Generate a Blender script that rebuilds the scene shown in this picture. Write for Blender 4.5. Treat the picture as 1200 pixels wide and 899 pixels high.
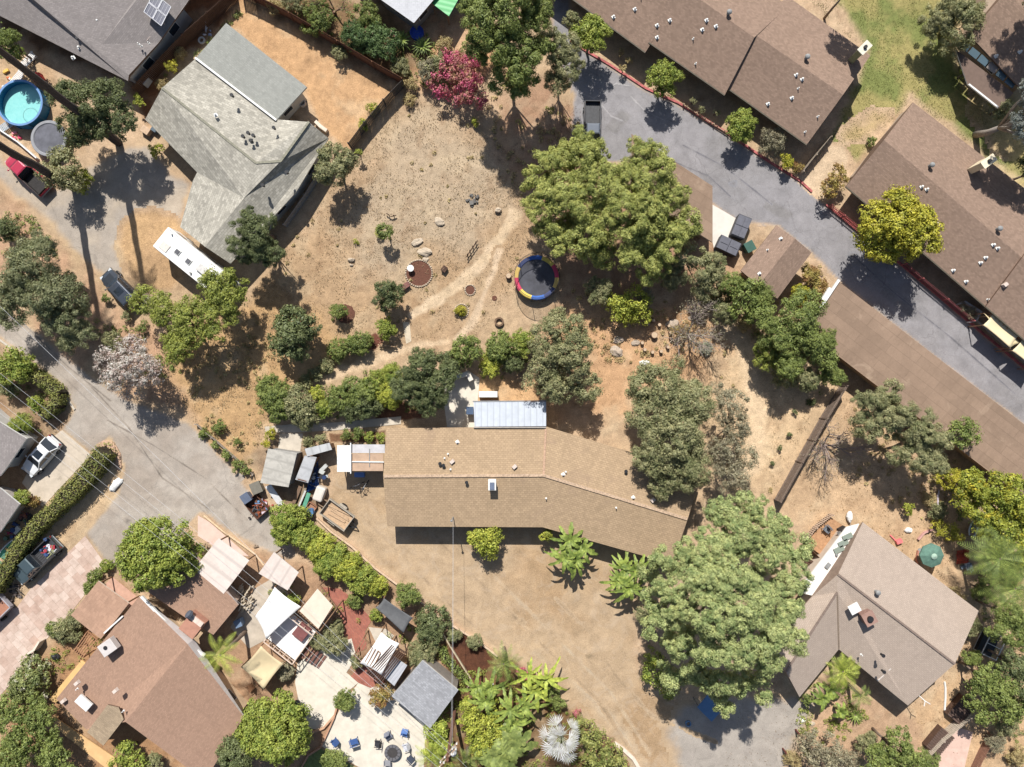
import bpy, bmesh, math, random
import numpy as np
from mathutils import Vector, Matrix, noise as mnoise
for o in list(bpy.data.objects): bpy.data.objects.remove(o)
SC = bpy.context.scene
COL = SC.collection
R = math.radians
PI = math.pi
random.seed(7)
RNG = np.random.default_rng(11)
# ---------------------------------------------------------------- camera (drone looking straight down)
CAM_H = 72.0
PXM = 11.55                                   # photo pixels per metre on the ground
cam_d = bpy.data.cameras.new('camera'); cam = bpy.data.objects.new('camera', cam_d); COL.objects.link(cam)
cam.location = (0, 0, CAM_H); cam.rotation_euler = (0, 0, 0)
cam_d.sensor_width = 36; cam_d.lens = 36*CAM_H/(1200/PXM)
cam_d.clip_start = 0.5; cam_d.clip_end = 8000
SC.camera = cam
# ---------------------------------------------------------------- light
SUN_EL = R(49.0)
SHX, SHY = 0.170, -0.985                      # direction in which shadows fall
w = bpy.data.worlds.new('World'); SC.world = w; w.use_nodes = True
nt = w.node_tree; bg = nt.nodes['Background']
sky = nt.nodes.new('ShaderNodeTexSky'); sky.sky_type = 'NISHITA'; sky.sun_disc = False
sky.sun_elevation = SUN_EL; sky.sun_rotation = math.atan2(-SHX, -SHY)
sky.air_density = 1.0; sky.dust_density = 1.5; sky.altitude = 200
nt.links.new(sky.outputs[0], bg.inputs[0]); bg.inputs[1].default_value = 0.078
sd = bpy.data.lights.new('sun', 'SUN'); sun = bpy.data.objects.new('sun', sd); COL.objects.link(sun)
sd.energy = 5.0; sd.angle = R(0.55); sd.color = (1.0, 0.975, 0.935)
ld = Vector((SHX*math.cos(SUN_EL), SHY*math.cos(SUN_EL), -math.sin(SUN_EL)))
sun.rotation_euler = ld.to_track_quat('-Z', 'Y').to_euler(); sun.location = (0, 0, 60)
SC.view_settings.view_transform = 'Standard'; SC.view_settings.look = 'None'
SC.view_settings.gamma = 1; SC.view_settings.use_curve_mapping = False
SC.view_settings.exposure = 0.54
SC.cycles.max_bounces = 5; SC.cycles.diffuse_bounces = 3; SC.cycles.transparent_max_bounces = 6
SC.cycles.transmission_bounces = 2; SC.cycles.glossy_bounces = 2

# ---------------------------------------------------------------- helpers
def W(px, py, z=0.0):
    """a point at height z that the photo shows at pixel px, py"""
    k = (1 - z/CAM_H)/PXM
    return Vector(((px-600)*k, -(py-449.5)*k, z))
def m(px): return px/PXM
def lin(c):
    return tuple((v/255/12.92 if v <= 10 else ((v/255+0.055)/1.055)**2.4) for v in c)
ALB = 0.72                                    # displayed sunlit colour to albedo
def alb(c, k=1.0):
    return tuple(min(0.86, v*ALB*k) for v in lin(c))
def tag(o, label, cat, group=None, kind=None):
    if kind: o['kind'] = kind
    if label: o['label'] = label
    if cat: o['category'] = cat
    if group: o['group'] = group
    return o
def empty(name, loc, label=None, cat=None, group=None, rz=0):
    o = bpy.data.objects.new(name, None); COL.objects.link(o)
    o.location = loc; o.rotation_euler = (0, 0, rz); o.empty_display_size = 0.3
    return tag(o, label, cat, group)
def children(o): return [c for c in bpy.data.objects if c.parent == o]
def copy_tree(o, loc=None, rz=None, label=None, parent=None, group=None, scale=None):
    c = o.copy(); COL.objects.link(c)
    if parent is not None: c.parent = parent
    if loc is not None: c.location = loc
    if rz is not None: c.rotation_euler = (0, 0, rz)
    if label: c['label'] = label
    if group: c['group'] = group
    if scale: c.scale = (scale, scale, scale)
    for ch in children(o): copy_tree(ch, parent=c)
    return c
def wloc(p):
    v = Vector((0, 0, 0))
    while p: v += p.location; p = p.parent
    return v

class MB:
    def __init__(s): s.v = []; s.f = []; s.mi = []; s.k = 0
    def add(s, vs, fs, k=None):
        b = len(s.v); s.v += [tuple(p) for p in vs]
        for f in fs: s.f.append(tuple(b+i for i in f)); s.mi.append(s.k if k is None else k)
        return s
    def box(s, c, size, rz=0, k=None, taper=1.0, rx=0):
        c = Vector(c); hx, hy, hz = size[0]/2, size[1]/2, size[2]/2
        M = Matrix.Rotation(rz, 3, 'Z') @ Matrix.Rotation(rx, 3, 'X')
        vs = []
        for z, t in ((-hz, 1), (hz, taper)):
            for x, y in ((-hx, -hy), (hx, -hy), (hx, hy), (-hx, hy)):
                vs.append(c + M @ Vector((x*t, y*t, z)))
        return s.add(vs, [(3, 2, 1, 0), (4, 5, 6, 7), (0, 1, 5, 4), (1, 2, 6, 5), (2, 3, 7, 6), (3, 0, 4, 7)], k)
    def beam(s, a, b, wd, th, k=None, up=(0, 0, 1)):
        """a rectangular bar from a to b: wd across, th along up"""
        a = Vector(a); b = Vector(b); d = (b-a).normalized(); u = Vector(up)
        sd_ = d.cross(u)
        if sd_.length < 1e-4: sd_ = d.cross(Vector((1, 0, 0)))
        sd_.normalize(); u = sd_.cross(d).normalized()
        vs = []
        for p in (a, b):
            for i, j in ((-1, -1), (1, -1), (1, 1), (-1, 1)):
                vs.append(p + sd_*(i*wd/2) + u*(j*th/2))
        return s.add(vs, [(0, 1, 2, 3), (7, 6, 5, 4), (4, 5, 1, 0), (5, 6, 2, 1), (6, 7, 3, 2), (7, 4, 0, 3)], k)
    def tube(s, pts, rad, n=8, k=None, cap=True):
        pts = [Vector(p) for p in pts]
        if not hasattr(rad, '__len__'): rad = [rad]*len(pts)
        vs = []; fs = []; up = Vector((0, 0, 1)); prev = None
        for i, p in enumerate(pts):
            d = (pts[min(i+1, len(pts)-1)] - pts[max(i-1, 0)])
            d = d.normalized() if d.length > 1e-6 else Vector((0, 0, 1))
            if prev is None:
                a = d.cross(up) if abs(d.z) < .9 else d.cross(Vector((1, 0, 0)))
            else: a = prev - d*prev.dot(d)
            if a.length < 1e-6: a = d.cross(Vector((0.3, 1, 0.2)))
            a.normalize(); prev = a; b = d.cross(a)
            for j in range(n):
                t = 2*PI*j/n; vs.append(p + (a*math.cos(t) + b*math.sin(t))*rad[i])
        for i in range(len(pts)-1):
            for j in range(n):
                j2 = (j+1) % n
                fs.append((i*n+j, i*n+j2, (i+1)*n+j2, (i+1)*n+j))
        if cap:
            fs.append(tuple(range(n-1, -1, -1))); L = (len(pts)-1)*n; fs.append(tuple(L+j for j in range(n)))
        return s.add(vs, fs, k)
    def cyl(s, c, r, h, n=16, r2=None, k=None):
        c = Vector(c); return s.tube([c, c+Vector((0, 0, h))], [r, r if r2 is None else r2], n, k)
    def ring(s, c, r, h, t, n=40, k=None):
        """a hollow wall: outer radius r, thickness t"""
        c = Vector(c); vs = []; fs = []
        for i in range(n):
            a = 2*PI*i/n; ca, sa = math.cos(a), math.sin(a)
            for rr, z in ((r, 0), (r, h), (r-t, h), (r-t, 0)): vs.append(c + Vector((rr*ca, rr*sa, z)))
        for i in range(n):
            j = (i+1) % n
            for q in range(4): fs.append((i*4+q, j*4+q, j*4+(q+1) % 4, i*4+(q+1) % 4))
        return s.add(vs, fs, k)
    def prism(s, pts, z0, z1, k=None, ktop=None):
        """a polygon (world xy, any shape) from z0 to z1"""
        n = len(pts); ar = sum(pts[i][0]*pts[(i+1) % n][1]-pts[(i+1) % n][0]*pts[i][1] for i in range(n))
        if ar < 0: pts = pts[::-1]
        vs = [(p[0], p[1], z0) for p in pts] + [(p[0], p[1], z1) for p in pts]
        fs = [tuple(range(n-1, -1, -1))]
        for i in range(n): fs.append((i, (i+1) % n, n+(i+1) % n, n+i))
        s.add(vs, fs, k); b = len(s.v)-2*n
        s.f.append(tuple(b+n+i for i in range(n))); s.mi.append((s.k if k is None else k) if ktop is None else ktop)
        return s
    def blob(s, c, r, sx=1, sy=1, sz=1, rough=0.15, seed=0, seg=10, rng=6, k=None, flat=None):
        c = Vector(c); vs = []; fs = []; off = Vector((seed*3.1, seed*1.7, seed))
        for i in range(rng+1):
            ph = PI*i/rng
            for j in range(seg):
                th = 2*PI*j/seg
                d = Vector((math.sin(ph)*math.cos(th), math.sin(ph)*math.sin(th), math.cos(ph)))
                q = r*(1 + rough*2*(mnoise.noise(d*1.3+off)))
                p = Vector((d.x*q*sx, d.y*q*sy, d.z*q*sz))
                if flat is not None and p.z < flat: p.z = flat
                vs.append(c+p)
        for i in range(rng):
            for j in range(seg):
                j2 = (j+1) % seg; fs.append((i*seg+j, (i+1)*seg+j, (i+1)*seg+j2, i*seg+j2))
        return s.add(vs, fs, k)
    def build(s, name, mats, parent=None, smooth=False, bevel=0, local=False, label=None):
        off = Vector((0, 0, 0)) if local else wloc(parent)
        me = bpy.data.meshes.new(name)
        me.from_pydata([(p[0]-off.x, p[1]-off.y, p[2]-off.z) for p in s.v], [], s.f)
        if not isinstance(mats, (list, tuple)): mats = [mats]
        for mm in mats: me.materials.append(mm)
        me.polygons.foreach_set('material_index', s.mi)
        if smooth: me.polygons.foreach_set('use_smooth', [True]*len(s.f))
        me.update()
        o = bpy.data.objects.new(name, me); COL.objects.link(o)
        if parent: o.parent = parent
        if bevel:
            b = o.modifiers.new('bevel', 'BEVEL'); b.width = bevel; b.segments = 2; b.limit_method = 'ANGLE'
        if label: o['label'] = label
        return o

def quads_obj(name, V, mats, parent=None, n=4, matidx=None, smooth=False):
    """V: (N,n,3) array, each row a face of its own"""
    off = wloc(parent); N = V.shape[0]
    V = V.reshape(-1, 3).astype(np.float32) - np.array([off.x, off.y, off.z], dtype=np.float32)
    me = bpy.data.meshes.new(name)
    me.vertices.add(N*n); me.vertices.foreach_set('co', V.ravel())
    me.loops.add(N*n); me.loops.foreach_set('vertex_index', np.arange(N*n, dtype=np.int32))
    me.polygons.add(N); me.polygons.foreach_set('loop_start', np.arange(0, N*n, n, dtype=np.int32))
    me.polygons.foreach_set('loop_total', np.full(N, n, dtype=np.int32))
    if not isinstance(mats, (list, tuple)): mats = [mats]
    for mm in mats: me.materials.append(mm)
    if matidx is not None: me.polygons.foreach_set('material_index', matidx.astype(np.int32))
    me.update(calc_edges=True)
    o = bpy.data.objects.new(name, me); COL.objects.link(o)
    if parent: o.parent = parent
    return o

# ---------------------------------------------------------------- materials
def node_mat(name):
    mt = bpy.data.materials.new(name); mt.use_nodes = True
    return mt, mt.node_tree, mt.node_tree.nodes['Principled BSDF']
def N(t, kind, **kw):
    n = t.nodes.new(kind)
    for a, b in kw.items(): setattr(n, a, b)
    return n
def mixc(t, a, b, fac, mode='MIX'):
    n = N(t, 'ShaderNodeMix', data_type='RGBA', blend_type=mode)
    for s, v in (('A', a), ('B', b)):
        i = [x for x in n.inputs if x.name == s and x.type == 'RGBA'][0]
        if isinstance(v, (tuple, list)): i.default_value = (*v[:3], 1)
        else: t.links.new(v, i)
    if isinstance(fac, (int, float)): n.inputs[0].default_value = fac
    else: t.links.new(fac, n.inputs[0])
    return [x for x in n.outputs if x.type == 'RGBA'][0]
def noise(t, scale, detail=4, rough=.6, vec=None, dist=0):
    n = N(t, 'ShaderNodeTexNoise'); n.inputs['Scale'].default_value = scale
    n.inputs['Detail'].default_value = detail; n.inputs['Roughness'].default_value = rough
    n.inputs['Distortion'].default_value = dist
    if vec is not None: t.links.new(vec, n.inputs['Vector'])
    return n.outputs['Fac']
def ramp(t, fac, a, b, lo=0.0, hi=1.0):
    n = N(t, 'ShaderNodeMapRange'); n.inputs[1].default_value = a; n.inputs[2].default_value = b
    n.inputs[3].default_value = lo; n.inputs[4].default_value = hi
    t.links.new(fac, n.inputs[0]); return n.outputs[0]
def bump(t, bs, h, strength, dist):
    b = N(t, 'ShaderNodeBump'); b.inputs['Strength'].default_value = strength; b.inputs['Distance'].default_value = dist
    t.links.new(h, b.inputs['Height']); t.links.new(b.outputs[0], bs.inputs['Normal'])
def wpos(t): return N(t, 'ShaderNodeNewGeometry').outputs['Position']
MC = {}
def plain(c, rough=.7, var=.14, scale=3.0, bmp=0.0, metal=0.0, k=1.0, name=None, spec=.35, fine=18.0):
    """a painted / cast / wooden surface: colour with uneven wear"""
    key = (tuple(c), rough, var, scale, bmp, metal, k)
    if key in MC: return MC[key]
    mt, t, bs = node_mat(name or 'surface')
    a = alb(c, k); v = wpos(t)
    n1 = noise(t, scale, 5, .65, v); n2 = noise(t, fine, 3, .7, v)
    dk = tuple(x*(1-var*1.5) for x in a); lt = tuple(min(.88, x*(1+var*1.1)) for x in a)
    c1 = mixc(t, dk, lt, ramp(t, n1, .3, .7)); c2 = mixc(t, c1, dk, ramp(t, n2, .5, .85, 0, .55))
    t.links.new(c2, bs.inputs['Base Color'])
    bs.inputs['Roughness'].default_value = rough; bs.inputs['Metallic'].default_value = metal
    bs.inputs['Specular IOR Level'].default_value = spec
    if bmp: bump(t, bs, n2, .5, bmp)
    MC[key] = mt; return mt
def gloss(c, rough=.25, metal=0.0, coat=0.0, k=1.0):
    key = ('g', tuple(c), rough, metal, coat, k)
    if key in MC: return MC[key]
    mt, t, bs = node_mat('gloss'); a = alb(c, k)
    n1 = noise(t, 2.5, 4, .6, wpos(t))
    cc = mixc(t, tuple(x*.86 for x in a), tuple(x*.95+.012 for x in a), n1)
    t.links.new(cc, bs.inputs['Base Color'])
    bs.inputs['Roughness'].default_value = rough; bs.inputs['Metallic'].default_value = metal
    bs.inputs['Coat Weight'].default_value = coat; bs.inputs['Coat Roughness'].default_value = .08
    MC[key] = mt; return mt
def shingle(c, k=1.0, course=.14, wid=.3, var=.22, gap=.75, tint=(0, 0, 0), blotch=.35, name='shingles', bmp=.02, stain=None, line=.02):
    """asphalt shingles or tiles laid in courses along UV; u runs along the eave, v up the slope (metres)"""
    mt, t, bs = node_mat(name); a = alb(c, k)
    uv = N(t, 'ShaderNodeUVMap', uv_map='UVMap').outputs[0]
    br = N(t, 'ShaderNodeTexBrick'); t.links.new(uv, br.inputs['Vector'])
    br.inputs['Scale'].default_value = 1; br.inputs['Brick Width'].default_value = wid; br.inputs['Row Height'].default_value = course
    br.inputs['Mortar Size'].default_value = line; br.inputs['Mortar Smooth'].default_value = .4; br.inputs['Bias'].default_value = 0
    br.inputs['Color1'].default_value = (*[x*(1-var) for x in a], 1)
    br.inputs['Color2'].default_value = (*[min(.8, x*(1+var)) for x in a], 1)
    br.inputs['Mortar'].default_value = (*[x*gap for x in a], 1)
    v = wpos(t)
    n1 = noise(t, .35, 5, .6, v, 1.0); n2 = noise(t, 9, 4, .8, v)
    n3 = noise(t, 1.6, 5, .7, v)
    dk = tuple(x*(1-blotch*.55) for x in a)
    c1 = mixc(t, br.outputs['Color'], tuple(1-blotch*.5 for _ in a), ramp(t, n1, .38, .62), 'MULTIPLY')
    c1 = mixc(t, c1, tuple(min(.85, x*(1+blotch*.55)) for x in a), ramp(t, n3, .45, .8, 0, .5))
    c2 = mixc(t, c1, tuple(x*.55 for x in a), ramp(t, n2, .5, .8, 0, .55))
    c2 = mixc(t, c2, tuple(min(.85, x*1.5) for x in a), ramp(t, noise(t, 14, 3, .8, v), .55, .85, 0, .5))
    mpp = N(t, 'ShaderNodeMapping'); mpp.inputs['Scale'].default_value = (2.2, .28, 1); t.links.new(uv, mpp.inputs[0])
    c2 = mixc(t, c2, tuple(x*.72 for x in a), ramp(t, noise(t, 1.0, 6, .75, mpp.outputs[0]), .52, .72, 0, .6))
    c2 = mixc(t, c2, tuple(min(.85, x*1.22) for x in a), ramp(t, noise(t, .8, 5, .7, mpp.outputs[0], .5), .36, .22, 0, .6))
    if stain: c2 = mixc(t, c2, alb(stain), ramp(t, noise(t, .22, 6, .7, v, 2), .56, .7, 0, .55))
    t.links.new(c2, bs.inputs['Base Color']); bs.inputs['Roughness'].default_value = .95
    bs.inputs['Specular IOR Level'].default_value = .15
    bump(t, bs, n2, .8, bmp)
    return mt
def corrugated(c, pitch=.25, k=1.0, rough=.5, dirt=.3, metal=0.0):
    mt, t, bs = node_mat('sheet_metal'); a = alb(c, k)
    uv = N(t, 'ShaderNodeUVMap', uv_map='UVMap').outputs[0]
    wv = N(t, 'ShaderNodeTexWave', wave_type='BANDS', bands_direction='X', wave_profile='SIN')
    wv.inputs['Scale'].default_value = 0.314/pitch; t.links.new(uv, wv.inputs['Vector'])
    v = wpos(t); n1 = noise(t, 1.3, 5, .7, v, .5)
    c1 = mixc(t, a, tuple(x*(1-dirt)*.95 for x in a), ramp(t, n1, .42, .72))
    c1 = mixc(t, c1, tuple(x*.7 for x in a), ramp(t, wv.outputs['Fac'], .16, 0, 0, .75))
    t.links.new(c1, bs.inputs['Base Color']); bs.inputs['Roughness'].default_value = rough
    bs.inputs['Metallic'].default_value = metal
    bump(t, bs, wv.outputs['Fac'], .5, min(.02, pitch*.1))
    return mt
def foliage(c, c2=None, k=1.22, trans=.24, var=.42, dead=None, deadf=.0):
    key = ('f', tuple(c), c2, k, trans, dead)
    if key in MC: return MC[key]
    mt = bpy.data.materials.new('leaves'); mt.use_nodes = True; t = mt.node_tree
    for n in list(t.nodes): t.nodes.remove(n)
    out = N(t, 'ShaderNodeOutputMaterial')
    wm = lambda q: (min(250, q[0]*1.02), q[1]*.985, q[2]*.98) if q[1] > q[0]*.92 else q
    a = alb(wm(c), k); b = alb(wm(c2), k) if c2 else tuple(x*.6 for x in a)
    geo = N(t, 'ShaderNodeNewGeometry'); rnd = geo.outputs['Random Per Island']
    n1 = noise(t, .9, 3, .6, geo.outputs['Position'])
    col = mixc(t, tuple(x*(1-var) for x in a), tuple(min(.6, x*(1+var)) for x in a), rnd)
    col = mixc(t, col, b, ramp(t, n1, .40, .62, 0, .9)); n3 = noise(t, 2.6, 2, .6, geo.outputs['Position']); col = mixc(t, col, tuple(min(.6, x*1.45) for x in (a[0]*1.08, a[1], a[2])), ramp(t, n3, .50, .68, 0, .75))
    if dead: col = mixc(t, col, alb(dead, k), ramp(t, noise(t, 1.1, 4, .7, geo.outputs['Position']), .62-deadf, .72-deadf))
    d = N(t, 'ShaderNodeBsdfPrincipled'); d.inputs['Roughness'].default_value = .55; d.inputs['Specular IOR Level'].default_value = .3
    tr = N(t, 'ShaderNodeBsdfTranslucent'); mx = N(t, 'ShaderNodeMixShader'); mx.inputs[0].default_value = trans
    t.links.new(col, d.inputs['Base Color'])
    tc = mixc(t, col, (1.0, .95, .55), 1.0, 'MULTIPLY'); t.links.new(tc, tr.inputs['Color'])
    t.links.new(d.outputs[0], mx.inputs[1]); t.links.new(tr.outputs[0], mx.inputs[2]); t.links.new(mx.outputs[0], out.inputs[0])
    MC[key] = mt; return mt
def groundmat(name, contrast=1.0, fine=9.0, bmp=.03, rough=.95, cracks=0.0, speck=.3, mid=1.3, tone=None):
    """pigment comes from the 'Col' attribute (what lies where), grain from noise"""
    mt, t, bs = node_mat(name)
    at = N(t, 'ShaderNodeAttribute', attribute_name='Col').outputs['Color']
    v = wpos(t)
    n0 = noise(t, .12, 5, .6, v, .6); n1 = noise(t, mid, 6, .72, v, .4); n2 = noise(t, fine, 5, .8, v)
    g = lambda f, lo, hi: ramp(t, f, .28, .72, lo, hi)
    def mul(col, val):
        cc = N(t, 'ShaderNodeCombineColor'); [t.links.new(val, cc.inputs[i]) for i in range(3)]
        return mixc(t, col, cc.outputs[0], 1.0, 'MULTIPLY')
    c = mul(at, g(n0, 1-.12*contrast, 1+.10*contrast))
    c = mul(c, g(n1, 1-.30*contrast, 1+.24*contrast))
    c = mul(c, g(n2, 1-.34*contrast, 1+.26*contrast))
    c = mul(c, ramp(t, noise(t, fine*2.6, 3, .8, v), .3, .7, 1-speck, 1+speck))
    if tone:
        c = mixc(t, c, alb(tone), ramp(t, noise(t, .45, 6, .7, v, 1.5), .5, .72, 0, .55))
    h = n2
    if cracks:
        vo = N(t, 'ShaderNodeTexVoronoi', feature='DISTANCE_TO_EDGE'); vo.inputs['Scale'].default_value = .32
        wn = N(t, 'ShaderNodeTexNoise'); wn.inputs['Scale'].default_value = 1.2; wn.inputs['Detail'].default_value = 5
        t.links.new(v, wn.inputs['Vector'])
        va = N(t, 'ShaderNodeVectorMath', operation='MULTIPLY_ADD'); va.inputs[1].default_value = (1.1, 1.1, 0)
        t.links.new(wn.outputs['Color'], va.inputs[0]); t.links.new(v, va.inputs[2]); t.links.new(va.outputs[0], vo.inputs['Vector'])
        c = mixc(t, c, (.05, .045, .04), ramp(t, vo.outputs['Distance'], .008, .002, 0, cracks))
        # oil and tyre marks with a shape of their own
        c = mul(c, ramp(t, noise(t, .9, 5, .7, v, 2), .62, .78, 1.0, .72))
    t.links.new(c, bs.inputs['Base Color']); bs.inputs['Roughness'].default_value = rough
    bs.inputs['Specular IOR Level'].default_value = .15
    bump(t, bs, h, .9, bmp)
    return mt

# ---------------------------------------------------------------- noise in numpy, distances to outlines
_lat = RNG.random((256, 256))
def vnoise(x, y, s):
    x = x*s+31.7; y = y*s+57.3; xi = np.floor(x).astype(int); yi = np.floor(y).astype(int); fx = x-xi; fy = y-yi
    fx = fx*fx*(3-2*fx); fy = fy*fy*(3-2*fy); g = lambda a, b: _lat[a % 256, b % 256]
    return (g(xi, yi)*(1-fx)+g(xi+1, yi)*fx)*(1-fy) + (g(xi, yi+1)*(1-fx)+g(xi+1, yi+1)*fx)*fy
def fbm(x, y, s, o=4):
    t = 0; a = .5; n = 0
    for i in range(o): t = t + a*vnoise(x+i*13.1, y-i*7.7, s); n += a; a *= .55; s *= 2.1
    return t/n
def sdist(x, y, poly):
    """signed distance (inside positive) of points to a polygon in world metres"""
    d = np.full(x.shape, 1e9); ins = np.zeros(x.shape, bool); n = len(poly)
    for i in range(n):
        ax, ay = poly[i][:2]; bx, by = poly[(i+1) % n][:2]; ex, ey = bx-ax, by-ay
        l2 = ex*ex+ey*ey+1e-12; t = np.clip(((x-ax)*ex+(y-ay)*ey)/l2, 0, 1)
        d = np.minimum(d, (x-ax-t*ex)**2+(y-ay-t*ey)**2)
        c = ((ay > y) != (by > y)); xx = ax+(y-ay)*ex/(ey if abs(ey) > 1e-9 else 1e-9)
        ins ^= c & (x < xx)
    return np.where(ins, 1, -1)*np.sqrt(d)
def G(pts): return [tuple(W(a, b))[:2] for a, b in pts]
def strip(pts, wpx):
    """polygon along a pixel polyline, wpx wide (number or list)"""
    n = len(pts); wp = wpx if hasattr(wpx, '__len__') else [wpx]*n; L = []; Rr = []
    for i in range(n):
        a = Vector(pts[max(i-1, 0)]); b = Vector(pts[min(i+1, n-1)]); d = (b-a).normalized(); q = Vector((-d.y, d.x))*wp[i]/2
        p = Vector(pts[i]); L.append(tuple(p+q)); Rr.append(tuple(p-q))
    return L+Rr[::-1]
# ================================================================ THE GROUND
# colours as the photo shows them in sun; alb() turns them into pigment
TAN = (201, 172, 140)
ZONES = [  # (outline px, colour, blend width m)
 ([(478,108),(545,135),(600,170),(625,240),(640,300),(600,345),(560,350),(520,400),(470,420),(400,400),(350,420),(310,430),(290,350),(330,290),(400,205)], (184,154,120), 4),
 ([(500,120),(545,140),(590,190),(600,240),(560,300),(500,290),(470,330),(420,330),(400,260),(430,190)], (188,166,138), 5),
 ([(270,-60),(310,6),(474,102),(415,178),(385,162),(359,102),(262,26),(240,-40)], (206,165,122), .6),
 ([(0,-60),(277,0),(163,112),(150,95),(0,40)], (128,98,74), 1.0),
 ([(150,10),(277,0),(200,90),(175,150),(150,110)], (140,96,66), 1.5),
 ([(0,150),(60,200),(90,240),(20,240),(-60,200),(-60,120),(0,60),(60,80),(100,180)], (196,165,130), 1),
 ([(0,236),(60,275),(105,320),(150,372),(200,400),(290,440),(240,500),(180,470),(115,445),(60,398),(0,350),(-60,320),(-60,220)], (194,157,126), 2.5),
 ([(215,380),(330,330),(420,420),(330,470),(300,520),(300,560),(270,540),(225,495),(200,450)], (196,160,116), 3),
 ([(130,190),(250,200),(215,262),(240,290),(190,345),(150,330),(135,270)], (190,160,128), 3),
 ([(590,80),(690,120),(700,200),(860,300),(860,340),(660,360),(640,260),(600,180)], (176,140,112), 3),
 ([(840,330),(960,420),(985,450),(905,588),(850,560),(830,450)], (214,184,146), 4),
 ([(985,452),(1130,540),(1200,640),(1200,760),(1120,790),(950,640),(905,588)], (204,172,136), 1.5),
 ([(640,350),(730,360),(850,330),(860,420),(740,480),(640,500)], (205,164,124), 3),
 ([(560,440),(640,440),(645,500),(560,500)], (220,178,132), 1.5),
 ([(470,8),(560,20),(600,90),(550,100),(480,100),(400,50)], (204,158,120), 2),
 ([(300,-30),(450,0),(500,60),(480,104),(300,4)], (140,112,82), 2),
 ([(1119,778),(1200,740),(1260,960),(1000,960),(1064,826)], (204,170,132), 2),
 ([(940,826),(985,770),(1064,830),(1120,960),(900,960)], (196,162,130), 2),
 ([(60,760),(140,690),(240,900),(120,960),(0,960),(0,800)], (176,136,100), 3),
 ([(290,640),(450,680),(520,740),(620,860),(640,960),(250,960),(240,700)], (176,142,112), 2),
 ([(520,740),(600,770),(720,872),(745,960),(520,960)], (124,96,66), 1.5),
 ([(80,632),(135,562),(142,552),(150,545),(125,515),(60,590),(-30,690),(0,700)], (212,182,144), 1),
 ([(-60,400),(0,400),(72,470),(80,520),(0,640),(-60,660)], (160,132,104), 1.5),
 ([(320,520),(372,520),(372,600),(330,590),(290,540)], (150,126,102), 1.5),
 ([(660,0),(756,90),(850,140),(945,205),(940,218),(850,160),(757,108),(714,80),(665,50)], (206,176,140), 1),
 ([(935,215),(985,180),(1000,212),(970,236)], (222,192,158), 1.5),
 ([(1130,130),(1200,100),(1260,260),(1190,215)], (196,176,120), 3),
]
ZP = [(np.array(G(p)), np.array(alb(c)), b) for p, c, b in ZONES]
def zone_col(x, y):
    c = np.empty(x.shape+(3,)); c[:] = alb(TAN)
    big = fbm(x, y, .06, 3); t = np.clip((big-.42)*3, 0, 1)[..., None]*.5
    c = c*(1-t)+np.array(alb((186, 160, 122)))*t
    jit = (fbm(x, y, .35, 4)-.5)
    for P_, col, b in ZP:
        s = sdist(x, y, P_)+jit*min(b*2.2, 5)
        f = np.clip(s/b+.5, 0, 1); f = (f*f*(3-2*f))[..., None]
        c = c*(1-f)+col*f
    # straw and bare soil lying in patches
    p = fbm(x+9, y+4, .55, 4); f = np.clip((p-.55)*6, 0, 1)[..., None]*.30
    c = c*(1-f)+np.array(alb((214, 192, 158)))*f
    p = fbm(x-19, y+24, .8, 4); f = np.clip((p-.60)*7, 0, 1)[..., None]*.35
    c = c*(1-f)+np.array(alb((150, 118, 88)))*f
    return c
def grid_mesh(name, xs, ys, cols, z, mt, keep=None):
    nx, ny = len(xs), len(ys); X, Y = np.meshgrid(xs, ys)
    co = np.stack([X, Y, np.full(X.shape, z)], -1).reshape(-1, 3).astype(np.float32)
    i = np.arange((nx-1)*(ny-1)); r = i//(nx-1); q = i % (nx-1); a = r*nx+q
    F = np.stack([a, a+1, a+nx+1, a+nx], -1)
    if keep is not None: F = F[keep.ravel()]
    used = np.unique(F); mp = np.full(nx*ny, -1); mp[used] = np.arange(len(used)); F = mp[F]; co = co[used]; cc = cols.reshape(-1, 3)[used]
    me = bpy.data.meshes.new(name); me.vertices.add(len(co)); me.vertices.foreach_set('co', co.ravel())
    me.loops.add(F.size); me.loops.foreach_set('vertex_index', F.ravel().astype(np.int32)); me.polygons.add(len(F))
    me.polygons.foreach_set('loop_start', np.arange(0, F.size, 4, dtype=np.int32)); me.polygons.foreach_set('loop_total', np.full(len(F), 4, dtype=np.int32))
    at = me.color_attributes.new('Col', 'FLOAT_COLOR', 'POINT')
    at.data.foreach_set('color', np.concatenate([cc, np.ones((len(cc), 1))], 1).astype(np.float32).ravel())
    me.materials.append(mt); me.update(calc_edges=True)
    o = bpy.data.objects.new(name, me); COL.objects.link(o); return o
M_SOIL = groundmat('dry_soil', 1.0, 8.0, .05, speck=.35)
M_DRIVE = groundmat('worn_drive', .85, 7.0, .02, speck=.22, mid=.7, tone=(196,176,152))
M_ASPH = groundmat('asphalt', .7, 12.0, .012, rough=.9, cracks=.22, speck=.22, mid=.8)
M_ASPH2 = groundmat('grey_asphalt', .8, 12.0, .012, rough=.9, cracks=.25, speck=.25, mid=.6, tone=(160,157,158))
M_LAWN = groundmat('lawn_soil', 1.0, 10.0, .05, speck=.35, mid=2.2)
M_MULCH = groundmat('mulch', 1.1, 11.0, .06, speck=.5, mid=3)
xs = np.concatenate([[-2500, -900, -400, -180, -100], np.arange(-66, 66.1, .27), [100, 180, 400, 900, 2500]])
ys = np.concatenate([[-2500, -900, -400, -160, -80], np.arange(-52, 52.1, .27), [80, 160, 400, 900, 2500]])
X, Y = np.meshgrid(xs, ys)
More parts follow.
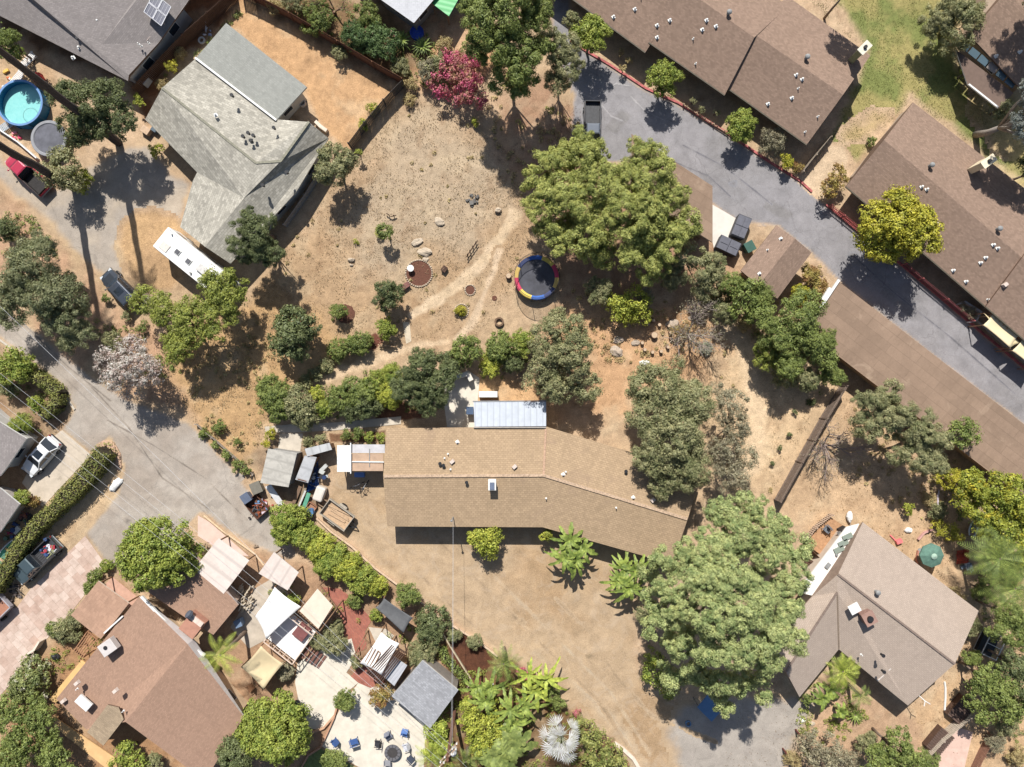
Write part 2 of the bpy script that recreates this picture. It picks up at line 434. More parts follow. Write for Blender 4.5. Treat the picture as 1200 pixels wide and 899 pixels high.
o = grid_mesh('ground', xs, ys, zone_col(X, Y), 0.0, M_SOIL); tag(o, 'tan dry soil of the lots and yards', None, kind='structure')

PATHS = []
def sheet(name, px, c, mt, z, blend=.5, step=.25, jag=.8, c2=None, c2s=.3, label=None, kind='structure', world=None, under=None):
    """ground cover whose rim breaks up into the soil round it"""
    P_ = np.array(world if world is not None else G(px)); x0, y0 = P_.min(0)-1; x1, y1 = P_.max(0)+1
    if name == 'dirt_path': PATHS.append(P_)
    xs = np.arange(x0, x1, step); ys = np.arange(y0, y1, step); X, Y = np.meshgrid(xs, ys)
    s = sdist(X, Y, P_) + (fbm(X, Y, .9, 4)-.5)*jag
    f = np.clip(s/blend, 0, 1)[..., None]; f = f*f*(3-2*f)
    cc = np.empty(X.shape+(3,)); cc[:] = alb(c)
    if c2:
        p = np.clip((fbm(X, Y, c2s, 4)-.42)*5, 0, 1)[..., None]; cc = cc*(1-p)+np.array(alb(c2))*p
    cc = (zone_col(X, Y) if under is None else np.array(alb(under)))*(1-f)+cc*f
    k = (s[:-1, :-1] > 0) | (s[1:, 1:] > 0) | (s[:-1, 1:] > 0) | (s[1:, :-1] > 0)
    o = grid_mesh(name, xs, ys, cc, z, mt, k); tag(o, label, None, kind=kind); return o
def slab(name, px, mt, z, h=.06, label=None):
    """paving with a clean edge"""
    b = MB(); b.prism(G(px), z-h-.05, z); o = b.build(name, mt); tag(o, label, None, kind='structure'); return o

ROAD_L = [(-60,325),(0,357),(60,402),(115,447),(160,472),(205,487),(232,503),(270,545),(300,585),(322,605),(352,650),(340,658),(300,642),(236,602),(222,615),(200,660),(128,668),(100,626),(138,578),(144,548),(128,514),(107,532),(73,503),(87,478),(68,448),(38,424),(0,396),(-60,362)]
sheet('road', ROAD_L, (182,171,158), M_ASPH, .008, .35, .25, .5, (170,157,143), .25)
sheet('driveway', [(-60,180),(0,182),(22,203),(60,222),(110,190),(150,168),(178,170),(200,200),(226,213),(214,262),(196,285),(150,262),(137,290),(150,330),(190,345),(205,360),(160,372),(135,350),(128,330),(100,310),(60,265),(20,235),(0,212),(-60,170)], (176,164,150), M_ASPH, .004, .7, .25, .8, (188,172,152), .3)
sheet('dirt_circle', [(137,290),(141,262),(158,247),(180,243),(205,250),(218,264),(232,300),(222,325),(200,345),(176,345),(150,330)], (205,168,124), M_SOIL, .012, .8, .25, .5, (186,152,114), .3)
sheet('parking_road', [(652,-60),(672,-40),(668,20),(672,50),(714,77),(757,105),(795,122),(850,156),(900,190),(937,213),(951,226),(968,240),(1009,275),(1056,311),(1135,378),(1200,431),(1280,498),(1280,560),(1200,499),(1130,446),(1060,392),(984,331),(951,298),(912,266),(885,262),(866,262),(835,240),(800,200),(745,170),(739,190),(700,190),(668,160),(672,110),(655,70),(645,30)], (152,148,148), M_ASPH2, .008, .3, .25, .3, (147,143,142), .2)
sheet('driveway', [(372,607),(392,560),(402,542),(420,535),(455,535),(640,560),(790,610),(790,655),(765,690),(748,720),(748,780),(765,810),(800,822),(850,815),(930,812),(960,820),(930,870),(900,960),(765,960),(722,871),(640,806),(582,766),(497,706),(455,674),(420,641)], (190,164,132), M_DRIVE, .004, .8, .25, .8, (178,149,115), .15)
sheet('driveway', [(800,822),(850,812),(935,810),(962,822),(935,868),(905,965),(780,965),(790,900),(775,850)], (176,166,154), M_ASPH, .006, 1.2, .25, 1.4, (162,152,142), .3, under=(190,164,132))
sheet('wheel_track', strip([(596,742),(640,775),(690,815),(730,860),(760,940)], [6,12,16,20,22]), (202,188,166), M_DRIVE, .008, 1.8, .25, 1.2, under=(190,164,132))
sheet('lawn', [(936,-60),(1010,60),(1004,84),(988,112),(972,155),(948,182),(962,196),(985,182),(1008,195),(1034,162),(1068,118),(1110,150),(1162,195),(1230,235),(1260,180),(1200,140),(1169,126),(1136,98),(1123,53),(1150,-60)], (132,138,80), M_LAWN, .004, 1.2, .25, 1.4, (170,158,102), .35)
sheet('dirt_patch', [(1000,140),(1020,128),(1042,128),(1050,140),(1030,160),(1008,170),(985,172),(985,150)], (190,165,120), M_SOIL, .008, 1.5, .25, 1.5)
sheet('dirt_patch', [(1125,60),(1150,90),(1130,130),(1165,180),(1200,195),(1200,140),(1150,120)], (186,164,116), M_SOIL, .008, 1.5, .25, 1.5)
sheet('dirt_path', [(937,213),(955,192),(972,166),(990,170),(998,186),(985,213),(968,238),(950,226)], (216,190,158), M_SOIL, .010, .5, .2, .4)
sheet('dirt_path', strip([(606,245),(592,270),(570,300),(545,328),(515,350),(478,372)], [22,17,17,18,17,14]), (221,195,162), M_SOIL, .004, .42, .2, .8, (212,186,152), .6)
sheet('dirt_path', strip([(586,290),(578,320),(565,350),(552,380),(530,405)], [10,12,11,12,14]), (219,192,160), M_SOIL, .006, .35, .2, .6)
sheet('dirt_path', strip([(340,466),(375,445),(410,432),(450,418),(486,405),(530,400)], [12,18,16,14,12,10]), (216,188,154), M_SOIL, .0085, .4, .2, .7)
sheet('dirt_path', strip([(830,360),(865,395),(880,440),(890,500),(880,560)], [20,34,30,30,26]), (222,194,158), M_SOIL, .0105, 1.0, .25, 1.2)
sheet('mulch_bed', [(532,735),(556,748),(582,770),(562,800),(545,796),(524,762)], (104,68,50), M_MULCH, .012, .15, .12, .3, (88,58,44), .9)
sheet('mulch_bed', [(420,400),(440,388),(452,398),(440,412),(420,412)], (120,76,62), M_MULCH, .012, .2, .12, .4)
sheet('mulch_bed', [(385,508),(452,504),(452,518),(385,520)], (128,96,72), M_MULCH, .012, .2, .12, .4)
sheet('mulch_bed', [(440,480),(470,470),(520,478),(500,492),(440,494)], (130,92,70), M_MULCH, .012, .2, .12, .4)
CONC = (206,194,176)
M_CONC = plain(CONC, .9, .12, 1.2, .006, name='concrete')
M_CONC2 = plain((224,214,196), .9, .10, 1.0, .004, name='pale_concrete')
slab('concrete_driveway', [(73,504),(107,533),(50,594),(26,566),(40,540),(58,515)], plain((205,190,170), .9, .14, .8, .004), .03)
slab('concrete_pad', [(835,240),(864,257),(858,276),(850,290),(838,300),(835,284)], plain((226,218,206), .9, .07, .8), .03)
slab('concrete_patio', [(522,446),(548,434),(562,443),(560,470),(556,470),(556,501),(524,501),(520,470)], M_CONC2, .03)
slab('concrete_walk', [(310,500),(345,497),(395,495),(470,488),(470,497),(395,504),(345,507),(312,507)], M_CONC, .05)
slab('concrete_walk', [(328,508),(355,508),(352,529),(326,526)], M_CONC, .03)
slab('concrete_walk', [(476,403),(482,400),(480,377),(472,378)], plain((214,198,172), .9, .12, 1.5), .03)
slab('concrete_patio', [(349,776),(380,760),(412,748),(418,770),(406,788),(420,800),(398,818),(392,838),(376,856),(358,852),(352,830),(346,800)], M_CONC2, .06)
slab('concrete_patio', [(398,832),(420,800),(452,800),(470,818),(504,852),(498,870),(494,960),(425,960),(421,899),(376,874),(384,858)], M_CONC2, .03)
slab('concrete_patio', [(232,604),(246,612),(292,652),(262,648),(232,628)], plain((226,196,180), .9, .08, 1), .05)
slab('concrete_patio', [(298,690),(322,676),(350,710),(330,740),(292,760),(270,735)], plain((196,182,164), .9, .14, 1), .03)
slab('concrete_walk', [(1117,850),(1140,858),(1130,900),(1085,930),(1090,900)], plain((222,188,170), .9, .1, 1.5), .03)
slab('concrete_walk', [(432,735),(452,737),(462,745),(455,752),(440,752)], M_CONC, .03)
slab('kerb_island', [(113,521),(122,516),(134,518),(142,532),(143,548),(138,552),(136,540),(128,526),(116,526)], plain((206,170,142), .9, .14, 3), .10)
def brickmat(c1, c2, w_, h_, mort, name, rot=0.0):
    mt, t, bs = node_mat(name)
    mp = N(t, 'ShaderNodeMapping'); mp.inputs['Rotation'].default_value = (0, 0, rot); t.links.new(wpos(t), mp.inputs[0])
    br = N(t, 'ShaderNodeTexBrick'); t.links.new(mp.outputs[0], br.inputs['Vector']); br.inputs['Scale'].default_value = 1
    br.inputs['Brick Width'].default_value = w_; br.inputs['Row Height'].default_value = h_; br.inputs['Mortar Size'].default_value = .012
    br.inputs['Color1'].default_value = (*alb(c1), 1); br.inputs['Color2'].default_value = (*alb(c2), 1); br.inputs['Mortar'].default_value = (*alb(mort), 1)
    n1 = noise(t, 1.3, 5, .7, wpos(t)); c = mixc(t, br.outputs['Color'], (.72, .70, .68), ramp(t, n1, .4, .7), 'MULTIPLY')
    t.links.new(c, bs.inputs['Base Color']); bs.inputs['Roughness'].default_value = .9; bump(t, bs, br.outputs['Fac'], -.4, .01); return mt
slab('paved_drive', [(100,628),(124,662),(116,676),(83,718),(52,752),(40,770),(14,800),(-60,880),(-60,760),(-20,720),(20,712),(36,690)], brickmat((222,200,184), (200,170,152), .95, .75, (176,152,134), 'stone_paving', .85), .03)
M_BRICK = brickmat((190,112,92), (168,96,82), .3, .12, (150,120,100), 'red_brick_paving', .9)
slab('brick_patio', [(376,688),(398,690),(412,700),(436,726),(428,740),(430,760),(410,768),(404,750),(398,715)], M_BRICK, .04)
slab('brick_patio', [(405,800),(420,782),(438,782),(452,800),(434,806),(420,800)], M_BRICK, .05)
slab('brick_path', [(60,818),(98,772),(106,778),(68,822)], plain((226,186,126), .9, .1, 1), .35)
slab('brick_path', [(56,842),(62,836),(136,886),(140,900),(128,900)], plain((226,184,130), .9, .1, 1.2), .30)
slab('brick_patio', [(118,690),(132,676),(168,705),(152,712)], plain((206,164,142), .9, .1, 2), .05)
sheet('artificial_turf', [(345,905),(362,884),(376,876),(398,886),(424,903),(424,960),(345,960)], (120,134,84), M_LAWN, .034, .1, .15, .1)
# patched and sealed spots of the roads, tyre marks of the drive
for p in ([(706,150),(728,128),(742,136),(722,158)], [(900,232),(930,250),(921,262),(893,243)], [(1040,330),(1078,362),(1066,374),(1030,344)]): sheet('road_patch', p, (138,134,132), M_ASPH2, .013, .15, .15, .2, under=(149,145,145))
for i, p in enumerate(([(692,120),(706,106),(722,98),(740,101)], [(690,112),(704,122),(716,136),(730,142)], [(738,112),(756,130),(780,142)], [(800,170),(850,196),(905,240)], [(1000,300),(1050,345),(1110,392),(1190,462)], [(760,168),(790,190),(830,206),(862,236)])): sheet('crack_seal', strip(p, 1.6), (176,172,170) if i < 3 else (112,110,114), M_ASPH2, .014+.001*i, .05, .07, .12, under=(149,145,145))
for i, p in enumerate(([(95,440),(150,500),(190,560),(250,600)], [(125,492),(180,522),(240,560),(290,610)], [(20,372),(80,430),(130,470)])): sheet('crack_seal', strip(p, 1.3), (128,118,108), M_ASPH, .013+.001*i, .05, .07, .15, under=(176,164,150))
for i, p in enumerate(([(470,585),(520,640),(580,700),(640,760),(700,820),(745,890)], [(488,580),(538,634),(598,694),(656,752),(716,812),(762,884)], [(650,700),(690,740),(720,790),(765,840),(840,870)], [(420,600),(470,650),(530,712),(596,768)])): sheet('tyre_marks', strip(p, 3.2), (160,138,112) if i != 1 else (196,178,152), M_DRIVE, .010+.001*i, .3, .12, .45, under=(190,164,132))
for i, (a, b_, r_) in enumerate(((612,728,6),(646,742,5),(560,640,5),(690,770,8),(455,590,6),(520,700,5),(70,560,4),(88,548,3),(150,610,6),(280,560,5),(1000,300,5),(860,215,5))): sheet('oil_stain', [(a+r_*math.cos(t)*(1+.3*math.sin(3*t+i)), b_+.8*r_*math.sin(t)) for t in [k*PI/6 for k in range(12)]], (150,130,104) if a > 400 and b_ > 500 else (118,110,102), M_DRIVE if a > 400 and b_ > 500 else M_ASPH, .031 if a < 100 else .0165, .5, .12, .5, under=(190,164,132) if a > 400 and b_ > 500 else ((146,144,146) if a > 600 else ((205,190,170) if a < 100 else (176,164,150))))
# painted lines and kerbs of the parking road
M_RED = plain((190,108,104), .85, .38, 2.2); M_WHITE = plain((236,232,226), .8, .1, 4)
def kerb(pts, wd, h, mt, label, name='kerb'):
    P_ = [W(a, b) for a, b in pts]; b_ = MB()
    for i in range(len(P_)-1):
        p, q = P_[i].copy(), P_[i+1].copy(); p.z = q.z = h/2-.03
        b_.beam(p, q, wd, h+.06)
    o = b_.build(name, mt); tag(o, label, None, kind='structure'); return o
kerb([(668,48),(690,62),(714,76),(757,104),(795,121),(850,155),(900,189),(937,212),(951,225)], .22, .14, M_RED, 'red painted kerb along the upper side of the parking road')
kerb([(968,240),(1009,274),(1056,310),(1135,377),(1200,431)], .22, .14, M_RED, 'red painted kerb by the fenced patios')
kerb([(1135,378),(1140,372),(1200,424)], .16, .12, M_CONC, 'concrete kerb beside the garages')
kerb([(0,398),(38,426),(68,450),(88,480)], .2, .12, M_CONC, 'pale kerb along the road below the hedge')
# ---------------------------------------------------------------- grass, straw and litter nobody could count
def scatter_blades(name, polys, n, hmin, hmax, wd, mt, label, dens=None, lean=.9, z0=0.0):
    V = []
    for P0 in polys:
        P_ = np.array(G(P0)); x0, y0 = P_.min(0); x1, y1 = P_.max(0); k = int(n*((x1-x0)*(y1-y0)))
        x = RNG.uniform(x0, x1, k); y = RNG.uniform(y0, y1, k)
        ok = (sdist(x, y, P_) > .1) & (fbm(x, y, .9, 4) > .47 + RNG.normal(0, .06, k)); x = x[ok]; y = y[ok]
        for q_ in PATHS: kk = sdist(x, y, q_) < -.05+RNG.normal(0, .15, len(x)); x = x[kk]; y = y[kk]
        V.append(np.stack([x, y], 1))
    p = np.concatenate(V); k = len(p); a = RNG.uniform(0, 2*PI, k); h = RNG.uniform(hmin, hmax, k); l = RNG.uniform(.2, lean, k)*h
    d = np.stack([np.cos(a), np.sin(a)], 1); q = np.stack([-d[:, 1], d[:, 0]], 1)*wd/2
    b0 = np.concatenate([p-q, np.full((k, 1), z0)], 1); b1 = np.concatenate([p+q, np.full((k, 1), z0)], 1)
    tp = np.concatenate([p+d*l[:, None], (z0+h)[:, None]], 1)
    o = quads_obj(name, np.stack([b0, b1, tp], 1), mt, n=3); tag(o, label, None, kind='stuff'); return o
LOT = [(480,110),(540,135),(600,180),(628,250),(640,300),(600,345),(560,400),(470,420),(350,420),(310,440),(240,500),(290,350),(340,280),(400,205)]
scatter_blades('dry_grass', [LOT, [(720,380),(860,340),(980,440),(905,580),(860,580),(760,430)], [(215,440),(330,440),(320,510),(290,540),(225,495)]], 26, .06, .22, .07, foliage((206,184,146), (176,150,112), .9, .1), 'straw coloured dry grass over the open lot')
scatter_blades('weeds', [[(140,370),(230,400),(240,460),(120,400)], [(985,460),(1200,640),(1150,700),(905,588)], [(560,440),(720,400),(720,480),(650,500)], [(1064,826),(1147,716),(1200,800),(1200,899),(1080,899)]], 10, .05, .2, .07, foliage((178,146,96), (150,120,80), .75, .1), 'sparse brown weeds and litter on the bare yards')
scatter_blades('lawn_grass', [[(936,-10),(1010,60),(1000,88),(960,186),(1000,190),(1068,118),(1162,195),(1200,212),(1200,140),(1123,53),(1150,-10)]], 60, .05, .12, .06, foliage((124,140,70), (150,150,84), .85, .2), 'short green and yellow lawn grass between the apartment rows')
# ================================================================ TREES AND PLANTS
FOL = {
 'limeolive': foliage((148,160,78), (112,128,58)), 'olive': foliage((150,154,112), (112,122,80)), 'pepper': foliage((166,176,100), (128,142,74)), 'dark': foliage((110,122,80), (84,98,62)),
 'mid': foliage((128,144,78), (98,116,60)), 'bright': foliage((148,162,76), (112,136,58)), 'yellow': foliage((186,180,66), (134,142,56)),
 'pine': foliage((166,180,120), (120,142,88)), 'grey': foliage((152,152,124), (124,120,98)), 'conifer': foliage((138,146,108), (104,116,80)),
 'flower': foliage((150,158,90), (110,124,66), dead=(206,84,120), deadf=.01), 'lime': foliage((170,180,78), (132,148,58)),
 'rust': foliage((164,150,84), (150,104,70)), 'blue': foliage((146,156,150), (110,124,120)), 'oleander': foliage((96,120,70), (74,100,60), dead=(200,60,110), deadf=-.02),
 'whiteflower': foliage((130,142,86), (96,112,66), dead=(232,226,206), deadf=.06), 'hedge': foliage((134,140,76), (104,116,60), dead=(166,124,84), deadf=-.02),
 'dry': foliage((190,168,120), (150,130,92)), 'pinkdry': foliage((206,184,176), (176,150,140)), 'yellowbloom': foliage((150,160,64), (112,130,52), dead=(206,190,66), deadf=.08),
 'silver': foliage((232,236,226), (196,202,186), .9, .15), 'pink': foliage((232,92,128), (180,150,110), 1.1), 'banana': foliage((150,172,84), (108,132,60), 1.0, dead=(178,160,96), deadf=-.01),
 'palm': foliage((142,162,84), (104,126,66), 1.1, dead=(176,150,100), deadf=.0), 'limepalm': foliage((182,200,90), (140,164,66), 1.0), 'agave': foliage((150,160,140), (120,132,112)),
}
BARK = plain((150,130,112), .9, .25, 5, .03, k=.8, name='bark'); BARKG = plain((176,164,152), .9, .25, 5, .03, k=.8, name='grey_bark')
TWIG = plain((176,160,146), .9, .2, 5, 0, k=.9, name='twigs'); PALMB = plain((140,120,104), .95, .35, 9, .05, k=.8, name='palm_bark')

def unit(a): return a/np.maximum(np.linalg.norm(a, axis=-1, keepdims=True), 1e-6)
def leaf_quads(cen, nrm, L, asp, droop=0.0):
    """rhombic leaves; nrm is the way each leaf faces"""
    k = len(cen); t = RNG.normal(size=(k, 3)); t[:, 2] -= droop; t = unit(t - nrm*(t*nrm).sum(1, keepdims=True)); s = np.cross(nrm, t)
    L = L*RNG.uniform(.65, 1.35, (k, 1)); w = L*asp
    return np.stack([cen-t*L/2, cen+s*w/2+t*L*.05, cen+t*L/2, cen-s*w/2+t*L*.05], 1)
STY = {  # leaf length, aspect, clump radius, droop, layers of leaf area, clump flatness, opening
 'broad': (.22, .58, .50, .2, 2.0, .8, .20), 'fine': (.21, .38, .60, .7, 2.3, .85, .24), 'pepper': (.27, .24, .80, 1.3, 2.8, .9, .24),
 'tuft': (.22, .34, .80, .0, 3.4, .95, .14), 'dense': (.17, .6, .28, .2, 2.3, .9, .02), 'loose': (.21, .42, .46, .4, 1.5, .9, .34),
 'big': (.42, .50, .55, .3, 2.2, .8, .14), 'conifer': (.26, .24, .6, .2, 2.8, .75, .22)}
def crown_leaves(lobes, style, lai=1.0, open_=None, keepunder=.35):
    L, asp, rc, droop, A, flat, op = STY[style]
    if open_ is not None: op = open_
    out = []
    for li, (c, r, fz) in enumerate(lobes):
        rcl = min(rc, max(.12, r*.38)); Ll = min(L, max(.11, r*.2))
        area = 4*PI*r*r*.62; nc = max(8, int(area/(rcl*rcl*(2.3 if style in ('tuft', 'pepper') else 1.6))))
        d = unit(RNG.normal(size=(nc, 3))); d[:, 2] = np.where(d[:, 2] < -keepunder, -d[:, 2]*.8, d[:, 2]); d = unit(d)
        rad = r*RNG.uniform(.62, 1.12, (nc, 1))*(1+.22*(fbm(d[:, 0]*r+c[0], d[:, 1]*r+c[1], .8, 2)-.5))[:, None]*1.0
        q = np.array(c)+d*rad*np.array([1, 1, fz])
        ok = RNG.random(nc) > op
        for lj, (c2, r2, f2) in enumerate(lobes):
            if lj == li: continue
            e = (q-np.array(c2))/np.array([1, 1, f2]); ok &= np.linalg.norm(e, axis=1) > r2*.62
        ok &= q[:, 2] > .12
        q = q[ok]; d = d[ok]
        if not len(q): continue
        per = max(10, int(A*lai*area/max(1, nc)/(Ll*Ll*asp*.5)))
        cs = rcl*RNG.uniform(.6, 1.3, (len(q), 1, 1))
        off = unit(RNG.normal(size=(len(q), per, 3)))*RNG.uniform(.15, 1, (len(q), per, 1))**.42
        off[..., 2] *= flat
        pos = (q[:, None, :]+off*cs).reshape(-1, 3)
        if style in ('needles',):
            dr = unit(off.reshape(-1, 3)+np.array([0, 0, .25])+RNG.normal(0, .25, (len(pos), 3)))   # needles point out of the tuft
            k = len(pos); Lx = Ll*RNG.uniform(.7, 1.3, (k, 1)); s = unit(np.cross(dr, RNG.normal(size=(k, 3))))*Lx*asp*.5
            out.append(np.stack([pos-dr*Lx/2, pos+s, pos+dr*Lx/2, pos-s], 1))
        else:
            nr = unit(unit(off.reshape(-1, 3))*1.0+np.repeat(d, per, 0)*.25+np.array([-.05, .15, .25])+RNG.normal(0, .45, (len(pos), 3)))
            out.append(leaf_quads(pos, nr, Ll, asp, droop))
    return np.concatenate(out)
def trunk_mb(base, lobes, r0, lean=0.1, rnd=random):
    b = MB(); base = Vector(base); top = Vector(lobes[0][0]); H_ = max(.3, top.z-base.z)
    fork = base + (Vector((top.x, top.y, 0))-Vector((base.x, base.y, 0)))*.4 + Vector((rnd.uniform(-.1, .1), rnd.uniform(-.1, .1), H_*.45))
    b.tube([base-Vector((0, 0, .1)), base+(fork-base)*.5+Vector((rnd.uniform(-1, 1)*lean, rnd.uniform(-1, 1)*lean, 0)), fork], [r0*1.25, r0, r0*.8], 9)
    for c, r, fz in lobes[:14]:
        e = Vector(c)+Vector((0, 0, -r*fz*.1)); mid = fork.lerp(e, .5)+Vector((rnd.uniform(-.25, .25)*r, rnd.uniform(-.25, .25)*r, -.08*r))
        b.tube([fork, mid, e], [r0*.55, r0*.34, r0*.14], 6)
        for q in range(3 if r > .9 else 1):
            f = e+Vector((rnd.uniform(-1, 1), rnd.uniform(-1, 1), rnd.uniform(.1, .8)))*r*.7
            b.tube([mid.lerp(e, .6), f], [r0*.16, r0*.05], 4, cap=False)
    return b
def auto_lobes(c, R_, fz, n, spread=.55, rr=(.30, .60), seed=0):
    rn = random.Random(seed); L = [(tuple(c), R_*.54, fz)]
    a0 = rn.uniform(0, 6.28)
    for i in range(n):
        a = a0+2*PI*i/n+rn.uniform(-.5, .5); r = R_*rn.uniform(*rr); d = (R_-r)*rn.uniform(.78, 1.22)
        L.append(((c[0]+d*math.cos(a), c[1]+d*math.sin(a), c[2]+R_*fz*rn.uniform(-.55, .3)), r, fz))
    for i in range(max(1, n//3)):
        a = rn.uniform(0, 6.28); d = R_*rn.uniform(.1, .4); r = R_*rn.uniform(.35, .5)
        L.append(((c[0]+d*math.cos(a), c[1]+d*math.sin(a), c[2]+R_*fz*rn.uniform(.25, .5)), r, fz))
    return L
TREES = []
def tree(name, px, py, rp, h, fol, style, label, cat='tree', group=None, fz=.75, n=7, lobes=None, bark=None, base=None, lai=1.0, op=None, tr=None):
    """px, py, rp: middle and half width of the crown as the photo shows them; h: top of the tree in metres;
    lobes: extra (px, py, rp, z) crowns of the same tree"""
    seed = int(px*7+py*13)
    if lobes:
        L = []
        for a, b_, r_, z_ in lobes:
            r = m(r_)*(1-z_/CAM_H); c = W(a, b_, z_)
            if r > 1.5: L += auto_lobes(c, r, fz, 5 if r > 2.4 else 4, seed=seed+int(a))
            else: L.append((tuple(c), r, fz))
        z0 = lobes[0][3]
    else:
        z0 = h; r = m(rp)
        for _ in range(3): z0 = h-r*fz*.95; z0 = max(z0, r*fz*.55, .15); r = m(rp)*(1-z0/CAM_H)
        c = W(px, py, z0)
        L = [(tuple(c), r, fz)] if n == 0 else auto_lobes(c, r, fz, n, seed=seed)
    cc = L[0][0]; bs = Vector((cc[0], cc[1], 0)) if base is None else W(*base)
    root = empty(name, bs, label, cat, group)
    rn = random.Random(seed); r0 = tr or max(.04, min(.38, L[0][1]*.085+.03))
    trunk_mb(bs, L, r0, .12, rn).build('trunk', bark or BARK, root, smooth=True)
    quads_obj('crown', crown_leaves(L, style, lai, op), FOL[fol], root)
    TREES.append(root); return root
def bare_tree(name, px, py, rp, h, label, cat='tree', col=None, dens=1.0, group=None, base=None, leaves=None):
    rn = random.Random(int(px+py*3)); z0 = h*.6; r = m(rp)*(1-z0/CAM_H); c = W(px, py, z0) if base is None else W(*base)
    base_ = Vector((c.x, c.y, 0)); root = empty(name, base_, label, cat, group); b = MB(); tips = []
    def br(p, d, L, rad, lev):
        pts = [p]; dd = d.copy()
        for i in range(3):
            dd = (dd+Vector((rn.uniform(-.3, .3), rn.uniform(-.3, .3), rn.uniform(-.12, .2)))).normalized(); pts.append(pts[-1]+dd*L/3)
        b.tube(pts, [rad, rad*.85, rad*.7, rad*.5], 6 if lev < 2 else 4, cap=False)
        if lev >= 4: tips.append(pts[-1]); return
        for i in range(int((3.6 if lev < 3 else 3.2)*dens+rn.random())):
            q = pts[rn.choice([1, 2, 3, 3])]; nd = (dd+Vector((rn.uniform(-1, 1), rn.uniform(-1, 1), rn.uniform(-.25, .5)))*.85).normalized()
            br(q, nd, L*rn.uniform(.55, .8), rad*.5, lev+1)
    for i in range(4):
        a = i*1.57+rn.uniform(-.4, .4); br(base_+Vector((0, 0, .1)), Vector((math.cos(a)*.75, math.sin(a)*.75, .8)).normalized(), r*.62, max(.05, r*.035), 1)
    b.tube([base_-Vector((0, 0, .1)), base_+Vector((0, 0, .45))], [max(.09, r*.06), max(.06, r*.045)], 8)
    b.build('trunk', col or TWIG, root)
    if leaves:
        t = np.array([tuple(p) for p in tips]); k = leaves[1]; pos = np.repeat(t, k, 0)+RNG.normal(0, .18, (len(t)*k, 3))
        quads_obj('crown', leaf_quads(pos, unit(RNG.normal(size=pos.shape)+np.array([0, 0, .8])), .17, .35), FOL[leaves[0]], root)
    return root
def frond(V, base, ang, L, rise, droop, wd, nl=16, sway=0, gap=1.0, tilt=.35):
    """feather frond: leaflets on both sides of an arching midrib"""
    p = np.array(base, float); d = np.array([math.cos(ang), math.sin(ang), 0.0]); s = np.array([-d[1], d[0], 0.0])
    for i in range(nl):
        t0 = (i+.6)/nl; q = p+d*L*t0*(1-.12*t0)+np.array([0, 0, rise*math.sin(t0*2.0)-droop*t0*t0])+s*sway*t0*t0
        t1 = min(1, t0+.5/nl*gap); q2 = p+d*L*t1*(1-.12*t1)+np.array([0, 0, rise*math.sin(t1*2.0)-droop*t1*t1])+s*sway*t1*t1
        wl = wd*math.sin(PI*min(.97, .12+t0*.86))**.7
        for sg in (-1, 1):
            tip = q+(s*sg*.85+d*.55)*wl+np.array([0, 0, -tilt*wl])
            V.append([q, q2, tip+(q2-q)*.25, tip])
def palm(px, py, rp, h, fol, label, nf=18, wd=.45, droop=.9, group=None, name='palm', tr=.16, trunk_base=None, bark=None, cat='palm', rise=.5, nl=16, top=None):
    r = m(rp)*(1-h/CAM_H); c = W(px, py, h) if top is None else Vector(top); base = Vector((c.x, c.y, 0)) if trunk_base is None else W(*trunk_base)
    root = empty(name, base, label, cat, group); b = MB(); n = max(3, int(h/1.0))
    pts = [base.lerp(c, i/n)+Vector((math.sin(i*1.3)*.04, math.cos(i)*.04, 0)) for i in range(n+1)]; pts[0].z = -.1
    b.tube(pts, [tr*(1.25-.5*i/n)*(1+.12*(i % 2)) for i in range(n+1)], 9); b.build('trunk', bark or PALMB, root)
    rn = random.Random(int(px+py)); V = []
    for i in range(nf):
        a = 2*PI*i*.618+rn.uniform(-.15, .15); lay = i/nf
        frond(V, tuple(c), a, r*(1.05-.25*(1-lay))*rn.uniform(.85, 1.1), rise*(1.3-lay)*1.1, droop*lay*1.2*rn.uniform(.7, 1.2), wd, nl, rn.uniform(-.3, .3))
    quads_obj('crown', np.array(V), FOL[fol], root); return root
def banana(px, py, rp, h, fol, label, stems=3, cat='plant', group=None, name='banana_plant', nl=10, wd=.23):
    r = m(rp)*(1-h/CAM_H); c = W(px, py, h*.8); root = empty(name, Vector((c.x, c.y, 0)), label, cat, group); rn = random.Random(int(px*3+py)); b = MB(); V = []
    for s_ in range(stems):
        a = 2*PI*s_/stems+rn.uniform(0, 1); o_ = r*.38*(0 if stems == 1 else 1); st = Vector((c.x+math.cos(a)*o_, c.y+math.sin(a)*o_, 0)); hh = h*rn.uniform(.65, .85)
        b.tube([st, st+Vector((0, 0, hh*.6)), st+Vector((0, 0, hh))], [.12, .1, .06], 7)
        for i in range(nl):
            g = 2*PI*i/nl+rn.uniform(-.3, .3); d = np.array([math.cos(g), math.sin(g), 0]); sd_ = np.array([-d[1], d[0], 0]); L = r*rn.uniform(.4, .95); p = np.array([st.x, st.y, hh])
            pr = None; up = rn.uniform(.25, .6)
            for j in range(12):
                t = j/11; q = p+d*L*t+np.array([0, 0, up*math.sin(t*2.4)-.5*t*t*L*.6]); w_ = wd*math.sin(PI*min(.98, .06+.92*t))**.6*rn.uniform(.5, 1.1)
                row = (q-sd_*w_+np.array([0, 0, .12*w_]), q, q+sd_*w_+np.array([0, 0, .12*w_]))
                if pr is not None: V.append([pr[0], pr[1], row[1], row[0]]); V.append([pr[1], pr[2], row[2], row[1]])
                pr = row
    b.build('stem', plain((150,150,96), .8, .2, 6), root); quads_obj('leaves', np.array(V), FOL[fol], root); return root
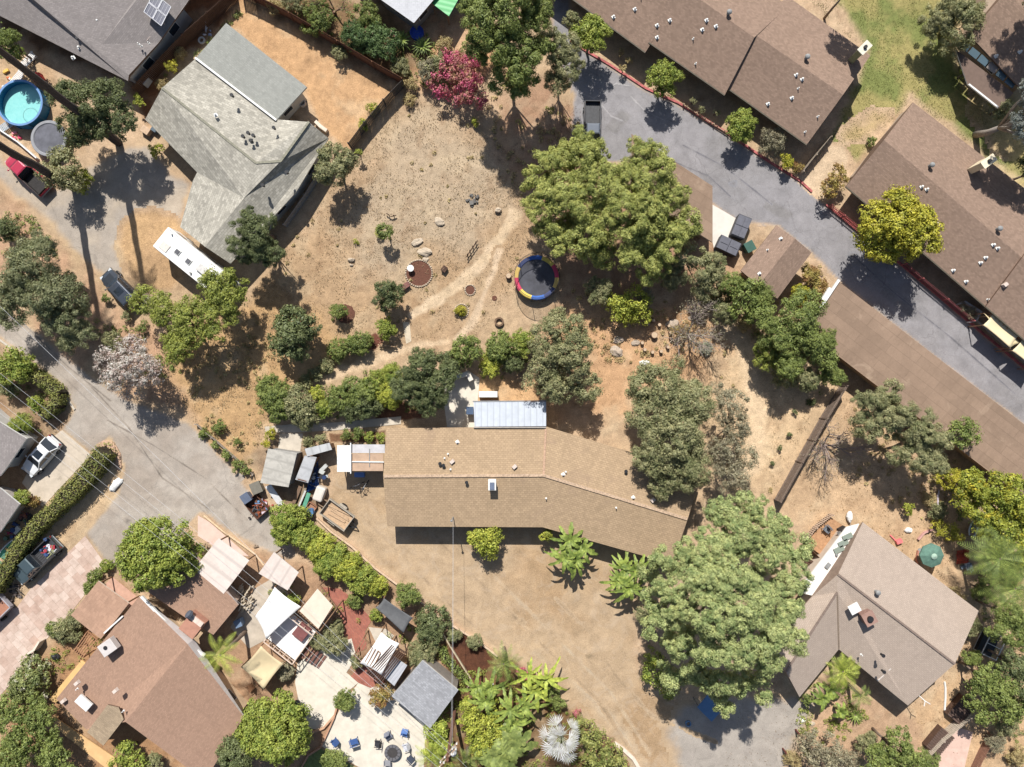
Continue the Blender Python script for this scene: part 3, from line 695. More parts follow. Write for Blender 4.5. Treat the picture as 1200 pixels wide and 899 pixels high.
def fan_palm(px, py, rp, h, fol, label, nf=26, group=None, tr=.2, name='fan_palm'):
    r = m(rp)*(1-h/CAM_H); c = W(px, py, h); root = empty(name, Vector((c.x, c.y, 0)), label, 'palm', group); b = MB(); rn = random.Random(int(px+py))
    b.tube([(c.x, c.y, -.1), (c.x+.05, c.y, h*.5), (c.x, c.y, h)], [tr*1.3, tr, tr*.9], 9); b.build('trunk', PALMB, root); V = []
    pet = MB()
    for i in range(nf):
        a = 2*PI*i*.618+rn.uniform(-.4, .4); lay = i/nf; el = (1-lay)*1.3-.2+rn.uniform(-.3, .3); dr = np.array([math.cos(a)*math.cos(el), math.sin(a)*math.cos(el), math.sin(el)]); pl = r*rn.uniform(.18, .62)
        q = np.array(tuple(c))+dr*pl; s = unit(np.cross(dr, [0, 0, 1.0])); e2 = el*.35; dr = np.array([math.cos(a)*math.cos(e2), math.sin(a)*math.cos(e2), math.sin(e2)]); u = np.cross(s, dr); u = np.cross(s, dr); pet.tube([tuple(c), tuple(q)], [.03, .02], 4, cap=False)
        k = 11; fr = r*rn.uniform(.26, .46)
        for j in range(k):
            g0 = (-1.25+2.5*j/k); g1 = g0+2.5/k*.7; dv = lambda g: dr*math.cos(g)+s*math.sin(g)-u*.12
            t = q+dv((g0+g1)/2)*fr*rn.uniform(.85, 1.05)-np.array([0, 0, .12*fr]); V.append([q, q+dv(g0)*fr*.6, t, q+dv(g1)*fr*.6])
    pet.build('stalk', plain((190,190,160), .8, .1, 6), root); quads_obj('crown', np.array(V), FOL[fol], root); return root
def spiky(px, py, rp, h, fol, label, n=30, wd=.07, group=None, cat='plant', name='agave', curve=.3):
    r = m(rp); c = W(px, py, 0); root = empty(name, c, label, cat, group); V = []; rn = random.Random(int(px*2+py)); b = MB(); b.cyl(c, r*.18, h*.35, 8, r*.1); b.build('stem', BARK, root)
    for i in range(n):
        a = 2*PI*i*.618; el = .15+1.1*(1-i/n); L = r*rn.uniform(.85, 1.1); d = np.array([math.cos(a), math.sin(a), 0]); s = np.array([-d[1], d[0], 0]); p = np.array([c.x, c.y, h*.3]); pr = None
        for j in range(5):
            t = j/4; q = p+d*L*t*math.cos(el*.8)+np.array([0, 0, h*.7*math.sin(el)*t-curve*h*t*t]); w_ = wd*(1-t)**.6*(.6+.8*math.sin(PI*min(1, t+.2)))
            row = (q-s*w_, q+s*w_)
            if pr is not None: V.append([pr[0], pr[1], row[1], row[0]])
            pr = row
    quads_obj('leaves', np.array(V), FOL[fol], root); return root
def hedge(pts, wpx, h, fol, label, name='hedge', leaf=.13, cat='hedge'):
    P_ = [W(a, b, h*.8) for a, b in pts]; mid = P_[len(P_)//2]; root = empty(name, (mid.x, mid.y, 0), label, cat); w_ = wpx/PXM; Q = []; Nn = []; core = MB()
    for i in range(len(P_)-1):
        a, b = P_[i], P_[i+1]; d = (b-a).normalized(); s = Vector((-d.y, d.x, 0)); L = (b-a).length
        e = d*.25
        core.beam((a.x-e.x*0, a.y, (h-.22)/2), (b.x+e.x, b.y+e.y, (h-.22)/2), w_-.35, h-.22)
        def add(k, fn):
            for _ in range(k):
                p, nn = fn(); Q.append(p); Nn.append(nn)
        kt = int(L*w_*95); ks = int(L*h*75)
        for _ in range(kt):
            t = random.uniform(-.1, L+.1); u = random.uniform(-.5, .5); p = a+d*t+s*u*w_; edge = 1-abs(u)*2
            Q.append((p.x, p.y, h-.10*(edge < .25)+random.gauss(0, .06)+.12*(mnoise.noise(p*.9)))); Nn.append((s.x*u, s.y*u, 1))
        for sg in (-1, 1):
            for _ in range(ks):
                t = random.uniform(0, L); z = random.uniform(.05, h); p = a+d*t+s*sg*(w_/2+random.gauss(0, .06)); Q.append((p.x, p.y, z)); Nn.append((s.x*sg, s.y*sg, .3))
    for e in (P_[0], P_[-1]):
        for _ in range(int(60*w_*h)):
            a_ = random.uniform(0, 6.28); r = w_/2*random.uniform(.8, 1.03); Q.append((e.x+r*math.cos(a_), e.y+r*math.sin(a_), random.uniform(.1, h))); Nn.append((math.cos(a_), math.sin(a_), .4))
    Q = np.array(Q); Nn = unit(unit(np.array(Nn, float))+RNG.normal(0, .45, Q.shape))
    core.build('branches', plain((70,62,44), .95, .2, 5, k=.8), root); quads_obj('foliage', leaf_quads(Q, Nn, leaf*1.25, .65), FOL[fol], root); return root

def ground_cover(name, polys, n, fol, label, h=.5, rc=.32):
    """low plants too many and too small to count"""
    C_ = []
    for P0 in polys:
        P_ = np.array(G(P0)); x0, y0 = P_.min(0); x1, y1 = P_.max(0); k = int(n*(x1-x0)*(y1-y0)); x = RNG.uniform(x0, x1, k); y = RNG.uniform(y0, y1, k)
        ok = (sdist(x, y, P_) > .2) & (fbm(x+3, y-8, .45, 3) > RNG.uniform(.38, .62, k))
        for q_ in PATHS: ok &= sdist(x, y, q_) < 0
        C_.append(np.stack([x[ok], y[ok]], 1))
    c = np.concatenate(C_); k = len(c); per = 34; hh = RNG.uniform(.3, 1, (k, 1))*h
    off = unit(RNG.normal(size=(k, per, 3)))*RNG.uniform(.2, 1, (k, per, 1))**.5*(rc*RNG.uniform(.5, 1.4, (k, 1, 1))); base = np.concatenate([c, hh*.55], 1)
    pos = (base[:, None, :]+off*np.array([1, 1, .8])).reshape(-1, 3); pos[:, 2] = np.maximum(pos[:, 2], .05)
    tag(quads_obj(name, leaf_quads(pos, unit(off.reshape(-1, 3)+np.array([0, 0, .3])+RNG.normal(0, .4, pos.shape)*.6), .15, .5), FOL[fol]), label, None, kind='stuff')
# ================================================================ BUILDINGS
def wallmat(c): return plain(c, .9, .10, 1.0, .006, name='stucco')
GLASS = gloss((46,56,66), .06); FRAME = plain((228,224,216), .6, .06, 5)
DOORM = plain((120,84,62), .6, .15, 4); WOOD = plain((150,116,88), .85, .22, 5, .01, name='weathered_wood'); WOODP = plain((198,166,132), .85, .18, 5, .01, name='pale_wood')
WOODD = plain((92,68,54), .85, .25, 5, .01, name='dark_wood'); STEEL = gloss((170,172,174), .35, .7); DARK = plain((44,44,46), .6, .2, 4); WHITE = plain((240,238,232), .6, .06, 2)
GREY = plain((150,150,148), .7, .15, 3); BLACK = gloss((26,26,28), .45); RUST = plain((150,88,60), .9, .3, 4)
def roof_obj(name, faces, mats, parent=None, thick=.16, zb=None, axis=None, label=None):
    """faces: lists of (px, py, z) as seen in the photo; closed body with fascia; UV in metres along each slope"""
    key = {}; V = []; F = []
    def idx(p):
        if p not in key: key[p] = len(V); V.append(W(*p))
        return key[p]
    for f in faces:
        q = [idx(tuple(p)) for p in f]; n = len(q); ar = sum(V[q[i]].x*V[q[(i+1) % n]].y-V[q[(i+1) % n]].x*V[q[i]].y for i in range(n))
        F.append(q if ar > 0 else q[::-1])
    nt = len(V); low = [Vector((v.x, v.y, (v.z-thick) if zb is None else min(zb, v.z-thick))) for v in V]; V2 = V+low
    cnt = {}
    for f in F:
        for i in range(len(f)):
            a, b = f[i], f[(i+1) % len(f)]; cnt[(a, b)] = cnt.get((a, b), 0)+1
    F2 = [list(f) for f in F]; mi = [0]*len(F)
    for f in F: F2.append([nt+i for i in f[::-1]]); mi.append(1)
    for (a, b) in cnt:
        if (b, a) not in cnt: F2.append([a, nt+a, nt+b, b]); mi.append(1)
    off = wloc(parent); me = bpy.data.meshes.new(name); me.from_pydata([tuple(v-off) for v in V2], [], F2)
    for mm in mats: me.materials.append(mm)
    me.polygons.foreach_set('material_index', mi); uvl = me.uv_layers.new(name='UVMap')
    for p in me.polygons:
        n = p.normal
        u = Vector((0, 0, 1)).cross(n)
        if u.length < .05:
            vs = [V2[i] for i in p.vertices]; best = max(range(len(vs)), key=lambda i: (vs[(i+1) % len(vs)]-vs[i]).length); u = vs[(best+1) % len(vs)]-vs[best]
        u.normalize(); v = n.cross(u)
        for li in p.loop_indices:
            c = V2[me.loops[li].vertex_index]; uvl.data[li].uv = (c.dot(u), c.dot(v))
    me.update(); o = bpy.data.objects.new(name, me); COL.objects.link(o)
    if parent: o.parent = parent
    if label: o['label'] = label
    o_faces = [[V[i] for i in f] for f in F]
    return o, o_faces
def hit(px, py, faces):
    """where the sight line of a pixel meets a roof"""
    g = W(px, py, 0); best = None
    for f in faces:
        n = (f[1]-f[0]).cross(f[2]-f[0]); o = Vector((0, 0, CAM_H)); d = g-o; den = n.dot(d)
        if abs(den) < 1e-6: continue
        p = o+d*(n.dot(f[0]-o)/den); ins = False
        for i in range(len(f)):
            a, b = f[i], f[(i+1) % len(f)]
            if (a.y > p.y) != (b.y > p.y) and p.x < a.x+(p.y-a.y)*(b.x-a.x)/(b.y-a.y): ins = not ins
        if ins and (best is None or p.z > best[0].z): best = (p, n.normalized() if n.z > 0 else -n.normalized())
    if best is None:
        f = faces[0]; z = sum(q.z for q in f)/len(f); return W(px, py, z), Vector((0, 0, 1))
    return best
def offset_poly(P_, d):
    n = len(P_); ar = sum(P_[i][0]*P_[(i+1) % n][1]-P_[(i+1) % n][0]*P_[i][1] for i in range(n))
    if ar < 0: P_ = P_[::-1]
    out = []
    for i in range(n):
        a, b, c = (Vector(P_[(i+k-1) % n]) for k in range(3)); e1 = (b-a).normalized(); e2 = (c-b).normalized()
        n1 = Vector((-e1.y, e1.x)); n2 = Vector((-e2.y, e2.x)); k = 1+n1.dot(n2)
        out.append(tuple(b+(n1+n2)*(d/max(.35, k))))
    return out
def openings(root, P_, H_, wall, doors=(), step=3.6, maxw=12, frame=None):
    n = len(P_); cnt = 0
    for i in range(n):
        a, b = Vector((*P_[i], 0)), Vector((*P_[(i+1) % n], 0)); L = (b-a).length; d = (b-a).normalized(); rz = math.atan2(d.y, d.x)
        if L < 2.2: continue
        k = max(1, int(L/step))
        for j in range(k):
            c = a+d*(L*(j+.5)/k); M_ = Matrix.Rotation(rz, 3, 'Z')
            q = lambda x, y, z: c+M_ @ Vector((x, y, z))
            if (i, j) in doors:
                f = MB().box(q(0, -.02, 1.03), (1.02, .1, 2.06), rz).build('door', DOORM, root); MB().tube([q(.38, -.08, 1.0), q(.38, -.15, 1.0)], .03, 6).build('handle', STEEL, f)
            elif cnt < maxw:
                f = MB().box(q(0, -.02, 1.55), (1.3, .09, 1.12), rz).build('window', frame or FRAME, root); MB().box(q(0, -.035, 1.55), (1.14, .09, .96), rz).build('pane', GLASS, f); cnt += 1
def vent(root_roof, kind, px, py, faces):
    p, n = hit(px, py, faces); b = MB(); z = Vector((0, 0, 1))
    if kind == 'pipe': b.cyl(p-z*.1, .05, .42, 8); b.cyl(p-z*.05+z*0, .10, .08, 8); mt = WHITE
    elif kind == 'cap': b.cyl(p-z*.1, .08, .32, 10); b.cyl(p+z*.22, .12, .07, 10, .07); b.box(p+z*.0, (.34, .34, .05), .6); mt = WHITE
    elif kind == 'cowl': b.cyl(p-z*.1, .16, .5, 12); b.blob(p+z*.5, .26, rough=0, seg=12, sz=.7); mt = GREY
    elif kind == 'box': b.box(p+z*.12, (.5, .36, .35), .7, taper=.8); mt = plain((222,204,190), .7, .1, 4)
    elif kind == 'dark': b.cyl(p-z*.1, .11, .4, 10); b.cyl(p+z*.3, .17, .10, 10); mt = DARK
    b.build('roof_vent', mt, root_roof)
def house(name, label, eave, faces, rmats, wcol, ze=2.8, inset=.5, doors=((0, 1),), vents=(), maxw=12, cat='house', zb=None, thick=.16, group=None, win=True):
    """eave: outline of the walls' roof edge in pixels; faces: roof faces"""
    E = [tuple(W(a, b, ze))[:2] for a, b in eave]; P_ = offset_poly(E, inset); c = sum((Vector(p) for p in P_), Vector((0, 0)))/len(P_)
    root = empty(name, (c.x, c.y, 0), label, cat, group); wm = wallmat(wcol)
    MB().prism(P_, -.1, (ze-thick-.01) if zb is None else zb-.01).build('wall', wm, root)
    r, fw = roof_obj('roof', faces, rmats, root, thick, ze-thick if zb is None else zb)
    if win: openings(root, P_, ze, wm, doors, maxw=maxw)
    for k, a, b in vents: vent(r, k, a, b, fw)
    root['_'] = 0; del root['_']
    return root, r, fw, P_
def ridge_strip(roof, pts, mt, wd=.28, name='ridge_cap', n=None):
    """overlapping cap tiles along a ridge: pts (px,py,z)"""
    P_ = [W(*p) for p in pts]; b = MB()
    for i in range(len(P_)-1):
        L = (P_[i+1]-P_[i]).length; k = max(1, int(L/.45))
        for j in range(k):
            a = P_[i].lerp(P_[i+1], j/k); c = P_[i].lerp(P_[i+1], (j+1.05)/k); b.beam(a+Vector((0, 0, .03+.01*(j % 2))), c+Vector((0, 0, .015)), wd, .07, k=0)
    b.build(name, mt, roof)
def gutter(root, pts, mt=None, r=.06, name='gutter'):
    b = MB()
    for i in range(len(pts)-1): b.beam(W(*pts[i]), W(*pts[i+1]), r*2, r*2)
    b.build(name, mt or WHITE, root)
def posts(root, pts, z, r=.06, mt=None, name='post'):
    for a, b_ in pts:
        p = W(a, b_, z); MB().box((p.x, p.y, z/2-.05), (r*2, r*2, z+.06)).build(name, mt or WOOD, root)
FAS = plain((214,200,186), .8, .1, 2); FASB = plain((112,88,72), .8, .15, 2); FASW = WHITE

# --- the long house in the middle: low bent gable under pinkish brown shingles
SH_MAIN = shingle((184,158,127), 1.0, .20, .34, .12, gap=.76, blotch=.16, name='tan_shingles', stain=(158,134,112), line=.028)
Ze, Zr = 2.75, 3.55
hm_eave = [(453,502),(640,500),(822,555),(788,661),(636,618),(454,617)]
hm_faces = [[(453,502,Ze),(640,500,Ze),(637,557,Zr),(449,558,Zr)], [(449,558,Zr),(637,557,Zr),(636,618,Ze),(454,617,Ze)],
            [(640,500,Ze),(822,555,Ze),(806,608,Zr),(637,557,Zr)], [(637,557,Zr),(806,608,Zr),(788,661,Ze),(636,618,Ze)]]
hm, hmr, hmf, _ = house('long_house', 'long bent house with a low tan brown shingle gable, in the middle of the lot', hm_eave, hm_faces, [SH_MAIN, FASB], (206,188,164), Ze,
    doors=((3, 2), (3, 6), (4, 1), (0, 2)), maxw=22, vents=[('cap',536,518),('pipe',525,532),('pipe',521,537),('dark',520,545),('box',530,541),('pipe',528,550),('dark',516,543),('dark',547,565),('pipe',640,584),('cap',660,556),('box',603,547),('dark',733,552),('cap',742,583),('box',765,586),('pipe',722,595),('pipe',663,553)])
ridge_strip(hmr, [(450,558,Zr+.02),(637,557,Zr+.02),(805,608,Zr+.02)], plain((202,174,146), .9, .3, 7))
ridge_strip(hmr, [(637,557,Zr+.02),(639.5,503,Ze+.1)], plain((190,156,130), .9, .2, 6), wd=.2)
cm = W(577,567,3.6); ch = MB().box((cm.x, cm.y, 3.8), (.62, .95, 1.2)).build('chimney', plain((196,190,184), .8, .15, 4), hmr)
MB().box((cm.x, cm.y-.1, 4.44), (.46, .7, .10)).build('chimney_cap', plain((110,120,140), .5, .2, 4), ch); MB().box((cm.x, cm.y+.02, 4.405), (.74, 1.06, .06)).build('rim', WHITE, ch)
ms = MB(); q = W(531,606,3.0); ms.tube([(q.x, q.y, 2.7), (q.x, q.y, 4.9)], .045, 8); ms.blob((q.x, q.y, 4.9), .12, rough=0); ms.build('service_mast', GREY, hmr)
# skylight-free left porch between wall and white patio cover
pc = empty('patio_cover', (*W(420,535)[:2], 0), 'white flat patio cover with tan panels joined to the left end of the long house', 'patio cover')
roof_obj('white_panel', [[(395,522,2.5),(411,522,2.5),(411,553,2.5),(395,553,2.5)]], [corrugated((240,238,232), .4, dirt=.12), WHITE], pc, .08)
roof_obj('pale_panel', [[(411.5,521,2.3),(451,521,2.3),(451,531,2.3),(411.5,531,2.3)]], [plain((204,200,200), .7, .1, 2), WHITE], pc, .08)
roof_obj('tan_panel', [[(411.5,532,2.3),(449,532,2.3),(449,552,2.3),(411.5,552,2.3)]], [plain((196,166,140), .9, .12, 1.5), WOOD], pc, .08)
gutter(pc, [(411.5,541,2.36),(450,541.5,2.36)], WHITE, .05, 'rail'); gutter(pc, [(433,526,2.36),(433,547,2.36)], GREY, .03, 'rail'); gutter(pc, [(411,519,2.58),(411,555,2.58)], WHITE, .05, 'rail')
posts(pc, [(397,524),(397,551),(430,551),(447,551)], 2.3, .05, WHITE)
mc = empty('patio_awning', (*W(598,485)[:2], 0), 'white ribbed metal patio roof on the north side of the long house', 'awning')
roof_obj('panel', [[(555,471,2.55),(640,471,2.55),(640,499.5,2.9),(556,500,2.9)]], [corrugated((192,198,206), .6, 1.0, .45, .12), WHITE], mc, .06)
gutter(mc, [(554,470.5,2.52),(640.5,470,2.52)], plain((150,150,150), .6), .06); gutter(mc, [(555,501,2.92),(640,501,2.92)], plain((176,168,158), .6), .05)
posts(mc, [(558,474),(584,474),(612,474),(637,474)], 2.45, .05, WHITE)

# --- grey roofed house with solar panels, top left
SH_GR = shingle((150,142,138), 1.0, .16, .3, .14, gap=.82, blotch=.12, name='grey_shingles')
e, r_ = 2.9, 4.4
h3, h3r, h3f, _ = house('grey_roof_house', 'large grey shingle house with solar panels in the top left corner', [(-60,-12),(150,95),(186,50),(218,5),(150,-70),(-60,-120)],
    [[(-60,-12,e),(150,95,e),(151,88,e+.15),(40,0,r_),(-60,-79,r_)], [(-60,-79,r_),(40,0,r_),(151,88,e+.15),(186,50,e),(120,52,r_-.9),(160,0,r_-.4),(200,-60,r_-.4),(140,-120,r_-.5)],
     [(120,52,r_-.9),(186,50,e),(218,5,e),(262,-60,e),(200,-60,r_-.4),(160,0,r_-.4)]], [SH_GR, FASB], (180,176,170), e, doors=((0, 2),), maxw=10,
    vents=[('cap',115,25),('cap',131,6),('dark',93,46),('cap',93,56),('cap',86,68),('pipe',175,51),('pipe',163,52),('pipe',166,54),('cap',48,2)])
sp = empty('solar_panel_array', (0, 0, 0), 'dark blue solar array with four silver edged panels on the grey roof', 'solar panel')
pm = gloss((52,58,84), .2); pts = [W(169,15,4.1), W(190,32,4.0), W(211,3,3.6), W(181,-8,3.9)]
c0, ux, uy = pts[0], pts[1]-pts[0], pts[3]-pts[0]; sp.location = (c0.x, c0.y, c0.z)
for i in range(2):
    for j in range(2):
        a = c0+ux*(i*.5+.02)+uy*(j*.5+.02)+Vector((0, 0, .12)); b = MB(); q = [a, a+ux*.46, a+ux*.46+uy*.46, a+uy*.46]
        b.add(q+[p-Vector((0, 0, .05)) for p in q], [(0, 1, 2, 3), (7, 6, 5, 4), (0, 4, 5, 1), (1, 5, 6, 2), (2, 6, 7, 3), (3, 7, 4, 0)]); pn = b.build('solar_panel', pm, sp)
        fr = MB(); up = Vector((0, 0, .02))
        for k in range(4): fr.beam(q[k]+up, q[(k+1) % 4]+up, .06, .06)
        for k in (.33, .66): fr.beam(q[0].lerp(q[1], k)+up*.3, q[3].lerp(q[2], k)+up*.3, .02, .02)
        fr.build('frame', plain((200,200,204), .4), pn)
cd = MB(); 
for s_ in [[(96,0),(140,34),(154,42),(170,21)], [(172,49),(186,30)]]:
    P_ = [hit(a, b, h3f)[0]+Vector((0, 0, .06)) for a, b in s_]
    cd.tube(P_, .035, 6)
cd.build('conduit', plain((206,186,174), .7), h3r)

# --- olive grey shingle house with bent plan
SH_OL = shingle((184,178,164), 1.0, .22, .4, .26, gap=.7, blotch=.40, name='olive_grey_shingles', bmp=.03)
SH_OL2 = shingle((160,160,152), 1.0, .18, .34, .10, gap=.86, blotch=.14, name='green_grey_shingles')
e, r_ = 2.8, 4.3
h2, h2r, h2f, _ = house('olive_roof_house', 'L shaped house with streaked olive grey shingle roof beside the white motorhome', [(170,140),(231,202),(226,212),(211,266),(270,309),(347,225),(385,162),(324,140),(359,103),(265,28),(230,68)],
    [[(170,140,e),(231,202,e),(226,212,e),(286,232,r_-.2),(300,191,r_),(190,103,r_)], [(190,103,r_),(300,191,r_),(329,189,r_),(362,143,r_-.1),(324,140,e),(230,68,e)],
     [(286,232,r_-.2),(226,212,e),(211,266,e),(240,289,r_-.5)], [(362,143,r_-.1),(329,189,r_),(300,191,r_),(286,232,r_-.2),(240,289,r_-.5),(270,309,e),(347,225,e),(385,162,e)]],
    [SH_OL, plain((206,206,198), .8, .08, 2)], (214,208,196), e, doors=((1, 0), (6, 1)), maxw=14,
    vents=[('cap',253,135),('dark',273,113),('dark',286,161),('dark',292,157),('dark',298,160),('dark',295,166),('dark',322,151),('dark',337,203),('dark',309,218)])
roof_obj('flat_roof', [[(230,67.5,e+.12),(265,27,e-.1),(359.5,102,e-.1),(324,140.5,e+.12)]], [SH_OL2, plain((190,194,190), .8, .08, 2)], h2, .22)
gutter(h2, [(229,68,e+.2),(324,141,e+.2)], WHITE, .09, 'flashing'); ridge_strip(h2r, [(190,103,r_),(300,191,r_),(329,189,r_),(362,143,r_-.1)], plain((150,146,128), .9, .2, 5), .22)
b = MB(); 
for s_ in (((262,30),(262,32)),): pass

# --- small house and green canopy at the top edge
h4, _, _, _ = house('white_roof_house', 'small pale grey roofed house cut by the top edge beside a green canopy', [(400,-60),(444,-2),(485,27),(508,0),(560,-60)],
    [[(400,-60,2.8),(444,-2,2.8),(485,27,2.8),(508,0,2.8),(560,-60,2.8)]], [shingle((204,204,206), 1, .2, .4, .06, .9, blotch=.08, name='pale_shingles'), FASB], (150,146,140), 2.8, doors=(), maxw=4, thick=.2)
gc = empty('green_canopy', (*W(520,8)[:2], 0), 'bright green canopy roof at the top edge beside the small pale house', 'canopy')
roof_obj('panel', [[(505,3,2.4),(526,19,2.4),(540,-6,2.4),(560,-50,2.4),(520,-60,2.4)]], [corrugated((60,176,92), .5, 1, .5, .12), plain((60,150,84))], gc, .05)
posts(gc, [(524,15),(507,2)], 2.35, .05, WOOD)

# --- apartment rows, top right
SH_AP = shingle((154,130,113), 1.0, .14, .26, .20, gap=.85, blotch=.12, name='brown_shingles', bmp=.02); SHR = [SH_AP, FASB]
e, r_ = 2.4, 4.1
def apart(label, segs, vents, doors, wc=(176,158,138), chim=None, group='brown roofed apartment rows'):
    """segs: (near-left eave, near-right eave, ridge right, far right, far left, ridge left)"""
    cx = W(*segs[len(segs)//2][0]); root = empty('apartment_building', (cx.x, cx.y, 0), label, 'apartment building', group); allf = []
    for i, s in enumerate(segs):
        dz = [0, .22, .0, .2][i % 4]
        a, b, rb, fb, fa, ra = s; E = [tuple(W(*p, e))[:2] for p in (a, b, fb, fa)]; P_ = offset_poly(E, .12)
        # the walls of the near side stand back under a deep eave
        Pn = offset_poly([tuple(W(*p, e))[:2] for p in ((a[0]*.82+fa[0]*.18, a[1]*.82+fa[1]*.18), (b[0]*.82+fb[0]*.18, b[1]*.82+fb[1]*.18), fb, fa)], .2)
        MB().prism(Pn, -.1, e-.2+dz).build('wall', wallmat(wc), root)
        r, fw = roof_obj('roof', [[(*a, e+dz), (*b, e+dz), (*rb, r_+dz), (*ra, r_+dz)], [(*ra, r_+dz), (*rb, r_+dz), (*fb, e+dz), (*fa, e+dz)]], SHR, root, .18, e-.18+dz)
        gutter(root, [(*a, e+dz+.02), (*b, e+dz+.02)], plain((92,84,70), .7), .06)
        openings(root, Pn, e, None, doors=((0, 1),), step=3.0, maxw=8)
        allf += fw; 
        for k, x, y in vents:
            if any(hit(x, y, [f])[1].z < .999 for f in fw): vent(r, k, x, y, fw)
    return root, allf
ap1, apf = apart('long brown shingle apartment row with stepped eaves along the parking road, left of the lawn',
    [((560,-82),(756,62),(800,-10),(831,-43),(635,-187),(610,-150)), ((760,50),(849,112),(884,44),(924,7),(835,-55),(790,-22)), ((847,100),(945,170),(988,111),(1020,65),(922,-5),(884,40))],
    [('cap',719,20),('cap',744,11),('pipe',751,-2),('cap',770,30),('cap',770,44),('cap',785,24),('pipe',812,46),('cap',828,24),('cap',823,35),('cap',839,31),('pipe',815,75),('cowl',853,17),('cowl',944,69),('cap',933,88),('cap',940,93),('pipe',935,104),('cap',928,115),('cap',900,122),('pipe',958,137),('pipe',943,155),('box',1000,40)], ())
def chimney(root, px, py, z0, z1, sx, sy, rz, mt, cap=True, mc_=None):
    p = W(px, py, (z0+z1)/2); c = MB().box((p.x, p.y, (z0+z1)/2), (sx, sy, z1-z0), rz).build('chimney', mt, root)
    if cap: MB().box((p.x, p.y, z1+.04), (sx+.16, sy+.16, .1), rz).build('chimney_cap', mc_ or WHITE, c); MB().cyl((p.x, p.y, z1+.08), min(sx, sy)*.28, .22, 10).build('flue', DARK, c)
    return c
chimney(ap1, 1007, 62, 3.2, 5.2, 1.15, .6, .78, plain((150,150,112), .9, .15, 4), mc_=plain((230,222,200), .8))
ap2, apf2 = apart('brown shingle apartment row at the right edge behind the railed patios',
    [((991,219),(1157,362),(1199,303),(1236,248),(1070,120),(1036,164)), ((1155,360),(1300,485),(1342,426),(1378,370),(1233,248),(1198,302))],
    [('cowl',1089,195),('cap',1080,219),('cap',1086,222),('pipe',1091,254),('cowl',1168,269),('cap',1164,287),('cap',1169,291),('cap',1155,302),('cap',1149,308),('cap',1117,317),('cap',1132,330),('box',1177,334),('pipe',1157,351),('pipe',1097,262),('pipe',1068,295)], ())
chimney(ap2, 1150, 193, 3.2, 5.2, 1.3, .6, .62, plain((230,214,180), .9, .1, 4), mc_=plain((240,226,196), .8))
h7, h7r, h7f, _ = house('brown_house', 'brown roofed house in tree shade at the top right corner with glazed porch', [(1140,44),(1200,108),(1300,40),(1220,-60),(1155,-20)],
    [[(1135,40,3),(1198,106,3),(1245,55,4.3),(1180,-10,4.3)], [(1245,55,4.3),(1180,-10,4.3),(1225,-60,3),(1295,10,3)]], SHR, (170,150,130), 3, doors=(), maxw=6, vents=[('cap',1167,66),('cap',1195,61)])
roof_obj('porch_roof', [[(1120,58,2.5),(1188,109,2.5),(1170,127,2.5),(1134,99,2.5)]], [plain((120,100,88), .9, .1, 3), WHITE], h7, .12)
gutter(h7, [(1135,99,2.62),(1169,126,2.62)], WHITE, .08)
for k in range(6):
    t0, t1 = k/6+.01, (k+1)/6-.01; A, B = Vector((1123,53)), Vector((1187,104)); o_ = Vector((5.5,-7))
    p0, p1 = A.lerp(B, t0), A.lerp(B, t1); q = [W(*(p0), 2.66), W(*(p1), 2.66), W(*(p1+o_), 2.7), W(*(p0+o_), 2.7)]
    bb = MB(); bb.add(q+[x-Vector((0, 0, .05)) for x in q], [(0, 1, 2, 3), (7, 6, 5, 4), (0, 4, 5, 1), (1, 5, 6, 2), (2, 6, 7, 3), (3, 7, 4, 0)])
    bb.build('skylight', gloss((90,110,120) if k not in (3,) else (150,140,132), .1), h7)
# garages: long flat carport, the hut, the carport under the pepper trees
SH_CP = shingle((156,132,112), 1.0, .95, 6.0, .08, gap=.78, blotch=.30, name='rolled_roofing', stain=(188,164,140), line=.03)
h8, _, _, _ = house('carport', 'long flat brown carport with white end beam beside the lower side of the parking road', [(983,330),(1262,545),(1222,601),(940,385)],
    [[(983,330,2.9),(1262,545,2.9),(1222,601,2.6),(940,385,2.6)]], [SH_CP, plain((190,140,96), .8, .15, 2)], (188,150,110), 2.7, doors=(), win=False, thick=.25, cat='carport')
gutter(h8, [(983,328,2.98),(961,361,2.86)], WHITE, .12, 'fascia'); gutter(h8, [(973,338,2.6),(964,352,2.6)], WHITE, .18, 'fascia')
h9, h9r, h9f, _ = house('brown_hut', 'small gabled brown hut between the parking road and the green tree', [(910,264),(951,296),(911,350),(868,317)],
    [[(951,296,2.7),(911,350,2.7),(889,335,3.4),(932,280,3.4)], [(932,280,3.4),(889,335,3.4),(868,317,2.7),(910,264,2.7)]], SHR, (168,148,128), 2.7, doors=((1, 0),), maxw=3, vents=[('cap',915,280),('cap',890,321),('pipe',899,293)], cat='hut')
h10, _, _, _ = house('carport', 'flat brown carport half hidden by the big pepper trees beside the dumpsters', [(740,157),(835,218),(835,284),(740,224)],
    [[(740,157,2.8),(835,218,2.8),(835,284,2.7),(740,224,2.7)]], [SH_CP, WHITE], (180,156,130), 2.7, doors=(), win=False, thick=.2, cat='carport')

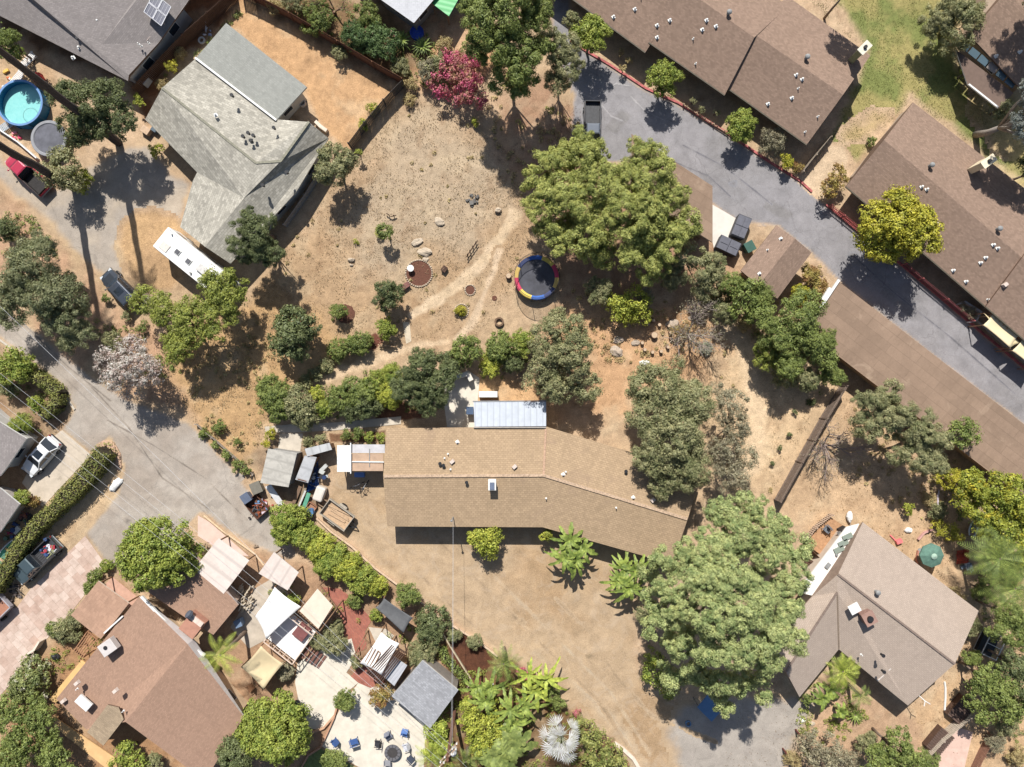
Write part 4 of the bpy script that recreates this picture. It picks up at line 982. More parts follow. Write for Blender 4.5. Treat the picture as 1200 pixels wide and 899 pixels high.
# --- left edge roofs
h12a, _, _, _ = house('grey_roof_cottage', 'grey shingle cottage at the left edge beside the white car', [(-60,440),(0,493),(31,513),(0,558),(-60,520)],
    [[(-60,450,2.8),(0,495,2.8),(31,514,2.8),(8,548,2.8),(0,558,2.8),(-60,560,2.8)]], [SH_GR, WHITE], (200,196,188), 2.8, doors=(), maxw=4, thick=.2)
h12b, _, _, _ = house('grey_roof_shed', 'low grey roofed shed at the left edge below the cottage', [(-60,560),(0,572),(22,592),(0,622),(-60,640)],
    [[(-60,562,2.5),(0,572,2.5),(23,591,2.5),(0,624,2.5),(-60,650,2.5)]], [SH_GR, WHITE], (190,180,170), 2.5, doors=(), win=False, thick=.2, cat='shed')

# --- terracotta house at the bottom left
SH_TC = shingle((170,138,117), 1.0, .14, .26, .12, gap=.9, blotch=.10, name='reddish_shingles')
e, r_ = 2.8, 4.0
h11, h11r, h11f, _ = house('red_brown_house', 'reddish brown gabled house with a skylight in the bottom left corner', [(163,699),(286,838),(235,912),(145,846),(101,855),(66,819)],
    [[(163,699,e),(220,755,r_),(147,846,r_),(101,855,e),(66,819,e)], [(220,755,r_),(286,840,e),(240,915,e),(147,846,r_)]],
    [SH_TC, plain((232,222,216), .8, .08, 2)], (226,196,160), e, doors=((4, 1), (2, 0)), maxw=12,
    vents=[('box',91,800),('pipe',91,807),('box',136,809),('box',157,833),('pipe',145,833),('box',75,821)])
b = W(129,757,3.4); ac = MB().box((b.x, b.y, 3.55), (1.25, 1.5, .75), -.95).build('air_conditioner', plain((214,206,200), .6, .08, 3), h11r, bevel=.03); MB().cyl((b.x-.15, b.y, 3.93), .2, .04, 12).build('fan', DARK, ac)
b = W(99,823,3.4); sk = MB().box((b.x, b.y, 3.5), (1.5, .9, .22), -.72).build('skylight', WHITE, h11r); MB().box((b.x, b.y, 3.60), (1.34, .74, .06), -.72).build('pane', gloss((236,240,244), .15), sk)
roof_obj('porch_roof', [[(102,858,e+.5),(121,874,e+.45),(145,843,r_+.05),(139,829,r_+.1),(126,826,r_+.05)]], [shingle((184,162,134), 1, .2, .34, .14, .8, name='straw_shingles'), FASB], h11, .18)
roof_obj('carport_roof', [[(83,721,2.6),(115,681,2.6),(151,707,2.75),(118,749,2.75)]], [shingle((186,150,126), 1, .3, .5, .1, .9, name='tan_felt'), plain((226,206,186))], h11, .16)
gutter(h11, [(122,742,2.9),(144,722,2.9)], WHITE, .07, 'flashing'); gutter(h11, [(166,699,3.0),(222,757,3.2),(240,768,3.0)], WHITE, .12, 'fascia')
posts(h11, [(86,721),(115,684),(148,707)], 2.5, .06, WOOD)
b = W(208,752,2.6)
# --- the flat roofed annex with the chimney box and dish
h13, h13r, h13f, _ = house('flat_roof_annex', 'flat reddish roof annex with satellite dish under the round tree', [(222,640),(279,709),(250,744),(226,730),(168,690),(190,650)],
    [[(222,640,2.7),(279,709,2.7),(250,744,2.7),(226,730,2.7),(168,690,2.7),(190,650,2.7)]], [SH_TC, plain((226,206,196), .8)], (216,190,170), 2.7, doors=(), win=True, maxw=6, thick=.2, cat='annex')
p = W(228,731,3.0); bx = MB().box((p.x, p.y, 3.1), (1.7, 2.0, 1.0), -.66).build('roof_box', plain((186,136,114), .9, .12, 2), h13r)
MB().box((p.x+.45, p.y+.55, 3.66), (1.5, .5, .14), -.66).build('box_lid', plain((230,206,190), .8), bx)
dsh = MB(); q = W(223,720,3.8); dsh.tube([(q.x, q.y, 3.4), (q.x, q.y, 3.9)], .04, 6); dsh.tube([(q.x, q.y, 3.9), (q.x-.12, q.y+.14, 4.05), (q.x-.2, q.y+.24, 4.1)], [.42, .38, .06], 14); dsh.tube([(q.x, q.y, 3.9), (q.x+.3, q.y-.4, 3.85)], .02, 5)
tag(dsh.build('satellite_dish', plain((90,94,104), .5)), 'small dark satellite dish on the annex roof box', 'satellite dish')
aw = empty('awning', (*W(259,660)[:2], 0), 'cream panel awning over the yard between the annex and the road', 'awning')
roof_obj('panel', [[(256,631,2.6),(292,657,2.6),(262,696,2.75),(227,667,2.75)]], [corrugated((226,210,198), 1.6, 1, .7, .1), WHITE], aw, .08); posts(aw, [(256,634),(289,657),(262,692),(230,667)], 2.55, .06, WOOD)
aw2 = empty('awning', (*W(328,671)[:2], 0), 'small cream square awning above the stacked firewood', 'awning')
roof_obj('panel', [[(321,647,2.5),(350,671,2.5),(337,692,2.6),(303,672,2.6)]], [corrugated((222,206,194), 1.2, 1, .7, .14), WHITE], aw2, .08); posts(aw2, [(321,650),(346,671),(335,689),(307,672)], 2.45, .06, WOOD)

# --- right bottom house
SH_R = shingle((188,170,154), 1.0, .16, .3, .08, gap=.80, blotch=.08, name='taupe_shingles', line=.03)
e, r_ = 2.9, 4.4
h12, h12r, h12f, _ = house('taupe_house', 'L shaped house with taupe shingle roof and brick chimney in the bottom right', [(1011,612),(1147,716),(1064,827),(983,761),(937,817),(915,790),(952,699),(978,674)],
    [[(1011,612,e),(1147,716,e),(1119,778,r_),(982,673,r_)], [(982,673,r_),(1119,778,r_),(1064,827,e),(983,761,e),(981,694,r_-.1),(952,699,e)] ,
     [(981,694,r_-.1),(983,761,e),(937,817,e),(921,787,r_-.4)], [(981,694,r_-.1),(921,787,r_-.4),(905,770,e),(940,712,e),(952,699,e)]],
    [SH_R, plain((150,128,112), .8)], (214,196,176), e, doors=((1, 1), (4, 1)), maxw=14, vents=[('cowl',1026,693),('pipe',1009,767),('dark',1033,767),('dark',1034,786),('cap',941,736)])
ridge_strip(h12r, [(982,673,r_+.02),(1119,778,r_+.02)], plain((140,122,110), .9, .2, 6), .2); ridge_strip(h12r, [(981,694,r_-.08),(921,787,r_-.38)], plain((140,122,110), .9, .2, 6), .2)
ridge_strip(h12r, [(981,694,r_-.1),(983,760,e+.03)], plain((146,128,110), .9, .2, 6), .12, 'valley_flashing'); gutter(h12r, [(1028,798,e+.05),(1071,758,r_-.45)], plain((226,214,202), .7), .05, 'flashing')
chimney(h12, 1010, 719, 2, 4.9, 1.0, 1.1, .5, plain((150,118,106), .9, .2, 5), mc_=plain((168,134,120), .9)); 
p, n_ = hit(1001, 713, h12f); MB().box((p.x, p.y, p.z+.05), (1.0, .9, .12), .5).build('chimney_flashing', WHITE, h12r)
p, n_ = hit(1079, 815, h12f); vt = MB(); q = W(1082,820,3.0); vt.tube([(q.x-.6, q.y+.6, 2.6), (q.x, q.y, 3.3), (q.x+.5, q.y-.3, 3.3)], .04, 6); vt.tube([(q.x, q.y, 3.3), (q.x-.1, q.y-.5, 3.3)], .04, 6); tag(vt.build('antenna', WHITE), 'thin white aerial at the lower corner of the taupe house', 'antenna')
fr_ = empty('flat_white_roof', (*W(975,660)[:2], 0), 'flat white extension roof with skylights between the deck and the taupe roof', 'extension')
roof_obj('roof', [[(1007,614,2.75),(978,674,2.75),(952,698,2.75),(934,694,2.75),(966,652,2.75),(992,618,2.75)]], [plain((244,238,228), .8, .06, 1), WHITE], fr_, .18)
MB().prism(offset_poly([tuple(W(a, b, 2.7))[:2] for a, b in [(1004,616),(978,672),(952,695),(938,692),(968,654),(993,620)]], .35), -.1, 2.56).build('wall', wallmat((214,196,176)), fr_)
for k in range(3):
    p = W(993-5*k, 629+7.5*k, 2.8); MB().box((p.x, p.y, 2.83), (1.0, .5, .14), .45).build('skylight', gloss((150,160,146), .15), fr_)
p = W(970,663,2.8); MB().box((p.x, p.y, 2.83), (.6, .35, .16), .9).build('hatch', GREY, fr_); p = W(980,650,2.8); MB().cyl((p.x, p.y, 2.7), .12, .3, 8).build('roof_vent', GREY, fr_)
# ================================================================ FENCES, SHEDS, CANOPIES
def fence(pts, h, mt, label, name='wood_fence', gap=.02, bw=.14, post=2.4, pmt=None, rails=True, cat='fence', lean=0.0, solid=False, cap=None):
    P_ = [W(a, b, 0) for a, b in pts]; root = empty(name, P_[0], label, cat); pb = MB()
    for i in range(len(P_)-1):
        a, b = P_[i], P_[i+1]; d = (b-a); L = d.length; d.normalize(); s = Vector((-d.y, d.x, 0)); rz = math.atan2(d.y, d.x)
        if solid: pb.beam(a+Vector((0, 0, h/2-.05)), b+Vector((0, 0, h/2-.05)), .16, h+.1)
        else:
            n = max(1, int(L/(bw+gap)))
            for k in range(n):
                q = a+d*((k+.5)*L/n); hh = h+random.uniform(-.03, .03); q2 = q+s*(.05+random.uniform(-.006, .006)+lean); pb.box((q2.x, q2.y, hh/2), (bw, .025, hh), rz, k=0)
            if rails:
                for z in (.3, h-.25): pb.beam(a+Vector((0, 0, z)), b+Vector((0, 0, z)), .05, .09)
    pb.build('panel', mt, root)
    if cap:
        cb = MB()
        for i in range(len(P_)-1): cb.beam(P_[i]+Vector((0, 0, h+.04)), P_[i+1]+Vector((0, 0, h+.04)), .2, .07)
        cb.build('cap', cap, root)
    if post:
        for i in range(len(P_)-1):
            L = (P_[i+1]-P_[i]).length; n = max(1, int(L/post))
            for k in range(n+(i == len(P_)-2)):
                q = P_[i].lerp(P_[i+1], k/n); MB().box((q.x, q.y, h/2), (.1, .1, h+.12)).build('post', pmt or mt, root)
    return root
def lowwall(pts, h, w_, mt, label, name='garden_wall', cat='wall'):
    b = MB(); P_ = [W(a, c, 0) for a, c in pts]
    for i in range(len(P_)-1):
        d = (P_[i+1]-P_[i]).normalized()*.02; b.beam(P_[i]-d+Vector((0, 0, h/2-.06)), P_[i+1]+d+Vector((0, 0, h/2-.06+.001*i)), w_, h+.12)
    return tag(b.build(name, mt, bevel=.02), label, cat)
fence([(279,0),(222,50),(165,110)], 1.8, WOODD, 'dark wooden fence between the solar roof house and the olive roof house')
fence([(285,-4),(300,3),(345,26),(400,58),(440,82),(474,101)], 1.9, plain((128,88,66), .9, .3, 6), 'long reddish brown board fence above the orange dirt yard')
fence([(474,101),(452,124),(430,150),(412,174)], 1.7, plain((92,88,84), .9, .25, 5), 'dark grey fence between the orange yard and the dry lot')
fence([(382,196),(360,232),(336,266)], 1.3, plain((150,150,150), .9, .2, 5), 'grey fence along the garage wing of the olive roof house')
fence([(983,452),(960,490),(932,540),(907,585)], 1.9, plain((138,120,106), .9, .25, 5), 'weathered fence dividing the right hand dry lots')
fence([(231,497),(250,513),(275,535),(298,556)], .55, plain((176,164,150), .9, .2, 5), 'low weathered rail fence along the road below the dry lot', post=2.2)
fence([(942,638),(957,653)], 1.0, WOOD, 'short plank screen at the foot of the deck', post=1.5)
fence([(941,633),(953,617),(972,602)], 1.0, plain((206,180,156), .9, .15, 5), 'pale plank railing round the wooden deck', gap=.1, bw=.1)
fence([(970,243),(985,255),(1009,275)], 1.0, plain((206,110,104), .8, .15, 4), 'red and white railing of the upper apartment patio', gap=.12, bw=.06, pmt=M_RED)
fence([(1056,311),(1075,328),(1104,352),(1134,377)], 1.1, plain((150,86,88), .8, .2, 4), 'dark red railing of the lower apartment patio', gap=.10, bw=.06, pmt=M_RED)
fence([(800,124),(815,134),(835,147),(852,158)], .5, plain((196,170,140), .9, .2, 5), 'low log fence in the planting strip between round bushes', gap=.5, bw=.1, post=1.6)
fence([(936,205),(951,186),(968,165)], 1.3, plain((176,160,140), .9, .2, 5), 'wooden side fence at the lower end of the apartment row')
fence([(1078,884),(1098,862),(1134,832)], 1.3, plain((206,190,170), .9, .2, 5), 'grey board fence beside the two slatted bins in the bottom right', gap=.03)
fence([(1138,899),(1147,880),(1158,858)], 1.1, plain((150,110,90), .9, .2, 5), 'brown fence at the lower right corner yard')
lowwall([(372,607),(388,622),(413,640),(440,665),(455,676),(474,690),(497,707),(515,722),(540,738),(560,750),(583,768)], .35, .18, plain((220,190,160), .9, .15, 3), 'long low cream wall between the main drive and the planting beds')
lowwall([(720,870),(730,877),(742,888),(752,905)], .25, .35, plain((236,216,196), .9, .1, 3), 'curved white kerb wall at the bottom end of the drive')
lowwall([(240,604),(262,622),(300,649),(310,662)], .25, .16, plain((226,196,160), .9, .15, 3), 'pale retaining kerb between the road and the cream deck')
lowwall([(505,718),(530,760),(552,795),(548,806)], .3, .14, plain((196,180,150), .9, .2, 3), 'inner edging wall of the brown mulch bed')
lowwall([(353,900),(362,884),(376,875),(384,858),(392,840),(398,818),(400,812)], .3, .18, plain((196,150,120), .9, .15, 4), 'curved brick edge between the two concrete patios')
lowwall([(392,838),(380,852),(368,857),(358,853)], .32, .18, plain((206,164,132), .9, .15, 4), 'rounded brick edge of the upper patio')
lowwall([(40,762),(47,758),(53,748)], 1.0, .2, plain((232,216,196), .9, .08, 3), 'short curved white wall at the end of the paved drive')
lowwall([(115,681),(110,690),(98,704),(86,722),(80,736)], .2, .2, plain((190,164,136), .9, .2, 3), 'edging wall beside the paved drive')
lowwall([(523,447),(528,444),(549,438),(553,446)], 1.1, .45, plain((232,224,210), .9, .08, 2), 'white outdoor kitchen counter on the small concrete patio', name='outdoor_counter', cat='counter')
lowwall([(562,462),(583,462)], 1.2, .6, WHITE, 'white cabinet behind the ribbed patio roof', name='cabinet', cat='cabinet')
lowwall([(0,152),(24,168),(46,187)], .5, .12, WHITE, 'white pipe rail beside the trampoline yard', name='rail', cat='rail')
lowwall([(1134,97),(1152,112),(1168,124)], .3, .15, WHITE, 'thin white edge along the porch of the shaded brown house', name='edging', cat='edging')

def shed(name, corners, h, mt, side, label, cat='shed', slope=.0, thick=.1, trim=WHITE, ribs=None):
    """corners in px in order; z may fall by slope towards the far side"""
    zz = [h, h, h-slope, h-slope]; f = [(a, b, z) for (a, b), z in zip(corners, zz)]; E = [tuple(W(*p))[:2] for p in f]; P_ = offset_poly(E, .12); c = sum((Vector(p) for p in P_), Vector((0, 0)))/4
    root = empty(name, (c.x, c.y, 0), label, cat); MB().prism(P_, -.05, h-slope-thick-.01).build('wall', side, root); roof_obj('roof', [f], [mt, trim], root, thick)
    a, b = Vector((*P_[0], 0)), Vector((*P_[1], 0)); d = (b-a).normalized(); q = a.lerp(b, .5); dr = MB().box((q.x, q.y, .95), (.9, .08, 1.8), math.atan2(d.y, d.x)).build('door', DOORM, root)
    return root
sm = corrugated((196,190,178), 1.0, 1, .5, .35)
st = shed('storage_shed', [(314,526),(348,531),(338,571),(305,566)], 2.3, sm, plain((150,148,144), .7, .15, 3), 'grey metal storage shed with ribbed roof beside the junk pile', slope=.1)
shed('lean_to', [(357,526),(386,519),(389,527),(360,535)], 1.9, corrugated((196,196,194), .8), WOOD, 'narrow grey roofed lean to above the blue junk', cat='shed')
shed('lean_to', [(357,534),(371,536),(361,566),(346,562)], 1.8, corrugated((186,186,186), 1.2, 1, .6, .15), WOOD, 'grey panel roofed shelter between the shed and the blue junk', cat='shed')
shed('grey_shed', [(495,774),(537,809),(504,854),(459,816)], 2.7, shingle((168,168,170), 1, .2, .34, .2, .8, blotch=.2, name='speckled_shingles'), plain((150,140,130)), 'square shed with speckled grey shingle roof at the edge of the patio', slope=.5, thick=.14)
shed('small_shed', [(461,769),(477,780),(462,804),(447,791)], 2.2, corrugated((196,196,200), .35, 1, .6, .1), WOOD, 'small pale grey roofed store touching the speckled grey shed', slope=.2)

def canopy(corners, z, mt, label, sag=.25, name='shade_canopy', post=True, pm_=None, cat='canopy', th=.03):
    zs = z if hasattr(z, '__len__') else [z]*4; C_ = [W(a, b, q) for (a, b), q in zip(corners, zs)]; c = sum(C_, Vector())/4; root = empty(name, (c.x, c.y, 0), label, cat)
    n = 10; vs = []; b = MB()
    for i in range(n+1):
        for j in range(n+1):
            u, v = i/n, j/n; p = C_[0].lerp(C_[1], u).lerp(C_[3].lerp(C_[2], u), v); edge = math.sin(PI*u)*math.sin(PI*v)
            cc = Vector((c.x, c.y, p.z)); pull = .06*(math.sin(PI*u)*(abs(v-.5)*2)**3+math.sin(PI*v)*(abs(u-.5)*2)**3); p = p.lerp(cc, pull); p.z -= sag*edge-.03*math.sin(u*22)*sag; vs.append(p)
    b.add(vs, [(i*(n+1)+j, (i+1)*(n+1)+j, (i+1)*(n+1)+j+1, i*(n+1)+j+1) for i in range(n) for j in range(n)])
    o = b.build('fabric', mt, root, smooth=True); sl = o.modifiers.new('thickness', 'SOLIDIFY'); sl.thickness = th
    if post:
        for q in C_: MB().box((q.x, q.y, q.z/2), (.09, .09, q.z)).build('post', pm_ or WOOD, root)
    return root
CLOTH = plain((246,242,236), .9, .05, 1.2); CREAM = plain((232,214,192), .9, .06, 1.2); SAND = plain((216,196,156), .9, .06, 1)
canopy([(322,688),(353,711),(312,749),(299,722)], 2.5, CLOTH, 'large white fabric canopy stretched beside the railed white deck')
canopy([(306,757),(332,778),(309,808),(283,782)], 2.3, SAND, 'sand coloured shade sail above the lower yard with wooden chairs', sag=.35)
canopy([(447,741),(468,754),(447,791),(422,777)], 2.5, CLOTH, 'white shade cloth over the pergola next to the grey roofed store', sag=.18)
canopy([(450,701),(484,724),(473,742),(440,712)], 2.2, plain((104,104,104), .9, .12, 3), 'dark mesh shade cloth under the hedge along the drive', sag=.15)
canopy([(1153,367),(1178,387),(1196,402),(1183,408)], 2.2, plain((226,206,160), .9, .05, 1), 'small cream awning at the right edge of the apartment patio', sag=.1)
canopy([(1164,366),(1196,391),(1184,408),(1152,381)], 2.3, plain((238,218,176), .9, .05, 1), 'cream patio awning below the stepped apartment roof', sag=.1)
canopy([(1200,395),(1224,414),(1212,432),(1186,411)], 2.3, plain((238,218,176), .9, .05, 1), 'cream patio awning cut by the right edge', sag=.1)
def pergola(corners, z, n, label, cover=None, name='pergola', mt=None, both=False, bw=.08):
    C_ = [W(a, b, z) for a, b in corners]; c = sum(C_, Vector())/4; root = empty(name, (c.x, c.y, 0), label, 'pergola'); mt = mt or WOOD
    b = MB(); b.beam(C_[0], C_[1], .09, .16); b.build('beam', mt, root); b = MB(); b.beam(C_[3], C_[2], .09, .16); b.build('beam', mt, root); r = MB()
    for i in range(n):
        t = i/(n-1); r.beam(C_[0].lerp(C_[1], t)+Vector((0, 0, .15)), C_[3].lerp(C_[2], t)+Vector((0, 0, .15)), bw, .13)
    r.build('rafters', mt, root)
    for q in C_: MB().box((q.x, q.y, z/2), (.1, .1, z)).build('post', mt, root)
    if cover:
        D = [W(a, b_, z+.28) for a, b_ in cover]; k = MB(); k.add(D+[d-Vector((0, 0, .05)) for d in D], [(0, 1, 2, 3), (7, 6, 5, 4), (0, 4, 5, 1), (1, 5, 6, 2), (2, 6, 7, 3), (3, 7, 4, 0)]); o = k.build('cover', CREAM, root)
    return root
pergola([(375,686),(395,712),(375,739),(350,717)], 2.5, 9, 'slatted pergola with cream cover over the red brick patio', cover=[(372,690),(390,710),(373,737),(351,716)])
pergola([(426,748),(446,765),(436,784),(415,768)], 2.3, 8, 'open brown pergola beams beside the white shade cloth')
pergola([(460,755),(475,765),(446,800),(430,788)], 2.3, 9, 'brown timber pergola under the white shade cloth', mt=WOODD)
pergola([(103,740),(114,749),(98,770),(88,762)], 2.0, 6, 'small wooden trellis roof between the bush and the red brown house', mt=plain((176,130,96), .9, .2))
pergola([(1166,360),(1185,376),(1178,386),(1160,370)], 2.1, 5, 'wooden porch frame above the cream awning', mt=WOODP)
# white deck with railing
dk = empty('deck', (*W(348,745)[:2], 0), 'white railed deck with a brown cover on it beside the white canopy', 'deck')
D4 = [(338,716),(370,741),(346,774),(313,748)]
MB().prism([tuple(W(a, b, .9))[:2] for a, b in D4], .78, .9).build('floor', CLOTH, dk)
rl = [W(a, b, .9) for a, b in D4]; rb = MB()
for i in range(4):
    a, b = rl[i], rl[(i+1) % 4]; rb.beam(a+Vector((0, 0, 1.0)), b+Vector((0, 0, 1.0)), .1, .06); rb.beam(a+Vector((0, 0, .35)), b+Vector((0, 0, .35)), .05, .05)
    for k in range(6): p = a.lerp(b, k/6); rb.box((p.x, p.y, 1.4), (.07, .07, 1.0))
rb.build('railing', plain((224,200,180), .8, .1), dk); 
for p in rl: MB().box((p.x, p.y, .39), (.12, .12, .78)).build('post', WOOD, dk)
stp = MB(); a, b = W(352,768,.5), W(362,754,.5); o_ = Vector((.34, -.30, 0))
for k in range(5): q = (a+b)/2+o_*(k+.7); stp.box((q.x, q.y, .72-.15*k), ((b-a).length, .26, .05), math.atan2(b.y-a.y, b.x-a.x))
stp.build('stairs', plain((130,92,80), .9), dk)
q = W(354,740,1.1); hc = MB().box((q.x, q.y, 1.16), (1.5, 1.3, .5), .9); tag(hc.build('spa_cover', plain((134,84,80), .7, .15, 3), bevel=.06), 'folded red brown cover lying on the white deck', 'cover')
# wooden deck right
wd = empty('deck', (*W(962,630)[:2], 0), 'brown plank deck beside the flat white roof, top right of the big pine', 'deck')
A, B, C2, D = [W(a, b, .5) for a, b in ((972,605),(991,618),(964,652),(944,637))]; pb = MB()
for k in range(16): t = (k+.5)/16; pb.beam(A.lerp(B, t)-Vector((0, 0, .03)), D.lerp(C2, t)-Vector((0, 0, .03)), .13, .05)
pb.build('planks', plain((190,146,108), .9, .2, 4), wd); MB().prism([tuple(v)[:2] for v in (A, B, C2, D)], -.05, .42).build('frame', WOODD, wd)
stp = MB(); 
for k in range(3): q = W(949+3*k*0, 657+4*k, .3); stp.box((q.x, q.y, .4-.13*k), (1.2, .3, .05), -.6)
tag(stp.build('steps', WOODD), 'dark wooden steps at the foot of the plank deck', 'steps')

# ================================================================ VEHICLES
TYRE = plain((34,34,36), .9, .1, 6); GLS = gloss((34,42,50), .05, coat=.5)
def place(root, px, py, heading):
    p = W(px, py, 0); root.location = (p.x, p.y, 0.03); root.rotation_euler = (0, 0, heading)
def hd(dx, dy): return math.atan2(-dy, dx)      # heading from a pixel direction
def vehicle(name, L, Wd, H_, kind, paint, label, cat, px, py, heading, bedmat=None, roofmat=None):
    root = empty(name, (0, 0, 0), label, cat); hl = L/2; hw = Wd/2; b = MB()
    if kind == 'pickup': st = [(-hl, .70, .84), (-hl+.06, .95, .97), (-hl+1.7, .96, 1.0), (-.15, .96, 1.0), (.9, .97, 1.0), (hl-1.2, .97, 1.0), (hl-.5, .93, .96), (hl-.12, .80, .80), (hl, .62, .55)]
    else: st = [(-hl, .72, .62), (-hl+.10, .86, .92), (-hl+.6, .95, .98), (-.3, 1.0, .98), (.9, .99, .98), (hl-1.1, .96, .94), (hl-.45, .88, .84), (hl-.10, .72, .68), (hl, .55, .48)]
    ring = []
    for x, wf, zt in st:
        w_ = hw*wf; pts = [(x, -w_*.94, .28), (x, -w_, .5), (x, -w_*.985, zt-.16), (x, -w_*.90, zt-.02), (x, -w_*.45, zt+.025), (x, w_*.45, zt+.025), (x, w_*.90, zt-.02), (x, w_*.985, zt-.16), (x, w_, .5), (x, w_*.94, .28)]; ring.append(pts)
    vs = [p for r in ring for p in r]; n = 10; fs = []
    bedx = (-hl+.1, -.42)
    for i in range(len(ring)-1):
        for j in range(n):
            if kind == 'pickup' and j in (3, 4, 5) and st[i][0] >= bedx[0]-.2 and st[i+1][0] <= -.1: continue
            fs.append((i*n+j, i*n+(j+1) % n, (i+1)*n+(j+1) % n, (i+1)*n+j))
    fs.append(tuple(range(n-1, -1, -1))); fs.append(tuple((len(ring)-1)*n+j for j in range(n))); b.add(vs, fs); body = b.build('body', paint, root, smooth=False, bevel=.025)
    if kind == 'pickup':
        bd = MB(); w_ = hw*.96*.86; x0, x1 = -hl+.08, -.18
        bd.box(((x0+x1)/2, 0, .62), (x1-x0, 2*w_, .04)); 
        for sg in (-1, 1): bd.box(((x0+x1)/2, sg*w_, .82), (x1-x0+.1, .07, .42))
        bd.box((x0, 0, .82), (.07, 2*w_, .42)); bd.box((x1, 0, .82), (.06, 2*w_, .44))
        for k in range(7): bd.box(((x0+x1)/2, -w_*.8+k*w_*.27, .65), (x1-x0-.1, .05, .03))
        bd.build('bed', bedmat or plain((70,70,72), .6, .2, 4), root); cx0, cx1, tx0, tx1 = -.14, 1.62, .0, 1.0
    elif kind == 'suv': cx0, cx1, tx0, tx1 = -hl+.12, 1.05, -hl+.5, .42
    else: cx0, cx1, tx0, tx1 = -hl+.35, 1.0, -hl+1.0, .25
    zb, zt = .95, H_-.03; wb, wt = hw*.90, hw*.70; g = MB()
    lo = [(cx0, -wb, zb), (cx1, -wb*.94, zb), (cx1, wb*.94, zb), (cx0, wb, zb)]; hi = [(tx0, -wt, zt), (tx1, -wt, zt), (tx1, wt, zt), (tx0, wt, zt)]
    g.add(lo+hi, [(0, 1, 5, 4), (1, 2, 6, 5), (2, 3, 7, 6), (3, 0, 4, 7), (4, 5, 6, 7)]); g.build('window', GLS, root)
    r = MB(); r.add([(tx0-.04, -wt-.02, zt-.02), (tx1+.03, -wt-.02, zt-.02), (tx1+.03, wt+.02, zt-.02), (tx0-.04, wt+.02, zt-.02), (tx0+.08, -wt+.1, zt+.05), (tx1-.08, -wt+.1, zt+.05), (tx1-.08, wt-.1, zt+.05), (tx0+.08, wt-.1, zt+.05)], [(3, 2, 1, 0), (4, 5, 6, 7), (0, 1, 5, 4), (1, 2, 6, 5), (2, 3, 7, 6), (3, 0, 4, 7)])
    for sg in (-1, 1):
        for xa, xb in ((cx1, tx1), (cx0, tx0)): r.beam((xa, sg*wb*(.94 if xa == cx1 else 1), zb), (xb, sg*wt, zt), .08, .06)
        xm = (tx0+tx1)/2; r.beam((xm, sg*wb, zb), (xm, sg*wt, zt), .09, .05)
    r.build('roof', roofmat or paint, root, bevel=.015)
    if kind != 'pickup' : MB().box(((tx0+tx1)/2+.2, 0, zt+.055), (.75, .8, .015)).build('sunroof', GLS, root)
    for x in (hl-.85, -hl+.85):
        for sg in (-1, 1):
            wl = MB(); wl.tube([(x, sg*(hw-.22), .33), (x, sg*(hw+.0), .33)], .33, 16); o = wl.build('wheel', TYRE, root); MB().tube([(x, sg*(hw-.03), .33), (x, sg*(hw+.015), .33)], .19, 12).build('rim', STEEL, o)
    for sg in (-1, 1):
        MB().box((hl-.17, sg*hw*.60, .66), (.24, .34, .13), sg*-.25).build('headlight', gloss((226,230,232), .1), root); MB().box((-hl+.07, sg*hw*.74, .76), (.12, .2, .2)).build('tail_light', gloss((150,26,24), .2), root)
        MB().box((cx1-.2, sg*(hw+.08), 1.0), (.12, .18, .12)).build('mirror', paint, root, bevel=.02)
    MB().box((hl+.0, 0, .42), (.16, Wd*.78, .18)).build('bumper', DARK, root, bevel=.03); MB().box((-hl, 0, .45), (.14, Wd*.86, .18)).build('bumper', DARK if kind != 'pickup' else STEEL, root, bevel=.03)
    place(root, px, py, heading); return root
vehicle('parked_car', 4.5, 1.82, 1.46, 'sedan', gloss((246,246,244), .22, coat=.6), 'white car with dark sunroof parked on the left concrete driveway', 'car', 53.5, 534, hd(-.66,.75), roofmat=gloss((248,248,246), .2, coat=.6))
vehicle('parked_car', 4.6, 1.9, 1.66, 'suv', gloss((66,72,80), .25, .3, .7), 'dark grey car parked on the upper driveway beside the green tree', 'car', 146, 340, hd(-.70,-.72), roofmat=gloss((74,80,90), .25, .3, .7))
vehicle('pickup_truck', 5.5, 1.95, 1.75, 'pickup', gloss((84,100,104), .28, .3, .7), 'grey green pickup truck with junk in its bed beside the long hedge', 'pickup', 48.5, 655, hd(-.72,.70))
vehicle('pickup_truck', 5.2, 1.85, 1.75, 'pickup', gloss((120,126,134), .28, .4, .7), 'grey pickup truck with empty black bed under the edge of the pepper trees', 'pickup', 693, 152, hd(-.02,1))
vehicle('pickup_truck', 5.0, 1.8, 1.6, 'pickup', gloss((196,48,78), .35, .1, .5), 'old crimson pickup with black bed beside the palm trunk, top left', 'pickup', 38, 206, hd(-.73,-.68), bedmat=plain((48,44,42), .7, .2))
